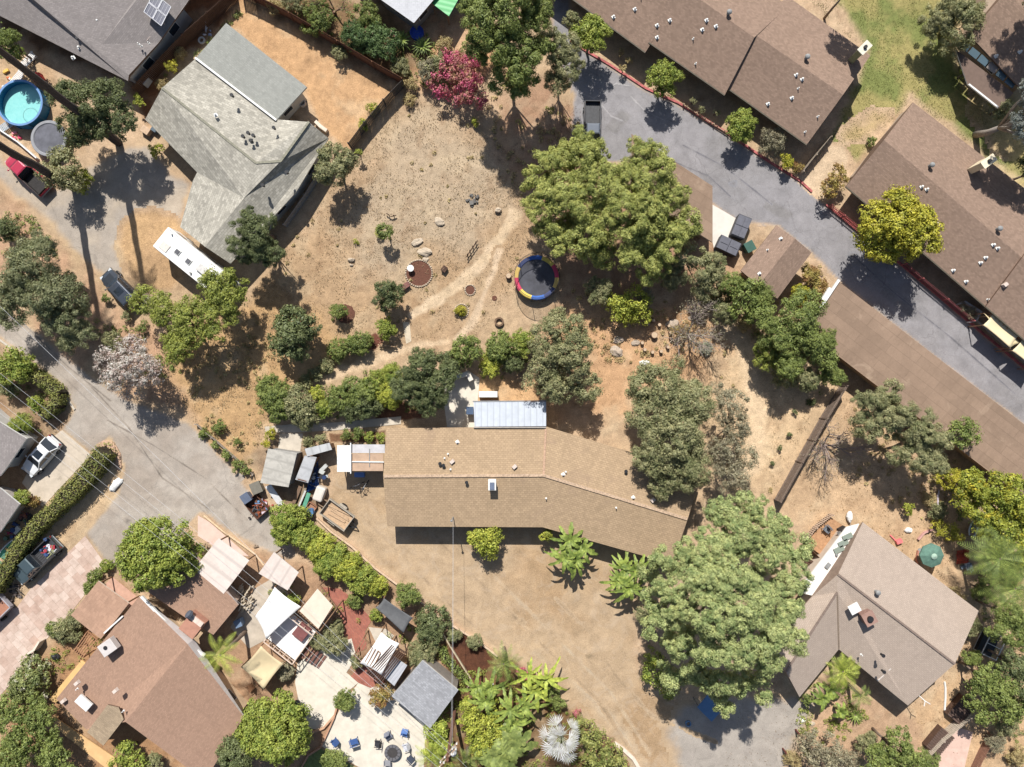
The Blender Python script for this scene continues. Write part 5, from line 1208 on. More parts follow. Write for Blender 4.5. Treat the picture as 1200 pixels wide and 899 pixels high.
# loads of the pickup beds: separate things
def junk(name, px, py, z, n, spread, label, cols, cat='junk', smax=.3, seed=0):
    rn = random.Random(int(px+py)+seed); root = empty(name, W(px, py, z), label, cat); ms_ = [plain(c, .7, .12, 4) for c in cols]
    for i, mt in enumerate(ms_):
        b = MB()
        for k in range(max(1, n//len(cols))):
            q = W(px, py, z)+Vector((rn.gauss(0, spread*.5), rn.gauss(0, spread*.5), 0)); s = rn.uniform(.12, smax); t = rn.random()
            if t < .4: b.box((q.x, q.y, z+s*.3+rn.random()*.1), (s*rn.uniform(.8, 2), s*rn.uniform(.6, 1.3), s*.6), rn.uniform(0, 3))
            elif t < .7: b.blob((q.x, q.y, z+s*.35), s*.5, 1.3, 1, .7, .4, seed=k, seg=8, rng=5)
            elif t < .85: a = rn.uniform(0, 3.1); b.beam((q.x-math.cos(a)*s*2, q.y-math.sin(a)*s*2, z+.08+rn.random()*.2), (q.x+math.cos(a)*s*2, q.y+math.sin(a)*s*2, z+.15+rn.random()*.3), .08, .05)
            else: b.cyl((q.x, q.y, z), s*.5, s*rn.uniform(.6, 1.4), 10)
        b.build(['box', 'bag', 'scrap', 'bundle', 'pot'][i % 5], mt, root)
    return root
junk('bagged_junk', 57.5, 644, .70, 26, .62, 'pile of bags and boxes in the bed of the grey green pickup', [(220,220,226),(60,84,130),(176,60,70),(150,150,110),(60,66,72)], 'junk', .36)
# motorhome
def motorhome():
    root = empty('motorhome', (0, 0, 0), 'long white motorhome parked against the olive grey garage roof', 'motorhome'); L, w_, h = 7.4, 2.45, 3.0
    wm = plain((248,246,240), .45, .05, 1.2); MB().box((0, 0, 1.75), (L, w_, 2.4)).build('body', wm, root, bevel=.12)
    MB().box((L/2+.35, 0, 1.15), (.9, w_*.9, 1.2), taper=.8).build('cab', wm, root, bevel=.1); MB().box((L/2+.42, 0, 1.5), (.5, w_*.86, .5), taper=.85).build('windscreen', GLS, root)
    for x, y, sx, sy in ((-1.4, -.1, .42, .42), (.0, -.15, .42, .42)): f = MB().box((x, y, 3.0), (sx+.14, sy+.14, .1)).build('vent_frame', WHITE, root); MB().box((x, y, 3.05), (sx, sy, .12)).build('vent_lid', plain((96,96,100), .5), f)
    MB().box((1.6, .1, 3.1), (1.0, .75, .3)).build('air_conditioner', plain((214,210,204), .6), root, bevel=.04); MB().box((-2.7, -.5, 2.99), (.9, .8, .08)).build('hatch', plain((226,216,204), .6), root, bevel=.02)
    for sg in (-1, 1): b = MB(); b.beam((-L/2+.2, sg*w_*.46, 3.0), (L/2-.3, sg*w_*.46, 3.0), .06, .05); b.build('roof_rail', WHITE, root)
    MB().tube([(-2.9, .9, 2.98), (-2.9, .9, 3.2)], .08, 8).build('roof_vent', WHITE, root); MB().tube([(.9, -.9, 2.98), (.9, -.9, 3.15)], .1, 8).build('roof_vent', GREY, root)
    for x in (-2.4, 2.6):
        for sg in (-1, 1): o = MB().tube([(x, sg*(w_/2-.25), .42), (x, sg*(w_/2), .42)], .42, 16).build('wheel', TYRE, root); MB().tube([(x, sg*(w_/2-.02), .42), (x, sg*(w_/2+.02), .42)], .22, 12).build('rim', STEEL, o)
    for sg in (-1, 1):
        for x in (-2.5, -.6, 1.4): MB().box((x, sg*(w_/2+.005), 2.0), (1.0, .05, .6)).build('window', GLS, root)
    MB().box((.4, -w_/2-.02, 1.4), (.7, .06, 1.8)).build('door', plain((232,228,220), .5), root)
    p = W(230,308,1.5); root.location = (p.x, p.y, .02); root.rotation_euler = (0, 0, hd(.78,.63)); return root
motorhome()
# utility trailer
def trailer():
    root = empty('utility_trailer', (0, 0, 0), 'open grey utility trailer with planks in it beside the low cream wall', 'trailer'); L, w_ = 3.0, 1.75; f = plain((176,166,150), .8, .15, 4)
    MB().box((0, 0, .6), (L, w_, .06)).build('floor', WOODP, root)
    for sg in (-1, 1): MB().box((0, sg*w_/2, .8), (L+.1, .07, .5)).build('side', f, root)
    for sg in (-1, 1): MB().box((sg*L/2, 0, .8), (.07, w_-.08, .5)).build('tailgate' if sg > 0 else 'headboard', f, root)
    b = MB(); b.beam((L/2, .35, .5), (L/2+.9, 0, .5), .08, .08); b.beam((L/2, -.35, .5), (L/2+.9, 0, .5), .08, .08); b.box((0, 0, .5), (L, .5, .1)); b.build('drawbar', DARK, root)
    for sg in (-1, 1): MB().tube([(0, sg*(w_/2+.06), .32), (0, sg*(w_/2+.26), .32)], .32, 14).build('wheel', TYRE, root); MB().box((0, sg*(w_/2+.16), .72), (.85, .24, .05)).build('mudguard', f, root)
    return root
tr_ = trailer(); place(tr_, 397.5, 601.5, hd(.80,.58))
b = MB(); q = W(397,602,.7)
for k, (dx, dy, L, c) in enumerate(((.0, .1, 2.3, 0), (.1, -.15, 2.1, 0), (-.2, -.4, 1.9, 0), (.1, .35, 2.4, 0))): a = -.62+.06*k; v = Vector((math.cos(a), math.sin(a), 0))*L/2; p = q+Vector((dx, dy, .02*k)); b.beam(p-v, p+v, .16, .05)
tag(b.build('planks', WOODP), 'loose tan planks lying in the open trailer', 'planks')
# rust coloured trailer, left edge
rt = empty('flatbed_trailer', (0, 0, 0), 'rust brown open trailer cut by the left edge beside the paved drive', 'trailer')
MB().box((0, 0, .6), (3.6, 2.0, .08)).build('floor', plain((176,124,100), .9, .15, 3), rt)
for sg in (-1, 1): MB().box((0, sg*1.0, .85), (3.6, .1, .5)).build('side', plain((170,166,170), .6), rt); MB().box((sg*1.8, 0, .85), (.12, 1.9, .5)).build('tailgate', plain((176,170,174), .6), rt); MB().tube([(0, sg*1.05, .32), (0, sg*1.25, .32)], .32, 14).build('wheel', TYRE, rt)
place(rt, -2, 714, hd(.72,-.70))
junk('scrap_heap', 18, 692, 0, 16, .9, 'dark scrap metal heap beside the rust brown trailer', [(60,56,56),(84,74,70),(120,110,104)], smax=.4)
# teal boat
def hull(name, L, w_, h, mt, inner, label, cat, px, py, heading):
    root = empty(name, (0, 0, 0), label, cat); n = 12; vs = []; ins = []
    for i in range(n+1):
        t = i/n; wx = w_/2*math.sin(PI*min(.98, .04+.9*t)**.8)**.6; x = -L/2+L*t
        vs += [(x, -wx, h), (x, -wx*.8, h*.4), (x, 0, .02), (x, wx*.8, h*.4), (x, wx, h)]; ins += [(x*.94, -wx*.88, h-.01), (x*.9, -wx*.7, h*.45), (x*.9, 0, h*.3), (x*.9, wx*.7, h*.45), (x*.94, wx*.88, h-.01)]
    fs = [(i*5+j, i*5+j+1, (i+1)*5+j+1, (i+1)*5+j) for i in range(n) for j in range(4)]+[(0, 1, 2, 3, 4), tuple(n*5+j for j in range(4, -1, -1))]
    MB().add(vs, fs).build('hull', mt, root, smooth=True); k = len(ins); MB().add(ins, [f[::-1] for f in fs[:-2]]).build('cockpit', inner, root, smooth=True)
    g = MB()
    for i in range(n):
        for j in (0, 4): g.beam(vs[i*5+j], vs[(i+1)*5+j], .1, .05)
    g.build('gunwale', plain((230,236,234), .5), root)
    for x in (-.6, .6): MB().box((x, 0, h*.8), (.25, w_*.8, .04)).build('seat', WOODP, root)
    place(root, px, py, heading); return root
hull('rowing_boat', 3.6, 1.25, .5, plain((70,150,132), .5, .15, 3), plain((110,176,160), .6, .15, 3), 'green and white small boat lying against the hedge at the left edge', 'boat', 10, 650, hd(.55,-.83))
junk('junk_pile', 20, 625, 0, 26, 1.3, 'mixed white and coloured junk pile above the green boat', [(236,232,226),(190,60,90),(120,140,110),(70,90,140)], smax=.55)
junk('junk_pile', 31, 605, 0, 14, .8, 'dark pots and small junk beside the grey shed roof', [(90,60,80),(60,60,60),(170,110,90)], smax=.4)
# ================================================================ YARD THINGS
# above-ground pool
pl = empty('swimming_pool', W(33,126,0), 'round above ground pool with blue wall and turquoise water, top left', 'pool'); c = W(33,126,0); r = 2.22
BLUE = plain((34,122,166), .5, .08, 1.5); MB().ring(c, r, 1.25, .05, 56).build('wall', BLUE, pl); MB().ring(c+Vector((0, 0, 1.2)), r+.09, .08, .2, 56).build('rim', plain((110,150,196), .5, .1, 3), pl)
wm_, t, bs = node_mat('pool_water'); n1 = noise(t, 2.2, 3, .5, wpos(t), 1.2); t.links.new(mixc(t, alb((130,204,200)), alb((164,226,218)), n1), bs.inputs['Base Color']); bs.inputs['Roughness'].default_value = .06; bs.inputs['IOR'].default_value = 1.33; bump(t, bs, n1, .25, .05)
MB().cyl(c+Vector((0, 0, .02)), r-.05, .5, 56).build('water', wm_, pl)
b = MB(); b.ring(c+Vector((.6, -1.0, .5)), .75, .02, .03, 24); b.build('pool_step', plain((86,170,160), .6), pl)
for k in range(10):
    a = 2*PI*k/10; MB().box((c.x+(r+.06)*math.cos(a), c.y+(r+.06)*math.sin(a), .6), (.1, .14, 1.2), a).build('support', plain((60,120,160), .5), pl)
q = W(60,163,0)
def trampoline(px, py, R_, label, segcols, matc, net=True, h=.9, group=None):
    c = W(px, py, 0); root = empty('trampoline', c, label, 'trampoline')
    mtm, t, bs = node_mat('trampoline_mat'); t.links.new(mixc(t, alb(matc), alb(tuple(x*1.35 for x in matc)), ramp(t, noise(t, 1.1, 4, .6, wpos(t)), .35, .7)), bs.inputs['Base Color']); bs.inputs['Roughness'].default_value = .8
    MB().cyl(c+Vector((0, 0, h-.04)), R_*.84, .02, 48).build('mat', mtm, root); b = MB(); n = 48; ns = len(segcols) if segcols else 1
    vs = []
    for i in range(n):
        a = 2*PI*i/n
        for rr, z in ((R_*.83, h), (R_*.86, h+.05), (R_*.99, h+.05), (R_*1.02, h-.02)): vs.append(c+Vector((rr*math.cos(a), rr*math.sin(a), z)))
    for i in range(n):
        j = (i+1) % n
        for q in range(3): b.add([vs[i*4+q], vs[i*4+q+1], vs[j*4+q+1], vs[j*4+q]], [(0, 1, 2, 3)], k=int(i*ns*2/n) % ns if segcols else 0)
    b.build('safety_pad', [plain(s, .6, .08, 2) for s in (segcols or [(150,150,152)])], root)
    MB().ring(c+Vector((0, 0, h-.1)), R_*.99, .06, .06, 48).build('frame', STEEL, root)
    for k in range(6):
        a = 2*PI*(k+.3)/6; p = c+Vector((R_*.99*math.cos(a), R_*.99*math.sin(a), 0)); MB().tube([p, p+Vector((0, 0, h))], .03, 6).build('leg', STEEL, root)
        if net: p2 = c+Vector((R_*1.05*math.cos(a), R_*1.05*math.sin(a), 0)); MB().tube([p2+Vector((0, 0, .2)), p2+Vector((0, 0, 2.45))], .03, 6).build('net_pole', DARK, root)
    if net:
        nm = bpy.data.materials.new('net'); nm.use_nodes = True; t = nm.node_tree; bs = t.nodes['Principled BSDF']; bs.inputs['Base Color'].default_value = (.02, .02, .02, 1)
        tp = N(t, 'ShaderNodeBsdfTransparent'); mx = N(t, 'ShaderNodeMixShader'); mx.inputs[0].default_value = .28; t.links.new(tp.outputs[0], mx.inputs[1]); t.links.new(bs.outputs[0], mx.inputs[2]); t.links.new(mx.outputs[0], t.nodes['Material Output'].inputs[0])
        b = MB(); n = 36; vs = [c+Vector((R_*1.0*math.cos(2*PI*i/n), R_*1.0*math.sin(2*PI*i/n), z)) for i in range(n) for z in (h, 2.4)]; b.add(vs, [(i*2, ((i+1) % n)*2, ((i+1) % n)*2+1, i*2+1) for i in range(n)]); b.build('net', nm, root)
        MB().ring(c+Vector((0, 0, 2.38)), R_*1.02, .04, .04, 36).build('net_ring', DARK, root)
trampoline(628.5, 327, 2.2, 'round trampoline with red, yellow and blue padded ring beside the pepper trees', [(214,66,100),(236,206,96),(64,110,190),(60,70,110),(220,60,80)][:4]+[(232,196,110)], (64,64,70))
trampoline(64, 166, 1.8, 'dark grey trampoline with plain grey rim beside the pool', None, (84,84,90), net=False)
# rocks, stumps, rings
ROCK = plain((202,184,160), .95, .18, 5, .03, name='pale_rock'); ROCKG = plain((190,172,152), .95, .2, 5, .03, name='grey_rock'); STUMP = plain((150,120,100), .95, .3, 12, .02, name='cut_wood')
def rock(px, py, rp, label, mt=ROCK, h=.35, sx=1.25, rot=0.0, group=None):
    q = W(px, py, 0); b = MB(); b.blob((0, 0, rp/PXM*h*.6), rp/PXM, sx, .85, h*1.2, .25, seed=px*.37, seg=14, rng=8, flat=-rp/PXM*h*.7); o = b.build('rock', mt); o.location = q; o.rotation_euler = (0, 0, rot); tag(o, label, 'rock', group); return o
rock(515, 260, 5, 'flat cream boulder furthest from the mulch ring in the dry lot', rot=-.6); rock(489, 284, 5.5, 'cream boulder north of the mulch ring, upper one of two', rot=.5); rock(498, 296, 6.2, 'cream boulder with dark clump touching the mulch ring'); rock(499, 304, 3, 'small pale stone right above the mulch ring')
rock(412, 305, 3, 'small white stone alone in the left part of the dry lot', h=.8); rock(412, 311, 1.6, 'tiny white pebble below the small white stone', h=.8); rock(584, 247, 3.4, 'small white boulder at the top of the worn path', h=.9)
rock(722, 412, 6.5, 'long pale boulder, lower one of two left of the stump circle', ROCKG, rot=-.5); rock(725, 399, 5, 'rounded boulder just above the long pale boulder', ROCKG); rock(755, 426, 4.5, 'white block like rock at the top edge of the big olive tree', WHITE, h=.8); rock(744, 402, 4, 'brown grey boulder touching the stump circle', ROCKG)
rock(788, 380, 6, 'flat pale stones near the dead agave', ROCKG, rot=.3); rock(812, 372, 4, 'grey rock beside the dead agave', ROCKG)
rock(66, 769, 4, 'dark round stone on the dirt beside the paved drive', DARK, h=.8); rock(1064, 621, 3.5, 'white stone on the bare yard above the taupe house', WHITE, h=.6)
rock(136, 568, 6, 'long white stone on the dirt strip beside the road corner', WHITE, sx=1.6, rot=.9); rock(951, 848, 3, 'cream stone by the drive below the palm garden', ROCK); rock(941, 844, 3, 'white stone nearest the lower right palm garden path', WHITE)
def ringbed(px, py, rp, label, stones=True, mt=M_MULCH, n=26, bedc=(112,74,58)):
    c = W(px, py, 0); root = empty('ring_bed', c, label, 'flower bed'); rr = m(rp)
    b = MB(); k = 28; b.prism([(c.x+rr*math.cos(2*PI*i/k)*(1+.05*math.sin(i*2.1)), c.y+rr*math.sin(2*PI*i/k)*(1+.05*math.cos(i*1.7))) for i in range(k)], -.02, .05); b.build('mulch', plain(bedc, .95, .3, 14, .03), root)
    if stones:
        s = MB()
        for i in range(n): a = 2*PI*i/n; s.blob((c.x+rr*math.cos(a), c.y+rr*math.sin(a), .06), max(.09, rr*PI/n*.95), 1, .9, .9, .2, seed=i+px, seg=7, rng=5)
        s.build('stone_edge', ROCK, root)
    return root
ringbed(491, 320.5, 15.5, 'round mulch bed ringed with pale stones in the dry lot', n=38)
ringbed(551, 340, 6, 'small round mulch bed with stone edge beside the worn path', n=18); ringbed(541, 364.5, 8, 'pale ringed bed with a yellowish shrub between the paths', n=22, bedc=(150,130,84))
ringbed(579.5, 349.5, 3, 'tiny dark mulch patch near the trampoline', stones=False); ringbed(405, 368, 11, 'brown mulch circle under the small round bush', stones=False)
q = W(482,315.5,0); b = MB(); b.cyl(q, .12, .55, 10); b.cyl(q+Vector((0, 0, .5)), .3, .1, 16, .34); b.cyl(q+Vector((0, 0, .58)), .28, .04, 16); tag(b.build('bird_bath', WHITE), 'white pedestal bird bath standing in the large mulch ring', 'bird bath')
def stump(px, py, rp, h, label, group=None):
    q = W(px, py, 0); b = MB(); b.blob((0, 0, 0), rp/PXM, rough=.06, seed=px, sz=.01); root = MB().cyl(q, rp/PXM, h, 12, rp/PXM*.92).build('stump', STUMP); root['label'] = label; root['category'] = 'stump'
    if group: root['group'] = group
    MB().cyl(q+Vector((0, 0, h)), rp/PXM*.8, .01, 12).build('cut_top', plain((206,180,150), .9, .15, 12), root); return root
stump(766, 393, 4.2, .5, 'large pale stump in the middle of the stump circle')
for i, (a, b_) in enumerate([(755,410),(764,413),(774,412),(782,407),(786,397),(785,390),(783,382),(772,381),(759,380),(752,402),(765,376)]):
    stump(a, b_, 2.2, .42, ['short log seat in the stump circle, at its lower left','short log seat at the bottom of the stump circle','short log seat just right of the bottom one','short log seat at the lower right of the stump circle','short log seat at the right of the stump circle','short log seat above the rightmost one','short log seat at the upper right of the stump circle','short log seat at the top of the stump circle','short log seat at the upper left of the stump circle','short log seat at the far left of the stump circle','short log seat outermost at the top of the stump circle'][i], 'log seats of the stump circle')
stump(596, 324, 3.4, .5, 'dark stump left of the colourful trampoline'); 
b = MB(); c = W(585,377.5,0); 
for k in range(3): b.ring(c+Vector((0, 0, .1*k)), .48, .12, .18, 20)
tag(b.build('fire_ring', plain((120,96,76), .95, .25, 8)), 'low round fire ring below the trampoline, left of the olive tree', 'fire ring')
def bench(px, py, L, rz, label, mt=WOODD):
    q = W(px, py, 0); root = empty('bench', q, label, 'bench', rz=0); u = Vector((math.cos(rz), math.sin(rz), 0)); v = Vector((-u.y, u.x, 0)); b = MB()
    for k in (-.18, 0, .18): b.beam(q-u*L/2+v*k+Vector((0, 0, .44)), q+u*L/2+v*k+Vector((0, 0, .44)), .15, .05)
    b.build('seat', mt, root)
    for s in (-1, 1): p = q+u*(s*L*.4); MB().beam(p-v*.2+Vector((0, 0, .2)), p+v*.2+Vector((0, 0, .2)), .08, .42).build('leg', mt, root)
bench(474, 337, 1.3, .6, 'reddish brown plank bench between the mulch ring and the dark shrub', plain((134,90,84), .85, .2, 4))
bench(521, 316, .6, 1.0, 'tiny wooden bench right of the mulch ring')
fence([(547,302),(553,293),(560,283)], .9, WOODD, 'short row of dark posts in the dry lot beside the worn path', name='post_row', gap=.28, bw=.09, post=None)
fence([(453,251),(459,255),(465,253)], .6, WOODD, 'tiny dark picket row above the small round topiary', name='picket_row', gap=.3, bw=.08, post=None)
fence([(444,404),(455,406),(466,407)], .8, WOODP, 'short pale picket row below the small green bushes', name='picket_row', gap=.2, bw=.07, post=None)
junk('brush_pile', 553, 234, 0, 14, .6, 'grey twisted brush pile in the upper dry lot', [(120,116,110),(96,92,88)], smax=.35)
# dumpsters and bins
def dumpster(px, py, rz, label):
    root = empty('dumpster', (0, 0, 0), label, 'dumpster'); g = plain((104,104,112), .6, .12, 3); MB().box((0, 0, .6), (2.1, 1.3, 1.1), taper=1.08).build('bin', plain((70,70,76), .7, .12, 3), root, bevel=.03)
    for s in (-1, 1): b = MB(); b.box((s*.53, 0, 1.2), (1.02, 1.36, .07)); b.box((s*.53, 0, 1.26), (.8, .06, .06)); b.build('lid', g, root, bevel=.02)
    for x in (-.8, .8):
        for y in (-.5, .5): MB().tube([(x-.04, y, .1), (x+.04, y, .1)], .1, 8).build('wheel', TYRE, root)
    p = W(px, py, .6); root.location = (p.x, p.y, 0); root.rotation_euler = (0, 0, rz)
dumpster(867, 267, R(68), 'grey lidded dumpster nearer to the parking road'); dumpster(852, 289, R(-25), 'grey lidded dumpster between the carport and the green bin')
def bin_(px, py, c, label, rz=0, s=.6):
    p = W(px, py, .5); root = empty('wheelie_bin', (p.x, p.y, 0), label, 'bin'); mt = plain(c, .6, .1, 4); MB().box((p.x, p.y, .5), (s, s*1.1, .95), rz, taper=1.12).build('bin', mt, root, bevel=.03); MB().box((p.x, p.y, 1.0), (s*1.2, s*1.3, .07), rz).build('lid', plain(tuple(x*.9 for x in c), .5, .1, 3), root, bevel=.02)
    MB().tube([(p.x-s*.4, p.y-.3, .1), (p.x+s*.4, p.y-.3, .1)], .1, 8).build('wheel', TYRE, root)
bin_(877, 290, (70,110,96), 'dark green bin between the dumpsters and the brown hut', .5, .8)
bin_(290, 583, (110,120,140), 'blue grey bin at the roadside end of the junk yard', .6, .75); bin_(302, 571, (140,134,120), 'olive grey bin beside the metal shed', .4, .9)
bin_(281, 729, (130,150,176), 'blue bin below the firewood stack', .4); bin_(551, 481, (90,110,140), 'blue bin standing on the small concrete patio', 0, .6)
def crate(px, py, s, rz, c, label, h=.5, name='crate', cat='crate', z=0):
    p = W(px, py, z+h); b = MB(); sx, sy = s; M_ = Matrix.Rotation(rz, 3, 'Z')
    for i in (-1, 1): b.box(Vector((p.x, p.y, z+h/2))+M_ @ Vector((i*sx/2, 0, 0)), (.05, sy, h), rz); b.box(Vector((p.x, p.y, z+h/2))+M_ @ Vector((0, i*sy/2, 0)), (sx-.06, .05, h-.02), rz)
    b.box((p.x, p.y, z+.1), (sx-.06, sy-.06, .1), rz); tag(b.build(name, plain(c, .8, .2, 4)), label, cat)
crate(300, 594, (2.0, 1.5), -.85, (110,74,56), 'open brown wooden cart frame at the roadside', .7, 'cart', 'cart'); junk('tools', 302, 597, .15, 14, .7, 'dark tools and scrap in the brown cart frame', [(60,50,46),(150,80,50),(80,84,90)])
crate(379, 590, (.75, .7), -.6, (160,134,110), 'square tan crate at the front of the utility trailer', .6); crate(365, 594, (.9, .55), -.6, (170,124,96), 'reddish wooden box above the blue barrel', .4)
q = W(374,579,.9); tag(MB().box((q.x, q.y, .55), (1.0, 1.5, 1.0), -.35).build('water_tank', plain((222,212,198), .6, .08, 2), bevel=.18), 'rounded cream tank between the blue junk and the trailer', 'tank')
q = W(364,600,.4); b = MB(); b.cyl((q.x, q.y, 0), .38, .85, 16); b.ring((q.x, q.y, .82), .4, .05, .05, 16); b.ring((q.x, q.y, .3), .4, .05, .05, 16); tag(b.build('barrel', plain((90,130,170), .5, .1, 3)), 'blue barrel beside the low cream wall', 'barrel')
q = W(323,581,1.0); b = MB(); b.beam(W(314,569,1.0), W(330,592,.3), .62, .06); tag(b.build('board', plain((240,238,236), .6, .05, 2)), 'long white board leaning below the metal shed', 'board')
for k, (p0, p1, w_, c, lb) in enumerate([((352,570),(344,590),.35,(150,122,100),'brown plank leaning nearest the metal shed'),((358,571),(350,592),.3,(170,150,124),'tan plank in the middle of the leaning planks'),((358,575),(350,594),.18,(232,230,224),'thin white batten beside the green plank'),((362,578),(356,595),.4,(110,180,150),'pale green plank beside the blue junk')]):
    b = MB(); b.beam(W(*p0, .9-.1*k), W(*p1, .15), w_, .06); tag(b.build('plank', plain(c, .8, .12, 4)), lb, 'plank', 'planks leaning in the junk yard')
q = W(368,566,.3); b = MB(); vs = []; n = 14
for i in range(n+1):
    for j in range(n+1):
        a = W(361+13*i/n, 544+32*j/n-6*i/n, 0); vs.append((a.x, a.y, .35+.45*mnoise.noise(Vector((a.x*1.9, a.y*1.9, 3)))+.2*mnoise.noise(Vector((a.x*5, a.y*5, 1))))) 
b.add(vs, [(i*(n+1)+j, (i+1)*(n+1)+j, (i+1)*(n+1)+j+1, i*(n+1)+j+1) for i in range(n) for j in range(n)]); tag(b.build('tarp', plain((44,84,150), .6, .15, 4)), 'crumpled blue tarp beside the tan leaning planks', 'tarp').modifiers.new('t', 'SOLIDIFY').thickness = -.03
junk('junk_pile', 372, 556, .4, 26, 1.2, 'dark and blue scrap heap around the blue tarp', [(40,60,100),(50,50,56),(196,196,190),(90,90,96)], smax=.5)
junk('junk_pile', 312, 592, 0, 16, .7, 'red and white junk under the roadside bush', [(214,200,210),(176,70,60),(110,150,190)], smax=.45)
junk('junk_pile', 300, 640, 0, 4, .2, 'scraps by the road', [(150,130,110)], smax=.15)
# bicycle / things in the shade of the patio cover
q = W(422,556,.5); b = MB(); b.box((q.x, q.y, .62), (1.05, .5, .45)); tag(b.build('cooler', plain((110,140,196), .5, .08, 3), bevel=.05), 'blue cooler under the edge of the tan patio cover', 'cooler')
def bike(px, py, rz, label, c):
    q = W(px, py, 0); root = empty('bicycle', q, label, 'bicycle'); u = Vector((math.cos(rz), math.sin(rz), 0)); v = Vector((-u.y, u.x, 0)); Z = Vector((0, 0, 1)); fr = plain(c, .4)
    for s in (-1, 1):
        b = MB(); ce = q+u*.52*s+Z*.34; b.tube([ce+(u*math.cos(t)+Z*math.sin(t))*.33 for t in [2*PI*k/20 for k in range(21)]], .025, 6, cap=False); wh = b.build('wheel', TYRE, root)
    b = MB(); A = q-u*.52+Z*.34; B = q+u*.52+Z*.34; C_ = q-u*.12+Z*.85; D = q+u*.4+Z*.9; E = q-u*.02+Z*.32
    for s, t in ((A, C_), (C_, D), (A, E), (E, D), (D, B), (E, C_)): b.tube([s, t], .022, 6)
    b.build('frame', fr, root); MB().tube([D+Z*.12-v*.28, D+Z*.14+v*.28], .02, 6).build('handlebar', DARK, root); MB().blob(C_+Z*.08, .12, 1.6, .7, .4, 0).build('saddle', DARK, root)
bike(419, 568, .4, 'grey bicycle standing in the shade under the tan patio cover', (150,150,156)); bike(428, 570, 1.0, 'second bicycle with pale frame right of the blue cooler', (200,200,200))
# satellite items near H13
b = MB(); rn = random.Random(4)
for k in range(60): a = W(287+rn.uniform(-7, 7)+(k % 6), 704+rn.uniform(-16, 14)-(k % 6)*1.5, 0); z = rn.uniform(.05, .7); an = rn.uniform(.5, 1.2); v = Vector((math.cos(an), math.sin(an), 0))*.2; b.tube([a-v+Vector((0, 0, z)), a+v+Vector((0, 0, z))], rn.uniform(.05, .09), 7)
tag(b.build('firewood_stack', plain((206,190,166), .9, .2, 8)), 'heap of pale cut firewood between the annex and the white canopy', 'firewood')
# patio furniture
def chair(px, py, rz, c, label, w_=.6, group=None, name='patio_chair'):
    root = empty(name, (0, 0, 0), label, 'chair', group); mt = plain(c, .6, .1, 4); MB().box((0, 0, .42), (w_, .55, .06)).build('seat', mt, root); MB().box((0, -.32, .72), (w_, .06, .62), rx=-.3).build('backrest', mt, root)
    for s in (-1, 1): MB().box((s*w_*.52, 0, .6), (.07, .6, .04)).build('armrest', mt, root)
    for x in (-1, 1):
        for y in (-1, 1): MB().box((x*w_*.45, y*.24, .2), (.05, .05, .4)).build('leg', mt, root)
    p = W(px, py, .4); root.location = (p.x, p.y, .03); root.rotation_euler = (0, 0, rz)
g_ = 'chairs on the lower concrete patio'
chair(392, 870, 2.2, (66,96,150), 'blue patio chair nearest the green turf', group=g_); chair(415, 869, .3, (66,96,150), 'wide blue patio chair standing alone, left of the dark chair', .8, g_); chair(442.5, 871, 1.5, (60,60,64), 'dark patio chair just left of the fire pit', group=g_)
chair(455.5, 862, -2.6, (130,134,146), 'grey patio chair behind the fire pit, upper left of it', group=g_); chair(474, 859, 2.9, (96,130,190), 'light blue patio chair at the upper right of the fire pit', group=g_); chair(475.5, 875, 1.9, (216,216,220), 'white patio chair right of the fire pit', group=g_)
chair(454, 894, .0, (150,150,154), 'grey patio chair below the fire pit', group=g_); chair(481, 889, .8, (70,76,90), 'dark blue patio chair below the white chair', group=g_)
chair(304, 797, .8, (150,110,80), 'brown wooden chair under the sand coloured sail', group='wooden chairs in the lower yard', name='wooden_chair'); chair(293, 806, 2.2, (150,110,80), 'brown wooden chair at the left end of the sand coloured sail', group='wooden chairs in the lower yard', name='wooden_chair')
q = W(461,879,0); fp = empty('fire_pit', q, 'round dark fire pit table with radial top on the lower patio', 'fire pit'); MB().cyl(q, .5, .5, 20, .65).build('base', DARK, fp); MB().ring(q+Vector((0, 0, .5)), .82, .06, .3, 28).build('table_top', plain((110,108,110), .6, .1, 5), fp); MB().cyl(q+Vector((0, 0, .5)), .5, .04, 20).build('burner', plain((70,66,64), .8), fp)
b = MB(); 
for k in range(12): a = PI*k/6; b.beam(q+Vector((.5*math.cos(a), .5*math.sin(a), .58)), q+Vector((.82*math.cos(a), .82*math.sin(a), .58)), .03, .02)
b.build('ribs', DARK, fp)
def grill(px, py, label, rz=0):
    q = W(px, py, 0); root = empty('kettle_grill', q, label, 'grill'); MB().blob(q+Vector((0, 0, .8)), .34, rough=0, seg=16, rng=8, sz=.85).build('kettle', BLACK, root, smooth=True); MB().cyl(q+Vector((0, 0, 1.08)), .04, .06, 8).build('handle', STEEL, root)
    for k in range(3): a = 2*PI*k/3; MB().tube([q+Vector((.15*math.cos(a), .15*math.sin(a), .6)), q+Vector((.34*math.cos(a), .34*math.sin(a), 0))], .02, 6).build('leg', STEEL, root)
grill(351, 820, 'black kettle grill at the left side of the upper patio')
def gas_grill(px, py, rz, label):
    root = empty('gas_grill', (0, 0, 0), label, 'grill'); MB().box((0, 0, .5), (.7, .5, .9)).build('cabinet', DARK, root); MB().box((0, 0, 1.05), (.72, .55, .24), taper=.8).build('lid', gloss((90,92,96), .3, .6), root, bevel=.04)
    for s in (-1, 1): MB().box((s*.58, 0, .88), (.4, .45, .04)).build('shelf', STEEL, root)
    p = W(px, py, .5); root.location = (p.x, p.y, .5 if px < 1000 and py < 660 else 0); root.rotation_euler = (0, 0, rz)
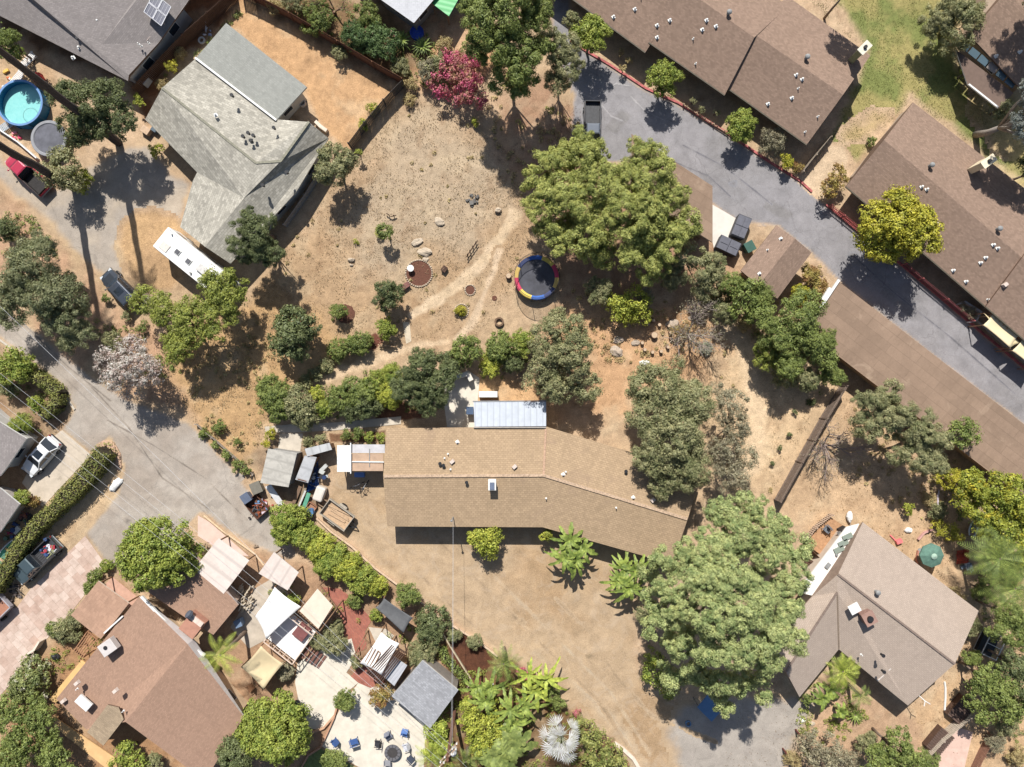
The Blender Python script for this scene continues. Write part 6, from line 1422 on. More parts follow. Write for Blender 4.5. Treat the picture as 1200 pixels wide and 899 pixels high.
gas_grill(985, 620, .5, 'stainless grill at the top corner of the plank deck'); chair(966, 619, 2.4, (120,124,130), 'grey chair on the brown plank deck', name='deck_chair')
bpy.data.objects['deck_chair'].location.z = .53
q = W(994,605,0); b = MB(); b.blob(q+Vector((0, 0, .3)), .5, .6, 1.2, .6, .2, seed=4); tag(b.build('sandbag', WHITE), 'white sack lying above the flat white roof', 'sack')
q = W(1052,634,0); b = MB(); b.box((q.x, q.y, .2), (.6, .4, .35), .4); b.box((q.x-.5, q.y+.3, .1), (.9, .12, .1), -.8); tag(b.build('toy', plain((236,130,130), .6)), 'red and white toy at the eave of the taupe house', 'toy')
# green round umbrella
q = W(1092,651,2.0); um = empty('patio_umbrella', (q.x, q.y, 0), 'green round patio umbrella inside the curved garden border', 'umbrella'); b = MB(); n = 8; R0 = 1.2; top = q+Vector((0, 0, .45)); vs = [top]+[q+Vector((R0*math.cos(2*PI*i/n), R0*math.sin(2*PI*i/n), 0)) for i in range(n)]+[q+Vector((R0*math.cos(2*PI*i/n), R0*math.sin(2*PI*i/n), -.16)) for i in range(n)]
b.add(vs, [(0, 1+i, 1+(i+1) % n) for i in range(n)]+[(1+i, 1+n+i, 1+n+(i+1) % n, 1+(i+1) % n) for i in range(n)]); b.build('canopy', plain((100,134,118), .85, .2, 2), um).modifiers.new('t', 'SOLIDIFY').thickness = .02
MB().tube([(q.x, q.y, 0), (q.x, q.y, 2.5)], .03, 8).build('pole', STEEL, um); MB().cyl((q.x, q.y, 0), .28, .08, 14).build('base', GREY, um); MB().cyl((q.x, q.y, 2.42), .3, .12, 12, .05).build('vent_cap', plain((170,196,176), .8), um)
lowwall([(1075,645),(1073,655),(1077,666),(1086,675),(1098,680)], .25, .14, plain((186,130,110), .9, .2, 5), 'curved brick border round the green umbrella'); lowwall([(1075,632),(1082,624),(1092,620)], .3, .16, plain((206,160,150), .9, .15, 4), 'pink curved border above the green umbrella')
b = MB(); b.tube([W(*p, .06) for p in [(1101,574),(1099,582),(1099,590),(1101,598),(1105,606)]], .09, 6); tag(b.build('drain_pipe', plain((226,214,224), .6)), 'curved white pipe lying in the tree shade above the umbrella', 'pipe')
b = MB(); b.tube([W(*p, .06) for p in [(1107,799),(1108,806),(1108,818),(1107,832)]], .1, 6); tag(b.build('drain_pipe', WHITE), 'white pipe on the dirt right of the taupe house corner', 'pipe')
b = MB(); vs = []; n = 10
for i in range(n+1):
    for j in range(n+1): a = W(1119+14*i/n, 645+16*j/n-3*i/n, 0); vs.append((a.x, a.y, .3+.5*mnoise.noise(Vector((a.x*2, a.y*2, 3)))))
b.add(vs, [(i*(n+1)+j, (i+1)*(n+1)+j, (i+1)*(n+1)+j+1, i*(n+1)+j+1) for i in range(n) for j in range(n)]); tag(b.build('tarp', plain((176,70,44), .6, .2, 4)), 'rust red tarp under the palm fronds on the right', 'tarp').modifiers.new('t', 'SOLIDIFY').thickness = -.03
junk('junk_pile', 1133, 664, 0, 12, .6, 'white and blue grey junk below the rust red tarp', [(226,226,230),(120,130,140)], smax=.4); hull('bathtub', 1.6, .8, .5, plain((190,186,180), .4), plain((170,166,160), .4), 'grey tub standing in the shade by the yellow flowering tree', 'tub', 1137, 618, 1.3)
# slatted bins lower right
for (a, b_), lb in (((1100,868), 'lower dark slatted bin beside the grey board fence'), ((1125,831), 'upper dark slatted bin beside the grey board fence')):
    q = W(a, b_, .5); root = empty('compost_bin', (q.x, q.y, 0), lb, 'bin', 'slatted bins'); b = MB(); MB().box((q.x, q.y, .38), (1.6, 2.5, .76), -.7).build('box', WOODD, root)
    M_ = Matrix.Rotation(-.7, 3, 'Z')
    for k in range(11): c_ = Vector((q.x, q.y, .80))+M_ @ Vector((0, -1.15+k*.23, 0)); b.box(c_, (1.66, .17, .05), -.7)
    b.build('lid_slats', plain((104,84,74), .85, .2, 5), root)
q = W(1161,755,.8); cg = empty('cage', (q.x, q.y, 0), 'dark wire cage with white frame beside the dark trees on the right', 'cage'); b = MB(); P4 = [Vector((q.x, q.y, 0))+Matrix.Rotation(-.45, 3, 'Z') @ Vector((x, y, 0)) for x, y in ((-.8, -1.2), (.8, -1.2), (.8, 1.2), (-.8, 1.2))]
for z in (.05, 1.3):
    for i in range(4): b.beam(P4[i]+Vector((0, 0, z)), P4[(i+1) % 4]+Vector((0, 0, z)), .07, .07)
for p in P4: b.beam(p, p+Vector((0, 0, 1.3)), .07, .07)
b.beam((P4[0]+P4[3])/2+Vector((0, 0, 1.3)), (P4[1]+P4[2])/2+Vector((0, 0, 1.3)), .06, .06); b.build('frame', WHITE, cg); MB().prism([tuple(p)[:2] for p in P4], .06, .5).build('tray', DARK, cg)
q = W(809,832,0); b = MB(); bl = plain((96,132,170), .6, .08, 2)
roofq = empty('canopy_tent', (*W(833,833)[:2], 0), 'blue canopy showing under the lower edge of the big pine', 'canopy'); roof_obj('panel', [[(833,810,2.3),(850,828,2.3),(834,846,2.3),(817,829,2.3)]], [bl, bl], roofq, .06); posts(roofq, [(833,812),(848,828),(834,844),(819,829)], 2.25, .04, STEEL)
q = W(806,847,0); b = MB(); b.ring(q, .28, .3, .06, 16); tag(b.build('tub', plain((110,150,190), .5)), 'small blue ring shaped tub in the pine shade', 'tub')
q = W(754,690,0); b = MB(); b.blob(q+Vector((0, 0, .25)), .24, rough=0, seg=14, rng=8); tag(b.build('ball', gloss((70,60,220), .3), smooth=True), 'bright blue ball beside the banana plant', 'ball')
b = MB(); q = W(575,815,.5); b.tube([W(574,802,.5), W(576,818,.5)], .38, 14); tag(b.build('rolled_fabric', WHITE), 'white cylinder lying among the garden palms', 'roll')
q = W(237,48,0); b = MB(); b.ring(q, .36, .2, .14, 18); tag(b.build('tyre', plain((210,206,200), .8)), 'white ring shaped planter on the soil beside the olive roof', 'planter'); q = W(355,122,0); b = MB(); b.ring(q, .38, .45, .1, 18); tag(b.build('planter', plain((220,206,190), .8)), 'round pale planter by the back corner of the green grey roof', 'planter')
lowwall([(371,144),(377,150),(384,155)], .5, .35, plain((226,210,190), .8), 'pale bench like block at the eave of the olive roof house', name='block', cat='block')
junk('garden_bits', 243, 37, 0, 6, .5, 'white odds and ends above the ring planter', [(220,216,220),(150,160,190)], smax=.35)
junk('pool_toys', 18, 160, 0, 8, .5, 'pink pool toys on the dirt below the pool', [(232,80,110),(240,150,160)], smax=.28); junk('patio_clutter', 8, 97, 0, 18, 1.0, 'orange and white patio clutter left of the pool', [(240,130,80),(230,226,220),(232,190,90)], smax=.5)
q = W(49,94,0); b = MB(); b.blob(q+Vector((0, 0, .5)), .55, 1, 1, .9, .1, seed=3); tag(b.build('inflatable', plain((232,80,70), .5)), 'red inflatable toy above the pool', 'toy')
def lounger(px, py, rz, label, c=(232,230,226)):
    root = empty('sun_lounger', (0, 0, 0), label, 'lounger', 'slatted loungers near the pool'); b = MB()
    for k in range(12): b.box((0, -.9+k*.16, .35+(.05*(k-8) if k > 8 else 0)), (.65, .11, .03))
    b.build('slats', plain(c, .6), root)
    for x in (-1, 1): MB().box((x*.34, 0, .33), (.05, 1.95, .06)).build('side_rail', plain(c, .6), root)
    for x in (-1, 1):
        for y in (-1, 1): MB().box((x*.3, y*.8, .16), (.05, .05, .32)).build('leg', plain(c, .6), root)
    p = W(px, py, .3); root.location = (p.x, p.y, 0); root.rotation_euler = (0, 0, rz)
lounger(33, 71, -.8, 'white slatted lounger in the shade of the solar roof'); lounger(20, 92, -.7, 'white slatted lounger touching the pool edge'); lounger(6, 118, .2, 'white slatted lounger left of the pool at the photo edge'); lounger(10, 146, -1.0, 'grey slatted lounger on the dirt below the pool', (180,190,196))
for k, (a, b_, s) in enumerate(((174,83,1.0),(167,92,1.1))):
    q = W(a, b_, .9); root = empty('air_conditioner', (q.x, q.y, 0), ['grey outdoor cooling unit in the side yard, the upper of two','grey outdoor cooling unit in the side yard, the lower of two'][k], 'air conditioner', 'cooling units in the side yard'); MB().box((q.x, q.y, .5), (.85*s, .85*s, .9), -.6).build('casing', plain((190,190,190), .5, .08, 4), root, bevel=.03); MB().cyl((q.x, q.y, .95), .3, .03, 14).build('fan', DARK, root)
for k, (a, b_, lb) in enumerate(((171,153,'square tan planter at the corner of the olive roof'),(182,151,'dark grey box beside the square tan planter'))):
    q = W(a, b_, .4); tag(MB().box((q.x, q.y, .3), (.9-.3*k, .7, .6), -.6).build('planter' if k == 0 else 'box', plain((206,176,146) if k == 0 else (96,110,120), .8), bevel=.03), lb, 'planter' if k == 0 else 'box')
# garden posts seen beside the lower right drive
for k, (a, b_) in enumerate(((932,855),(917,877))):
    q = W(a, b_, 0); tag(MB().box((q.x, q.y, .5), (.14, .14, 1.0)).build('bollard', plain((110,60,52), .8)), ['red brown post beside the drive, the upper of two','red brown post beside the drive, the lower of two'][k], 'post', 'red brown posts at the drive')
bench(1020, 790+80, .9, 1.2, 'small wooden bench on the reddish gravel beside the bottom tree')

# ================================================================ POLES AND WIRES
pb_ = W(533,832,0); pt_ = Vector((pb_.x+.15, pb_.y+.2, 10)); up = empty('utility_pole', pb_, 'brown wooden utility pole with crossarms rising from the palm garden', 'utility pole')
b = MB(); b.tube([pb_, pt_], [.19, .13], 10); b.build('pole', plain((120,84,66), .9, .25, 6), up)
arms = []
for z in (9.5, 8.6):
    b = MB(); c = Vector((pt_.x, pt_.y, z)); u = Vector((.66, .75, 0)); b.beam(c-u*1.2, c+u*1.2, .1, .12); arm = b.build('crossarm', plain((176,150,126), .9), up)
    for s in (-1.1, -.5, .5, 1.1): p = c+u*s; MB().cyl(p+Vector((0, 0, .06)), .06, .2, 8).build('insulator', WHITE, arm); arms.append(p+Vector((0, 0, .28)))
c = Vector((pt_.x+.4, pt_.y-.25, 8.0)); tf = MB().cyl(c-Vector((0, 0, .5)), .28, .9, 14).build('transformer', plain((176,176,176), .5), up); MB().cyl(c+Vector((0, 0, .42)), .06, .2, 8).build('bushing', WHITE, tf)
WIRE = plain((206,206,206), .5)
def wire(a, b_, sag, label, r=.009, cat='cable', group='overhead wires from the utility pole'):
    b = MB(); b.tube([a.lerp(b_, i/20)-Vector((0, 0, sag*4*(i/20)*(1-i/20))) for i in range(21)], r, 5); tag(b.build('power_line', WIRE), label, cat, group)
far = Vector((-62, 12, 9)); dd = Vector((.66, .75, 0))
for i, k in enumerate((0, 1, 2, 3)): wire(arms[k], far+dd*(-1.1, -.5, .5, 1.1)[i]*1.4+Vector((0, 0, .3)), 1.2, ['overhead wire from the pole to the upper left, lowest on the photo','overhead wire second from below, running to the upper left','overhead wire second from the top, running to the upper left','overhead wire running to the upper left, topmost on the photo'][i])
mt_ = W(531,606,4.7); 
for i in range(2): wire(Vector((mt_.x, mt_.y, 4.75)), Vector((pt_.x+.1*i+.1, pt_.y, 7.6-.3*i)), .5, ['service wire from the long house mast to the utility pole, left strand','service wire from the long house mast to the utility pole, right strand'][i], .009, group='service wires of the long house')
wire(Vector((pt_.x, pt_.y, 8.2)), Vector((12, -52, 8)), .6, 'overhead wire leaving the pole over the bottom right corner')
wire(Vector((pt_.x, pt_.y, 8.5)), W(380,640,8)+Vector((-36, 28, 0)), 1.0, 'thin overhead wire crossing the white car driveway', .011)
# ================================================================ TREES: px, py, half width px, height
T = tree
PALMD = plain((92,80,74), .95, .35, 9, .05, k=.9, name='dark_palm_bark')
# two tall palms in the upper left lean out of the picture
palm(-40, 40, 30, 19, 'palm', 'tall palm with dark trunk crossing the pool corner, its crown out of frame', 22, .5, 1.4, tr=.32, trunk_base=(139,168,0), cat='palm', bark=PALMD, top=(-40.2, 26.4, 19), group='tall palms at the upper left')
palm(-60, 150, 30, 18, 'palm', 'tall palm with dark trunk beside the crimson pickup, its crown out of frame', 22, .5, 1.4, tr=.32, trunk_base=(88,221,0), cat='palm', bark=PALMD, top=(-44.5, 21.2, 17.5), group='tall palms at the upper left')
T('oak_tree', 110, 128, 54, 8.5, 'dark', 'fine', 'dark green dense tree overhanging the pool and the grey trampoline', lobes=[(112,126,34,6.2),(80,112,22,5.6),(142,140,22,5.4),(92,152,24,4.4),(130,108,20,6)], lai=1.15, base=(128,150,0))
T('olive_tree', 75, 200, 26, 4.5, 'olive', 'loose', 'thin light green tree between the crimson pickup and the dark tree', op=.25)
T('shrub', 96, 212, 14, 2.2, 'lime', 'broad', 'yellow green shrub at the foot of the thin light tree', 'shrub')
T('tree', 8, 50, 20, 5, 'mid', 'broad', 'mid green tree at the left edge above the pool'); T('shrub', 22, 62, 8, 2, 'bright', 'broad', 'small bright shrub beside the slatted loungers', 'shrub', n=3)
T('juniper_tree', 45, 335, 55, 8, 'conifer', 'conifer', 'grey green sprawling conifer between the driveway and the road', lobes=[(35,315,37,5),(60,350,37,5),(20,345,28,4.5),(78,378,26,4),(48,290,22,4.5),(90,395,22,3),(15,370,17,3.5)], lai=.9, op=.22)
T('shrub', 8, 270, 15, 2.6, 'dark', 'fine', 'dark round shrub at the left edge on orange soil', 'shrub'); T('shrub', 124, 349, 6, 1, 'mid', 'broad', 'tiny green shrub next to the dark grey car', 'shrub', n=3)
T('shrub', 132, 402, 14, 2.4, 'olive', 'loose', 'low olive shrub above the bare grey bush', 'shrub'); T('shrub', 166, 383, 8, 1, 'mid', 'loose', 'low shrub on the orange verge below the dark grey car', 'shrub', n=3); T('shrub', 148, 370, 7, 1, 'olive', 'loose', 'small olive shrub on the orange verge', 'shrub', n=3)
T('bare_tree', 150, 430, 42, 6, 'pinkdry', 'loose', 'pinkish grey leafless tree between the road and the green trees', lobes=[(150,432,30,4.6),(130,425,18,3.8),(172,436,20,4),(150,452,18,3.2),(155,408,16,3.6)], bark=plain((226,206,200), .9, .12, 6), op=.3, lai=.9, base=(158,436,0))
T('tree', 222, 365, 48, 7, 'limeolive', 'fine', 'broad green tree hiding the end of the motorhome', lobes=[(228,380,32,5),(190,360,22,4.2),(262,356,24,4.6),(250,338,15,4),(208,402,22,4),(172,352,16,3.4),(278,340,14,3.6),(258,330,17,4.6)], op=.16, base=(232,385,0))
T('pepper_tree', 302, 280, 36, 7.5, 'dark', 'pepper', 'dark green drooping tree at the end of the garage wing', lobes=[(300,265,26,5.5),(310,292,24,5),(288,290,20,4.6)], lai=1.1); T('tree', 393, 193, 26, 5, 'olive', 'fine', 'grey green round tree at the roof corner beside the dry lot', lai=1.2)
T('shrub', 420, 178, 5, 1.6, 'bright', 'broad', 'tiny bright bush at the foot of the dark grey fence', 'shrub', n=2); T('shrub', 425, 147, 8, 1.2, 'lime', 'broad', 'yellow green plant inside the corner of the orange yard', 'shrub', n=3); T('shrub', 437, 128, 9, 1.0, 'lime', 'loose', 'thin yellow plant by the dark grey fence', 'shrub', n=3)
bare_tree('bare_tree', 392, 8, 34, 6, 'tree with bare brown limbs at the top edge above the orange yard', col=plain((150,120,100), .9), dens=.9, base=(393,16,0), leaves=('mid', 4))
T('shrub', 372, 22, 20, 2.6, 'mid', 'fine', 'green shrub under the bare brown tree, left side', 'shrub'); T('oleander_bush', 418, 42, 20, 2.8, 'oleander', 'fine', 'dark oleander with pink flowers behind the board fence, left one', 'shrub', 'oleanders behind the board fence'); T('oleander_bush', 448, 52, 22, 2.8, 'oleander', 'fine', 'dark oleander with pink flowers behind the board fence, right one', 'shrub', 'oleanders behind the board fence')
spiky(472, 50, 15, 1.6, 'palm', 'spiky green yucca beside the right oleander', n=40, wd=.09, name='yucca'); spiky(496, 58, 15, 1.8, 'palm', 'spiky green yucca nearest the blue tub', n=40, wd=.09, name='yucca')
b = MB(); q = W(489,40,0); b.ring(q, .7, .4, .08, 20); b.cyl(q+Vector((0, 0, .02)), .62, .2, 20); tag(b.build('tub', plain((60,90,190), .6, .2, 3)), 'blue tub at the corner of the small pale house', 'tub')
T('bougainvillea', 536, 92, 32, 3.6, 'pink', 'broad', 'pink flowering bougainvillea mass at the top of the dry lot', 'shrub', lobes=[(533,74,18,2.2),(520,98,14,1.8),(548,98,20,2),(560,118,12,1.5),(509,97,8,1.2),(548,78,18,2.4),(540,112,12,1.6),(525,84,14,2)], op=.42, lai=.8)
T('shrub', 519, 80, 18, 2.6, 'olive', 'loose', 'olive undergrowth beneath the bougainvillea', 'shrub', op=.2); T('shrub', 502, 82, 13, 2.2, 'grey', 'fine', 'grey dead bush at the fence corner', 'shrub'); T('shrub', 482, 98, 10, 1.2, 'dry', 'fine', 'dry grass clump at the fence corner', 'shrub', n=3); T('shrub', 556, 143, 6, .8, 'lime', 'broad', 'small green sprout in shade below the bougainvillea', 'shrub', n=2)
T('pine_tree', 590, 45, 55, 14, 'mid', 'tuft', 'tall dark and yellow green tree at the top edge beside the parking road', lobes=[(590,20,48,10.5),(612,60,37,9),(570,50,29,8),(600,95,29,7),(560,10,26,9),(625,15,26,9)], lai=.9, op=.22, base=(598,75,0))
T('pepper_tree', 658, 72, 32, 9, 'olive', 'pepper', 'olive green feathery tree reaching over the parking road', lobes=[(655,60,24,6.5),(668,80,20,6),(652,98,14,5),(645,42,14,6)], base=(650,85,0))
T('tree', 692, 41, 23, 5, 'bright', 'broad', 'bright green round tree nearest the start of the red kerb', group='round trees along the apartment row', lai=1.3); T('shrub', 669, 22, 10, 3, 'olive', 'broad', 'small olive bush at the first corner of the apartment row', 'shrub')
T('tree', 777, 92, 20, 4.2, 'bright', 'broad', 'bright green round bush, second from the top along the red kerb', 'tree', 'round trees along the apartment row', lai=1.3); T('tree', 870, 148, 19, 3.6, 'bright', 'dense', 'neatly clipped round olive green bush along the red kerb', 'tree', 'round trees along the apartment row', lai=1.2)
T('shrub', 905, 165, 16, 2.4, 'grey', 'loose', 'grey thin bush beside the clipped round bush', 'shrub'); T('shrub', 922, 190, 10, 1.8, 'yellow', 'broad', 'small yellow green bush near the end of the red kerb', 'shrub', n=4); T('shrub', 936, 196, 8, 1.2, 'rust', 'loose', 'small rust coloured plant beside the yellow green bush', 'shrub', n=3)
T('shrub', 976, 212, 17, 2.6, 'rust', 'broad', 'olive brown bush at the corner of the right apartment row', 'shrub', lobes=[(980,204,10,1.6),(970,222,11,1.6),(985,212,8,1.4)]); T('shrub', 1022, 165, 6, 1, 'mid', 'broad', 'small plant at the gable end of the right apartment row', 'shrub', n=3)
for k, (a, b_) in enumerate(((728,62),(737,70),(730,80),(812,118),(822,128),(840,132))): T('shrub', a, b_, 5, 1.2, 'dry' if k < 3 else 'olive', 'loose', ['thin dry plant by the first step of the apartment wall, top','thin dry plant by the first step of the apartment wall, middle','thin dry plant by the first step of the apartment wall, lowest','low plant in the kerb strip right of the second round bush','low plant in the middle of the kerb strip','low plant in the kerb strip left of the clipped bush'][k], 'plant', n=3)
T('tree', 1052, 266, 44, 7.5, 'yellow', 'broad', 'round yellow green tree casting its shadow on the parking road', n=9, lai=1.3, op=.06, base=(1052,300,0))
T('conifer_tree', 1112, 30, 38, 6, 'olive', 'conifer', 'spreading dark conifer with bare limbs beside the lawn', lobes=[(1120,10,26,4),(1104,28,20,3.4),(1127,35,18,3.6),(1088,22,13,2.8),(1112,52,15,2.6),(1094,42,12,2.4),(1140,18,14,3.4)], op=.34, base=(1100,42,0))
T('conifer_tree', 1010, -30, 22, 9, 'dark', 'conifer', 'dark conifer peeking over the top edge above the lawn')
T('eucalyptus_tree', 1215, 120, 34, 15, 'blue', 'fine', 'grey blue tree with pale leaning trunk cut by the right edge', lobes=[(1205,140,22,8.5),(1225,110,28,10),(1215,165,14,7)], base=(1143,158,0), bark=BARKG, tr=.3)
b = MB(); 
T('shrub', 1176, 126, 15, 2.8, 'olive', 'dense', 'olive round bush at the end of the shaded porch', 'shrub'); T('conifer_tree', 1205, 18, 26, 12, 'dark', 'conifer', 'dark conifer over the shaded brown house', lobes=[(1235,-20,34,9),(1245,25,30,9)], op=.3, base=(1236,10,0))
T('shrub', 1132, 85, 7, 1.8, 'bright', 'broad', 'bright sprig beside the glazed porch', 'shrub', n=3); T('tree', 1225, 195, 26, 7, 'dark', 'fine', 'dark tree cut by the right edge below the leaning trunk')
# the pepper trees in the middle
T('pepper_tree', 668, 225, 55, 10, 'pepper', 'pepper', 'large light green pepper tree, left one of the big pair above the trampoline', lobes=[(652,190,29,6.5),(682,178,31,7),(638,240,29,6),(668,230,34,7.2),(700,215,31,7.4),(655,275,27,5.2),(690,268,34,6),(700,295,22,4.6),(632,212,18,5.2)], base=(682,262,0), op=.14)
T('pepper_tree', 765, 240, 60, 10, 'pepper', 'pepper', 'large light green pepper tree, right one of the big pair beside the carport', lobes=[(753,182,26,7),(766,210,31,7.4),(729,240,31,7.2),(761,250,33,7.4),(787,235,24,6.6),(783,278,29,6),(743,285,31,5.6),(763,305,26,4.8),(804,262,18,5.4),(741,208,22,7)], base=(748,268,0), op=.14)
T('pepper_tree', 820, 305, 24, 5, 'olive', 'pepper', 'smaller olive toned pepper tree below the half hidden carport', lobes=[(808,300,18,3.4),(826,318,17,3.2),(838,335,12,2.4),(820,340,12,2.2)], op=.2)
T('shrub', 846, 352, 15, 2.4, 'dark', 'loose', 'loose dark shrub at the edge of the right hand path', 'shrub'); T('shrub', 862, 338, 9, 1.8, 'dry', 'loose', 'dry brown shrub beside the brown hut', 'shrub')
T('shrub', 735, 360, 28, 3.4, 'lime', 'broad', 'yellow green shrub in the dappled shade under the pepper trees', 'shrub', lobes=[(725,360,16,2),(745,352,15,2.2),(752,368,12,1.6),(712,350,9,1.4),(735,372,10,1.4)], op=.25); T('shrub', 755, 348, 12, 2.4, 'grey', 'fine', 'grey shrub touching the yellow green shrub', 'shrub')
spiky(826, 408, 12, 1.2, 'agave', 'blue grey agave with radiating leaves right of the stump circle', n=36, wd=.1); T('shrub', 795, 388, 10, 1.6, 'rust', 'loose', 'rust green shrub beside the stump circle', 'shrub', n=3); bare_tree('dead_bush', 810, 390, 38, 2.8, 'grey dead bush right of the stump circle', col=plain((176,160,150), .9), dens=1.4, leaves=('grey', 3))
T('tree', 920, 388, 50, 7, 'mid', 'fine', 'large green tree at the lower end of the brown hut', lobes=[(935,375,28,5),(912,395,24,4.6),(950,400,24,4.4),(925,425,22,4),(895,370,16,4),(965,420,14,3.6),(945,350+10,18,4.6)], lai=1.1)
T('tree', 878, 352, 24, 5.4, 'mid', 'broad', 'mid green tree left of the large green tree by the hut', lobes=[(878,345,18,3.8),(868,362,14,3.2),(886,368,14,3.4)]); T('shrub', 920, 440, 16, 2.6, 'olive', 'loose', 'loose olive shrub below the large green tree', 'shrub', op=.3)
T('shrub', 950, 322, 13, 2.2, 'rust', 'broad', 'orange green bush at the corner of the brown hut', 'shrub', 'rust toned bushes between hut and carport'); T('shrub', 960, 334, 10, 1.9, 'rust', 'broad', 'orange green bush nearest the carport white beam', 'shrub', 'rust toned bushes between hut and carport'); T('shrub', 940, 345, 13, 1.9, 'yellow', 'broad', 'yellow brown bush above the large green tree', 'shrub', 'rust toned bushes between hut and carport')
T('olive_tree', 658, 412, 52, 8, 'olive', 'fine', 'large olive tree beside the ribbed patio roof', lobes=[(655,382,26,5.4),(672,405,26,5.6),(640,420,26,5),(678,435,24,5),(652,452,24,4.6),(690,455,16,4),(628,440,16,4),(640,395,18,4.8)], base=(662,425,0), op=.18)
for i, a in enumerate([(545,412,20,'mid'),(588,408,20,'mid'),(611,402,16,'bright'),(575,428,14,'lime'),(528,425,14,'dark'),(602,425,13,'dark')]):
    T('shrub', a[0], a[1], a[2], [3.4,3.2,2.8,2.2,2.8,2.4][i], a[3], 'broad', ['round green bush at the left end of the row above the white counter','large green bush in the middle of the row above the patio','bright bush at the right end of the row beside the olive tree','lime bush in front of the row, above the white cabinet','dark bush between the row and the dark olive tree','dark low bush in front of the row'][i], 'shrub', 'bushes in the row above the small patio', lai=1.2)
T('olive_tree', 495, 445, 42, 7, 'dark', 'fine', 'dark olive tree casting shade on the roof edge of the long house', lobes=[(492,430,26,5),(510,450,24,4.8),(478,455,24,4.4),(500,470,20,4),(520,430,16,4.4)], lai=1.2, op=.08); spiky(486, 436+10, 6, 1, 'palm', 'small spiky plant under the dark olive tree', n=14)
hb = [(320,458,20,'mid'),(326,478,18,'mid'),(350,472,20,'olive'),(356,488,16,'olive'),(380,478,12,'bright'),(400,468,17,'mid'),(420,460,20,'mid'),(440,450,16,'bright'),(432,474,18,'dark'),(456,462,16,'lime'),(372,462,10,'lime'),(410,484,12,'dark'),(457,440,14,'bright')]
lb = ['round green bush at the far left of the garden belt','second green bush from the left of the garden belt, nearer the shed','olive bush beside the second green bush','low olive bush above the walk patch','small bright round bush above the concrete walk','green bush left of the middle of the garden belt','large green bush in the middle of the garden belt','bright bush at the right of the middle of the belt','dark bush above the planted mulch strip','lime bush touching the dark olive tree','lime flower clump at the upper rim of the belt','dark low bush just above the concrete walk','bright bush topmost at the right of the belt']
for i, a in enumerate(hb): T('shrub', a[0], a[1], a[2], 2.8-.08*(20-a[2]), a[3], 'broad' if i % 3 else 'fine', lb[i], 'shrub', 'bushes in the garden belt above the shed', lai=1.1)
hb2 = [(407,510,8),(420,508,9),(433,513,8),(446,513,7),(362,518,9),(376,514,7),(318,508,8),(312,520,6)]
for i, a in enumerate(hb2): T('shrub', a[0], a[1], a[2], 1.3, ['mid','mid','bright','bright','olive','olive','yellow','yellow'][i], 'broad', ['small shrub at the left end of the strip beside the patio cover','second small shrub of the strip beside the patio cover','third small shrub of the strip beside the patio cover','last small shrub of the strip against the long house','low olive plant above the narrow lean to','low olive plant left of the white patio cover','yellowish weeds left of the walk patch, upper','yellowish weeds left of the walk patch, lower'][i], 'shrub', n=3)
T('tree', 343, 391, 32, 5.2, 'dark', 'big', 'dark large leaved tree standing alone at the left of the dry lot', n=8, lai=1.2); T('shrub', 397, 366, 11, 2.0, 'mid', 'broad', 'small round bush in the brown mulch circle', 'shrub', n=4)
T('tree', 455, 346, 19, 3.8, 'dark', 'big', 'small dark tree with large leaves beside the red bench', n=7); T('shrub', 452, 385, 13, 2.2, 'bright', 'broad', 'bright green bush at the head of the stone slab path', 'shrub'); T('topiary', 452, 272, 9, 2.6, 'mid', 'dense', 'small round topiary on a thin stem in the dry lot', 'tree', n=0, lai=1.4)
T('shrub', 443, 273, 6, .9, 'lime', 'loose', 'lime sprout beside the small round topiary', 'shrub', n=2); T('shrub', 417, 283, 4, .5, 'lime', 'loose', 'faint green weed in the left part of the dry lot', 'weed', n=2); T('shrub', 540, 364, 7, .8, 'yellow', 'fine', 'yellowish shrub inside the pale ringed bed', 'shrub', n=3)
for i, a in enumerate([(395,410,13),(410,405,12),(425,402,13),(382,428,10),(370,438,9),(358,446,9)]): T('shrub', a[0], a[1], a[2], 1.9 if i < 3 else 1.2, 'mid' if i < 3 else 'olive', 'broad', ['green bush at the left end of the low row by the dark lone tree','green bush in the middle of the low row','green bush at the right end of the low row','olive plant in the diagonal row below, upper one','olive plant in the diagonal row below, middle one','olive plant in the diagonal row below, lowest one'][i], 'shrub', 'low bushes in the dry lot', lai=1.1)
T('shrub', 257, 500, 9, 1.3, 'mid', 'broad', 'green shrub above the low rail fence', 'shrub', n=4); T('shrub', 278, 518, 5, .9, 'mid', 'broad', 'small green shrub lower down along the rail fence', 'shrub', n=3)
for i, a in enumerate([(238,508,7),(252,522,6),(266,533,7),(278,545,8),(288,552,7)]): T('ivy', a[0], a[1], a[2], .9, 'mid', 'broad', ['climber on the road side of the rail fence, first from the top','climber on the rail fence, second from the top','climber on the rail fence, middle one','climber on the rail fence, second from the bottom','climber on the rail fence, lowest'][i], 'climber', 'climbers on the rail fence', n=3)
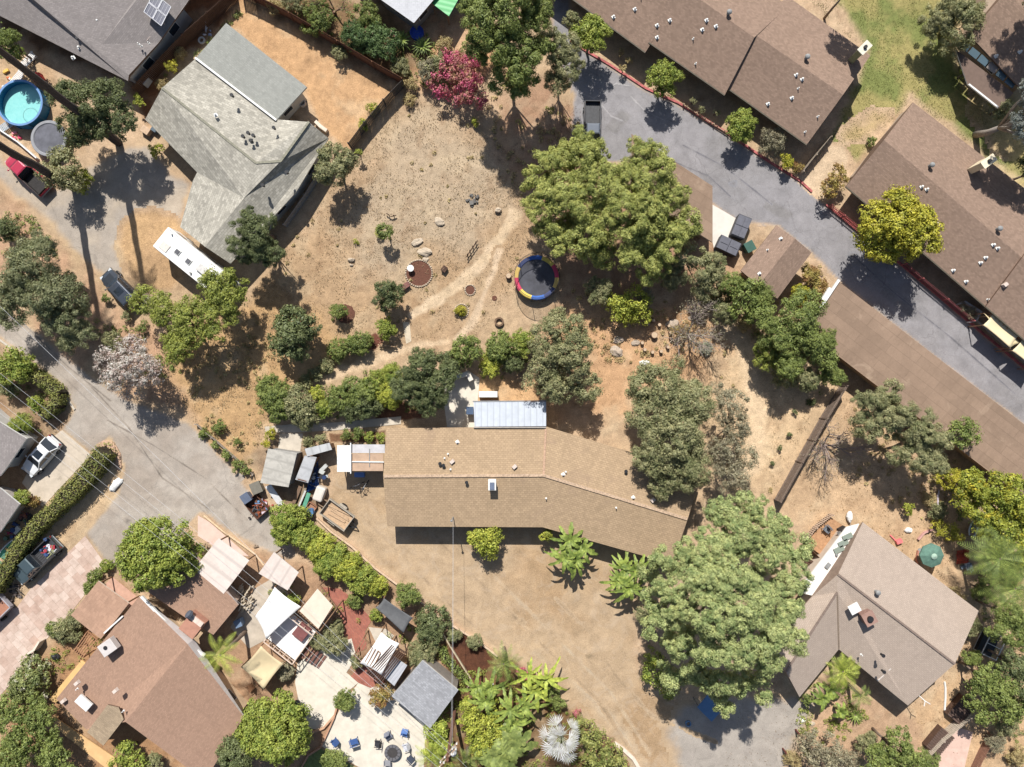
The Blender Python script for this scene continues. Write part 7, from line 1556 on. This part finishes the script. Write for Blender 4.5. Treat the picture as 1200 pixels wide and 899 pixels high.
# big olive and pine
T('olive_tree', 790, 500, 65, 9, 'olive', 'fine', 'huge olive tree overhanging the right end of the long house', lobes=[(775,450,36,6),(800,475,36,6.6),(765,490,32,6),(790,520,36,6.6),(765,535,25,5.4),(800,550,32,5.6),(760,455,23,5.2),(780,568,19,4.6)], base=(792,505,0), op=.12, lai=1.1)
T('olive_tree', 850, 510, 42, 8, 'grey', 'fine', 'greyish thin olive tree right of the huge olive', lobes=[(852,470,24,5.4),(865,500,22,5),(845,530,26,5),(858,560,18,4.4),(875,535,14,4.2)], base=(850,520,0), op=.36, lai=.75)
PL = [(850,605,26),(880,595,22),(905,620,24),(930,640,20),(835,640,26),(870,635,28),(900,655,28),(925,680,24),(800,655,24),(825,680,28),(860,675,30),(890,695,28),(920,715,24),(785,690,22),(800,715,26),(835,715,30),(870,725,30),(905,745,26),(930,750,16),(775,735,20),(800,755,24),(835,755,28),(870,765,28),(900,780,24),(790,790,18),(820,792,22),(855,800,24),(885,808,18),(845,822,14),(770,700,16),(770,715,12),(760,670,13),(775,655,14)]
PZ = []
for a, b_, r_ in PL: d = math.hypot((a-858)/95, (b_-710)/125); PZ.append((a, b_, r_*.96, 15.5-9.5*d*d+random.uniform(-.7, .7)))
PZ.sort(key=lambda q: -q[3]); T('pine_tree', 855, 705, 100, 17, 'pine', 'tuft', 'huge tufted light green pine covering the lower right of the drive', lobes=PZ, base=(838,668,0), op=.12, tr=.5, fz=.8)
T('shrub', 770, 790, 20, 3, 'bright', 'broad', 'bright green shrubs at the lower left foot of the huge pine', 'shrub', lobes=[(768,785,15,1.8),(785,805,13,1.8),(765,772,10,1.6)], op=.2); T('shrub', 755, 720, 12, 1.8, 'olive', 'loose', 'olive shrub between the banana plant and the huge pine', 'shrub')
T('tree', 568, 633, 22, 3.6, 'lime', 'big', 'lime green small tree against the front of the long house', lobes=[(568,632,15,2.4),(555,630,9,2.2),(578,625,10,2.2),(572,645,10,1.8)])
banana(670, 645, 33, 3.6, 'banana', 'banana plant with broad leaves in front of the long house, left one', 4, group='banana plants in front of the long house'); banana(738, 678, 33, 3.6, 'banana', 'banana plant with broad leaves beside the bright blue ball', 4, group='banana plants in front of the long house'); T('shrub', 641, 626, 10, 2.4, 'lime', 'big', 'lime shrub at the bend of the long house front', 'shrub', n=3)
# right side
T('pepper_tree', 1050, 500, 58, 8, 'olive', 'pepper', 'grey green pepper tree leaning over the long carport roof', lobes=[(1025,475,26,5.6),(1050,490,26,6),(1078,505,24,5.8),(1068,530,24,5),(1095,540,20,4.6),(1015,498,18,4.6),(1040,460,16,5),(1095,515,16,5)], base=(1058,520,0), op=.2)
T('tree', 1128, 508, 22, 5, 'mid', 'broad', 'green branch like tree touching the carport roof edge', lobes=[(1122,510,14,4.2),(1138,508,12,4.2),(1130,497,8,4.6)], base=(1112,520,0)); bare_tree('bare_tree', 976, 524, 36, 3.8, 'leafless grey tree right of the weathered dividing fence', col=plain((160,142,132), .9), dens=1.5, leaves=('grey', 1))
T('yellow_flowering_tree', 1165, 592, 56, 7.5, 'yellowbloom', 'broad', 'yellow flowering tree below the long carport at the right edge', lobes=[(1140,570,24,4.6),(1170,575,28,5.4),(1195,590,28,5.4),(1155,605,24,4.8),(1180,620,28,5),(1200,640,24,4.6),(1130,590,14,3.8)], lai=1.1)
T('shrub', 1115, 560, 14, 2.6, 'yellow', 'broad', 'yellow green shrub at the left foot of the yellow flowering tree', 'shrub'); T('shrub', 1064, 596, 8, 1.4, 'lime', 'broad', 'small lime bush on the bare yard in the tree shade', 'shrub', n=3)
g_ = 'feathery palms at the right edge'
palm(1172, 655, 44, 6, 'palm', 'green feathery palm below the yellow flowering tree', 26, .62, 1.5, g_, nl=20); palm(1190, 690, 42, 5.2, 'palm', 'green feathery palm lowest at the right edge', 26, .62, 1.5, g_, nl=20); palm(1168, 612, 34, 5, 'palm', 'green feathery palm overlapped by the yellow flowering tree', 22, .55, 1.2, g_, nl=18)
T('shrub', 1108, 620, 14, 1.6, 'yellow', 'loose', 'long yellow green grass clump near the green umbrella', 'grass clump', lobes=[(1100,618,8,.9),(1112,622,9,1),(1122,626,8,.9)])
T('tree', 1180, 725, 32, 7, 'mid', 'fine', 'green tree beside the dark wire cage', lobes=[(1185,722,22,5),(1172,738,18,4.4),(1200,745,20,4.6)], lai=1.1); T('tree', 1160, 802, 40, 6, 'mid', 'broad', 'bright tree above the lower right yard fences', lobes=[(1155,795,20,4),(1172,810,20,4.2),(1145,815,14,3.4),(1180,830,16,3.6),(1150,835,13,3)], op=.2)
T('tree', 1190, 785, 28, 6, 'dark', 'broad', 'dark green tree at the right edge above the lower fences', lobes=[(1190,780,22,4.4),(1200,800,18,4)]); T('shrub', 1180, 852, 14, 2.2, 'olive', 'loose', 'olive shrub in the tree shade at the lower right corner', 'shrub')
T('tree', 1050, 888, 46, 6.5, 'mid', 'broad', 'green tree at the bottom edge below the taupe house', lobes=[(1050,880,26,4.4),(1030,895,20,4),(1072,895,22,4)], lai=1.1)
T('shrub', 960, 885, 26, 3, 'grey', 'loose', 'grey green shrub between the drive and the bottom tree', 'shrub', lobes=[(950,880,16,1.8),(970,878,16,1.8),(962,895,16,1.8),(985,890,12,1.6),(950,860,9,1.4)]); 
palm(988, 787, 26, 3.2, 'limepalm', 'bushy yellow green palm in the inner corner of the taupe house', 24, .4, .8, nl=14, group='garden palms of the taupe house'); banana(968, 812, 20, 2.4, 'banana', 'broad leaved plant left of the bushy palm', 2); palm(1008, 815, 18, 2.8, 'palm', 'small palm right of the bushy palm', 14, .3, .7, nl=12, group='garden palms of the taupe house'); banana(985, 835, 14, 1.8, 'banana', 'low yellow green plant below the bushy palm', 1); T('shrub', 946, 820, 8, 1.4, 'mid', 'broad', 'small shrub at the tip of the wing roof', 'shrub', n=3); spiky(1000, 850-14, 16, 1.2, 'palm', 'curving green yucca on the reddish gravel', n=24)
# bottom left
T('rose_bush', 33, 798, 26, 3, 'whiteflower', 'broad', 'white flowering bush beside the paved drive', 'shrub', op=.1)
T('tree', 30, 850, 46, 5, 'mid', 'broad', 'mid green tree cluster at the lower left corner', lobes=[(20,835,24,3.6),(48,845,20,3.6),(30,872,26,3.8),(60,880,22,3.4),(75,895,16,3),(10,890,22,3.6)], lai=1.1); T('shrub', 150, 888, 18, 2.8, 'bright', 'broad', 'bright bush in the notch of the red brown house', 'shrub', lobes=[(148,882,12,2),(160,895,14,2),(138,898,10,1.8)]); T('shrub', 180, 893, 12, 2, 'olive', 'broad', 'olive bush at the bottom edge by the red brown house', 'shrub')
T('tree', 325, 855, 44, 6, 'bright', 'broad', 'bright green round tree right of the red brown house', n=9, lai=1.25, op=.06); T('tree', 275, 885, 24, 5, 'dark', 'broad', 'darker tree at the bottom edge beside the bright round tree', lai=1.1); T('shrub', 392, 892, 16, 2.4, 'mid', 'broad', 'green shrub at the bottom edge beside the turf', 'shrub'); 
T('tree', 183, 648, 44, 6.5, 'bright', 'broad', 'bright round tree shading the flat roof annex', n=10, lai=1.3, op=.04, base=(190,644,0))
palm(258, 768, 32, 6.2, 'limepalm', 'bright lime palm leaning over the red brown roof', 12, .42, .9, nl=22, rise=.3); 
for i, a in enumerate([(75,742,18,'olive'),(88,725,12,'olive'),(64,738,10,'mid'),(105,690,9,'mid'),(112,676,9,'mid'),(124,664,8,'bright')]): T('shrub', a[0], a[1], a[2], 1.9 if i < 3 else 1.1, a[3], 'broad', ['olive bush at the corner of the tan carport roof','smaller olive bush touching the tan carport roof','green bush nearest the paved drive end','low hedge plant along the paved drive, lowest','low hedge plant along the paved drive, middle','low hedge plant along the paved drive, topmost'][i], 'shrub')
hedge([(121,529),(106,551),(90,569),(73,586)], 20, 1.9, 'hedge', 'long clipped hedge between the white car driveway and the dirt strip, upper part'); hedge([(73,586),(60,600),(45,613),(24,638),(8,664),(-12,694)], 16, 1.9, 'hedge', 'clipped hedge behind the grey green pickup, brownish lower part')
hedge([(8,420),(30,434),(52,448),(66,461),(64,474),(50,486)], 13, 1.6, 'hedge', 'clipped hedge bending round the garden at the left edge'); T('tree', 18, 430, 22, 3.2, 'bright', 'broad', 'bright green tree inside the bent hedge at the left edge', lai=1.2); T('shrub', 43, 473, 10, 2, 'bright', 'broad', 'bright bush at the inner bend of the hedge', 'shrub'); T('shrub', 23, 497, 14, 2.2, 'bright', 'fine', 'bright shrub between the cottage and the white car', 'shrub'); T('shrub', 10, 455, 13, 2, 'olive', 'broad', 'olive bush at the left edge above the cottage', 'shrub')
T('shrub', 25, 582, 10, 2.2, 'bright', 'broad', 'round bright shrub beside the grey shed roof', 'shrub'); T('shrub', 38, 588, 8, 1.4, 'rust', 'broad', 'reddish shrub right of the round bright shrub', 'shrub')
rb_ = [(338,606,22),(330,625,14),(358,628,18),(374,640,18),(392,652,19),(408,665,18),(424,678,18),(440,686,15),(380,665,13)]; lb = ['largest round bush at the top of the hedge row along the drive','bush at the roadside corner of the hedge row','second bush of the hedge row from the top','third bush of the hedge row from the top','fourth bush of the hedge row from the top','fifth bush of the hedge row from the top','sixth bush of the hedge row from the top','last bright bush of the hedge row before the dark mesh','low bush on the patio side of the hedge row']
for i, a in enumerate(rb_): T('shrub', a[0], a[1], a[2], 3.0 if i == 0 else 2.5, 'bright' if i < 2 else 'lime' if i % 2 else 'bright', 'broad', lb[i], 'shrub', 'bushes of the hedge row along the drive', lai=1.25, op=.05)
for i, a in enumerate([(478,698,15,'mid'),(506,731,21,'dark'),(495,765,18,'olive'),(390,750,17,'olive'),(405,821,14,'mid'),(446,816,14,'rust'),(416,704,10,'mid'),(440,722,8,'bright'),(532,745,9,'olive'),(556,752,10,'olive'),(370,752,9,'olive'),(332,788,12,'grey'),(418,776,8,'olive'),(345,702,8,'bright'),(395,733,8,'olive')]):
    T('shrub', a[0], a[1], a[2], 2.4 if a[2] > 12 else 1.4, a[3], 'fine' if a[3] == 'olive' else 'broad', ['green bush below the last hedge row bush','dark round bush between the mulch bed and the mesh cloth','grey olive bush above the speckled grey shed','loose olive bush beside the railed white deck','round bush on the pale patio, left of two','rust tinged bush on the pale patio, right of two','green shrub left of the dark mesh cloth','bright shrub below the dark mesh cloth','olive clump at the top of the mulch bed','olive clump along the drive side of the mulch bed','olive plant beside the deck stairs','grey bush below the stairs of the deck','olive plant under the pergola beams','bright plant behind the white canopy','olive plant under the cream pergola'][i], 'shrub', lai=1.1)
hedge([(515,760),(524,774),(534,786),(546,798)], 7, 1.0, 'mid', 'thin low hedge along the inner side of the mulch bed', name='low_hedge')
# tropical bed
palm(590, 778, 26, 4, 'palm', 'slender green palm at the top of the tropical bed', 16, .35, .8, nl=16, group='palms of the tropical bed'); banana(628, 800, 34, 3.6, 'limepalm', 'lime broad leaved plant beside the silver palm, upper one', 3, nl=8, wd=.22, group='broad leaved plants of the tropical bed'); banana(608, 840, 34, 3.4, 'banana', 'broad leaved plant in the middle of the tropical bed', 3, group='broad leaved plants of the tropical bed'); banana(566, 812, 26, 3.0, 'banana', 'broad leaved plant near the white roll', 3, group='broad leaved plants of the tropical bed'); banana(592, 888, 36, 3.4, 'mid', 'large flat leaved plant at the bottom edge', 2, nl=9, wd=.6)
T('shrub', 560, 852, 26, 3, 'lime', 'broad', 'yellow green bushes filling the tropical bed', 'shrub', lobes=[(555,845,16,2),(572,852,15,2),(560,870,15,2),(548,828,11,2),(580,830,12,1.8),(590,855,11,1.8)]); T('shrub', 515, 862, 20, 2.2, 'limepalm', 'fine', 'yellow green ferny shrub by the utility pole', 'shrub', lobes=[(512,855,13,1.6),(520,872,12,1.6),(505,875,11,1.4)]); palm(505, 885, 24, 2.4, 'limepalm', 'low lime palm at the patio edge', 14, .35, .8, nl=14, group='palms of the tropical bed'); palm(546, 893, 22, 2.6, 'palm', 'low green palm at the bottom edge below the pole', 14, .35, .8, nl=14, group='palms of the tropical bed')
fan_palm(657, 862, 36, 3.8, 'silver', 'silvery white fan palm beside the drive', 20)
T('bougainvillea', 700, 870, 24, 2.6, 'flower', 'broad', 'green shrub with red flowers right of the silver fan palm', 'shrub', lobes=[(692,862,14,1.5),(704,875,15,1.5),(716,885,13,1.4),(700,890,14,1.5),(680,850,10,1.3),(725,897,10,1.1)]); T('bougainvillea', 622, 792, 12, 1.2, 'pink', 'broad', 'red flower strip at the top edge of the tropical bed', 'shrub', lobes=[(611,788,5,.7),(620,793,6,.7),(630,797,5,.6)]); T('shrub', 645, 812, 14, 1.6, 'mid', 'broad', 'green shrub between the red flowers and the silver fan palm', 'shrub', lobes=[(638,804,9,1),(648,814,9,1),(656,824,8,1)]); T('bougainvillea', 676, 836, 6, 1, 'pink', 'broad', 'small red flower tuft at the rim of the silver fan palm', 'flowers', n=3)
for i, a in enumerate([(932,483),(925,509),(914,525),(905,543),(951,472)]): T('shrub', a[0], a[1], 3.5 if i < 4 else 6, .6, 'dark', 'fine', ['tiny dark shrub left of the dividing fence, topmost of four','tiny dark shrub left of the dividing fence, second of four','tiny dark shrub left of the dividing fence, third of four','tiny dark shrub left of the dividing fence, lowest of four','small olive tuft beside the top of the dividing fence'][i], 'shrub', 'tiny shrubs left of the dividing fence', n=2)
# small plants here and there along the row and in the side yard
T('shrub', 202, 77, 9, 1.8, 'yellow', 'loose', 'thin yellow green plant in the brown side yard', 'shrub', n=3); T('shrub', 163, 118, 8, 1.8, 'lime', 'broad', 'lime plant at the corner of the olive roof', 'shrub', n=3); T('shrub', 183, 176, 9, 1.8, 'lime', 'broad', 'lime plant below the dark grey box', 'shrub', n=3)
T('shrub', 1135, 365, 12, .9, 'grey', 'loose', 'grey green planting inside the last white edged patio bed', 'shrub', lobes=[(1128,360,6,.7),(1138,367,7,.7)]); b = MB()
lowwall([(1121,357),(1128,354),(1147,366),(1141,376),(1133,378)], .5, .14, WHITE, 'white edging wall of the apartment patio bed', name='edging', cat='edging')

# the tangled belt of trees between the carport and the right hand yard
X_ = [(838,312,16,'olive','pepper',4.2,'olive pepper shoot right of the smaller pepper tree'), (858,332,15,'mid','fine',4,'green tree in the belt left of the brown hut'), (850,368,14,'olive','fine',3.2,'dusty olive bush on the path side of the tree belt'), (892,345,15,'mid','fine',4.4,'green tree touching the lower corner of the brown hut'), (900,415,18,'limeolive','fine',4,'yellowish olive tree on the lower left of the tree belt'), (945,445,16,'olive','fine',3.4,'dusty olive bush at the lower end of the tree belt'), (975,440,15,'mid','fine',3.4,'green bush where the tree belt meets the dividing fence'), (968,398,14,'mid','fine',4,'green crown between the tree belt and the long carport'), (872,378,11,'dry','loose',1.8,'dry brown bush inside the tree belt'), (700,340,16,'olive','pepper',3.4,'hanging olive branches below the left pepper tree'), (790,325,16,'olive','pepper',3.6,'hanging olive branches below the right pepper tree')]
for a in X_: T('pepper_tree' if a[4] == 'pepper' else 'tree', a[0], a[1], a[2], a[5], a[3], a[4], a[6], op=.28)
Y_ = [(1120,700,12,'dry',1.4,'dry scrub beside the upper corner of the taupe house'), (1138,735,12,'olive',2.2,'olive scrub left of the dark wire cage'), (1190,660,16,'dark',3,'dark shrub between the feathery palms at the right edge'), (1150,690,13,'mid',2.4,'green shrub below the rust red tarp'), (1140,770,12,'mid',2.2,'green shrub right of the taupe house corner'), (1196,825,14,'mid',2.8,'green shrub at the right edge below the dark green tree'), (1165,870,12,'grey',1.8,'grey scrub at the lower right corner'), (1192,885,14,'dry',1.6,'dry brown scrub in the lower right corner'), (1015,870,14,'olive',2,'olive scrub left of the bottom edge tree'), (1000,892,13,'grey',1.8,'grey scrub at the bottom edge below the reddish gravel'), (1092,895,12,'mid',2,'green scrub at the right foot of the bottom edge tree'), (928,890,11,'dry',1.2,'dry scrub on the drive edge at the bottom'), (1100,600,12,'olive',1.6,'olive scrub in the shade left of the yellow flowering tree'), (1088,585,9,'dry',1.1,'dry tuft in the shade left of the curved white pipe'),
      (345,-2,16,'olive',2.4,'olive shrub at the top edge left of the bare brown tree'), (322,8,11,'dry',1.4,'dry shrub behind the board fence near its top end'), (398,60,10,'olive',1.5,'olive shrub against the middle of the board fence'), (468,78,12,'olive',1.6,'olive shrub against the lower end of the board fence'), (432,18,16,'mid',2.6,'green shrub at the top edge beside the small pale house'), (210,62,8,'dry',1.2,'dry brown weed in the narrow side yard, upper one'), (190,98,8,'dry',1.2,'dry brown weed in the narrow side yard, lower one'), (480,118,8,'dry',.9,'dry tuft just inside the corner of the dry lot'), (560,62,14,'olive',2.2,'olive shrub left of the tall tree at the top edge'), (520,52,10,'dry',1.4,'dry shrub between the green canopy and the bougainvillea')]
for a in Y_: T('shrub', a[0], a[1], a[2], a[4], a[3], 'loose' if a[3] in ('dry', 'grey') else 'fine', a[5], 'shrub', n=5, op=.25)
# ---- pebbles and fallen leaves
def bits(name, polys, n, s, mt, label):
    V = []
    for P0 in polys:
        P_ = np.array(G(P0)); x0, y0 = P_.min(0); x1, y1 = P_.max(0); k = int(n*(x1-x0)*(y1-y0)); x = RNG.uniform(x0, x1, k); y = RNG.uniform(y0, y1, k); ok = (sdist(x, y, P_) > 0) & (fbm(x+5, y, .6, 3) > RNG.uniform(.35, .65, k)); V.append(np.stack([x[ok], y[ok], np.full(ok.sum(), .03)], 1))
    p = np.concatenate(V); q = leaf_quads(p, unit(RNG.normal(size=p.shape)*.35+np.array([0, 0, 1])), s, .8); q[..., 2] = np.maximum(q[..., 2], .012); tag(quads_obj(name, q, mt, None), label, None, kind='stuff')
bits('gravel', [LOT, [(640,350),(860,330),(980,440),(905,588),(820,540),(740,430)], [(905,588),(985,455),(1140,560),(1100,680),(1010,612)], [(500,740),(640,618),(760,700),(750,820),(800,899),(740,899),(600,790)]][:3], 5, .06, plain((226,206,176), .9, .2, 9), 'small pale stones scattered over the bare ground')
bits('leaf_litter', [LOT, [(600,120),(690,120),(700,180),(600,300)], [(620,330),(860,340),(800,430),(640,480)], [(980,460),(1130,540),(1120,640),(1000,560)], [(850,830),(960,815),(960,899),(850,899)], [(130,380),(330,330),(300,470),(200,480)], [(1070,120),(1180,200),(1120,60),(1020,60)]], 11, .08, foliage((150,120,84), (110,86,62), .75, .1), 'brown fallen leaves under and around the trees')

ground_cover('undergrowth', [[(330,-5),(480,30),(560,60),(560,110),(500,108),(420,58),(340,25)], [(300,440),(470,425),(530,408),(640,395),(640,440),(560,452),(500,482),(300,500)], [(1105,556),(1200,600),(1200,899),(1135,760),(1150,700)], [(820,330),(900,395),(985,440),(960,470),(880,420),(830,370)], [(0,410),(66,440),(60,500),(0,600)], [(100,370),(150,380),(230,430),(150,470)], [(40,250),(0,245),(0,300),(90,360),(110,350)], [(165,112),(282,8),(290,14),(178,122)]], 3.2, 'mid', 'low green undergrowth filling the gaps between the shrubs')
ground_cover('undergrowth', [[(540,785),(600,775),(722,872),(735,905),(500,905),(505,850)], [(290,690),(330,670),(520,740),(548,800),(505,770),(400,720)], [(936,800),(1000,790),(1020,840),(960,899),(930,880)], [(60,740),(110,690),(130,760),(60,800)], [(580,80),(640,90),(660,130),(600,150)], [(760,690),(790,830),(750,800)]], 3.4, 'limeolive', 'yellow green undergrowth in the garden beds')
ground_cover('dry_brush', [[(560,110),(690,120),(690,200),(600,230)], [(640,330),(860,330),(860,420),(700,430)], [(985,455),(1130,540),(1110,640),(1000,560)], [(215,380),(330,330),(330,440),(220,470)], [(880,330),(960,300),(990,420),(880,420)], [(225,495),(300,560),(310,520),(250,480)]], 1.6, 'dry', 'dry straw coloured brush under the trees', .3, .26)

ground_cover('weeds_low', [LOT, [(860,340),(985,440),(905,588),(840,540),(830,400)], [(215,380),(330,400),(320,500),(240,490)]], .22, 'dry', 'small dry weeds on the open lot', .18, .2)
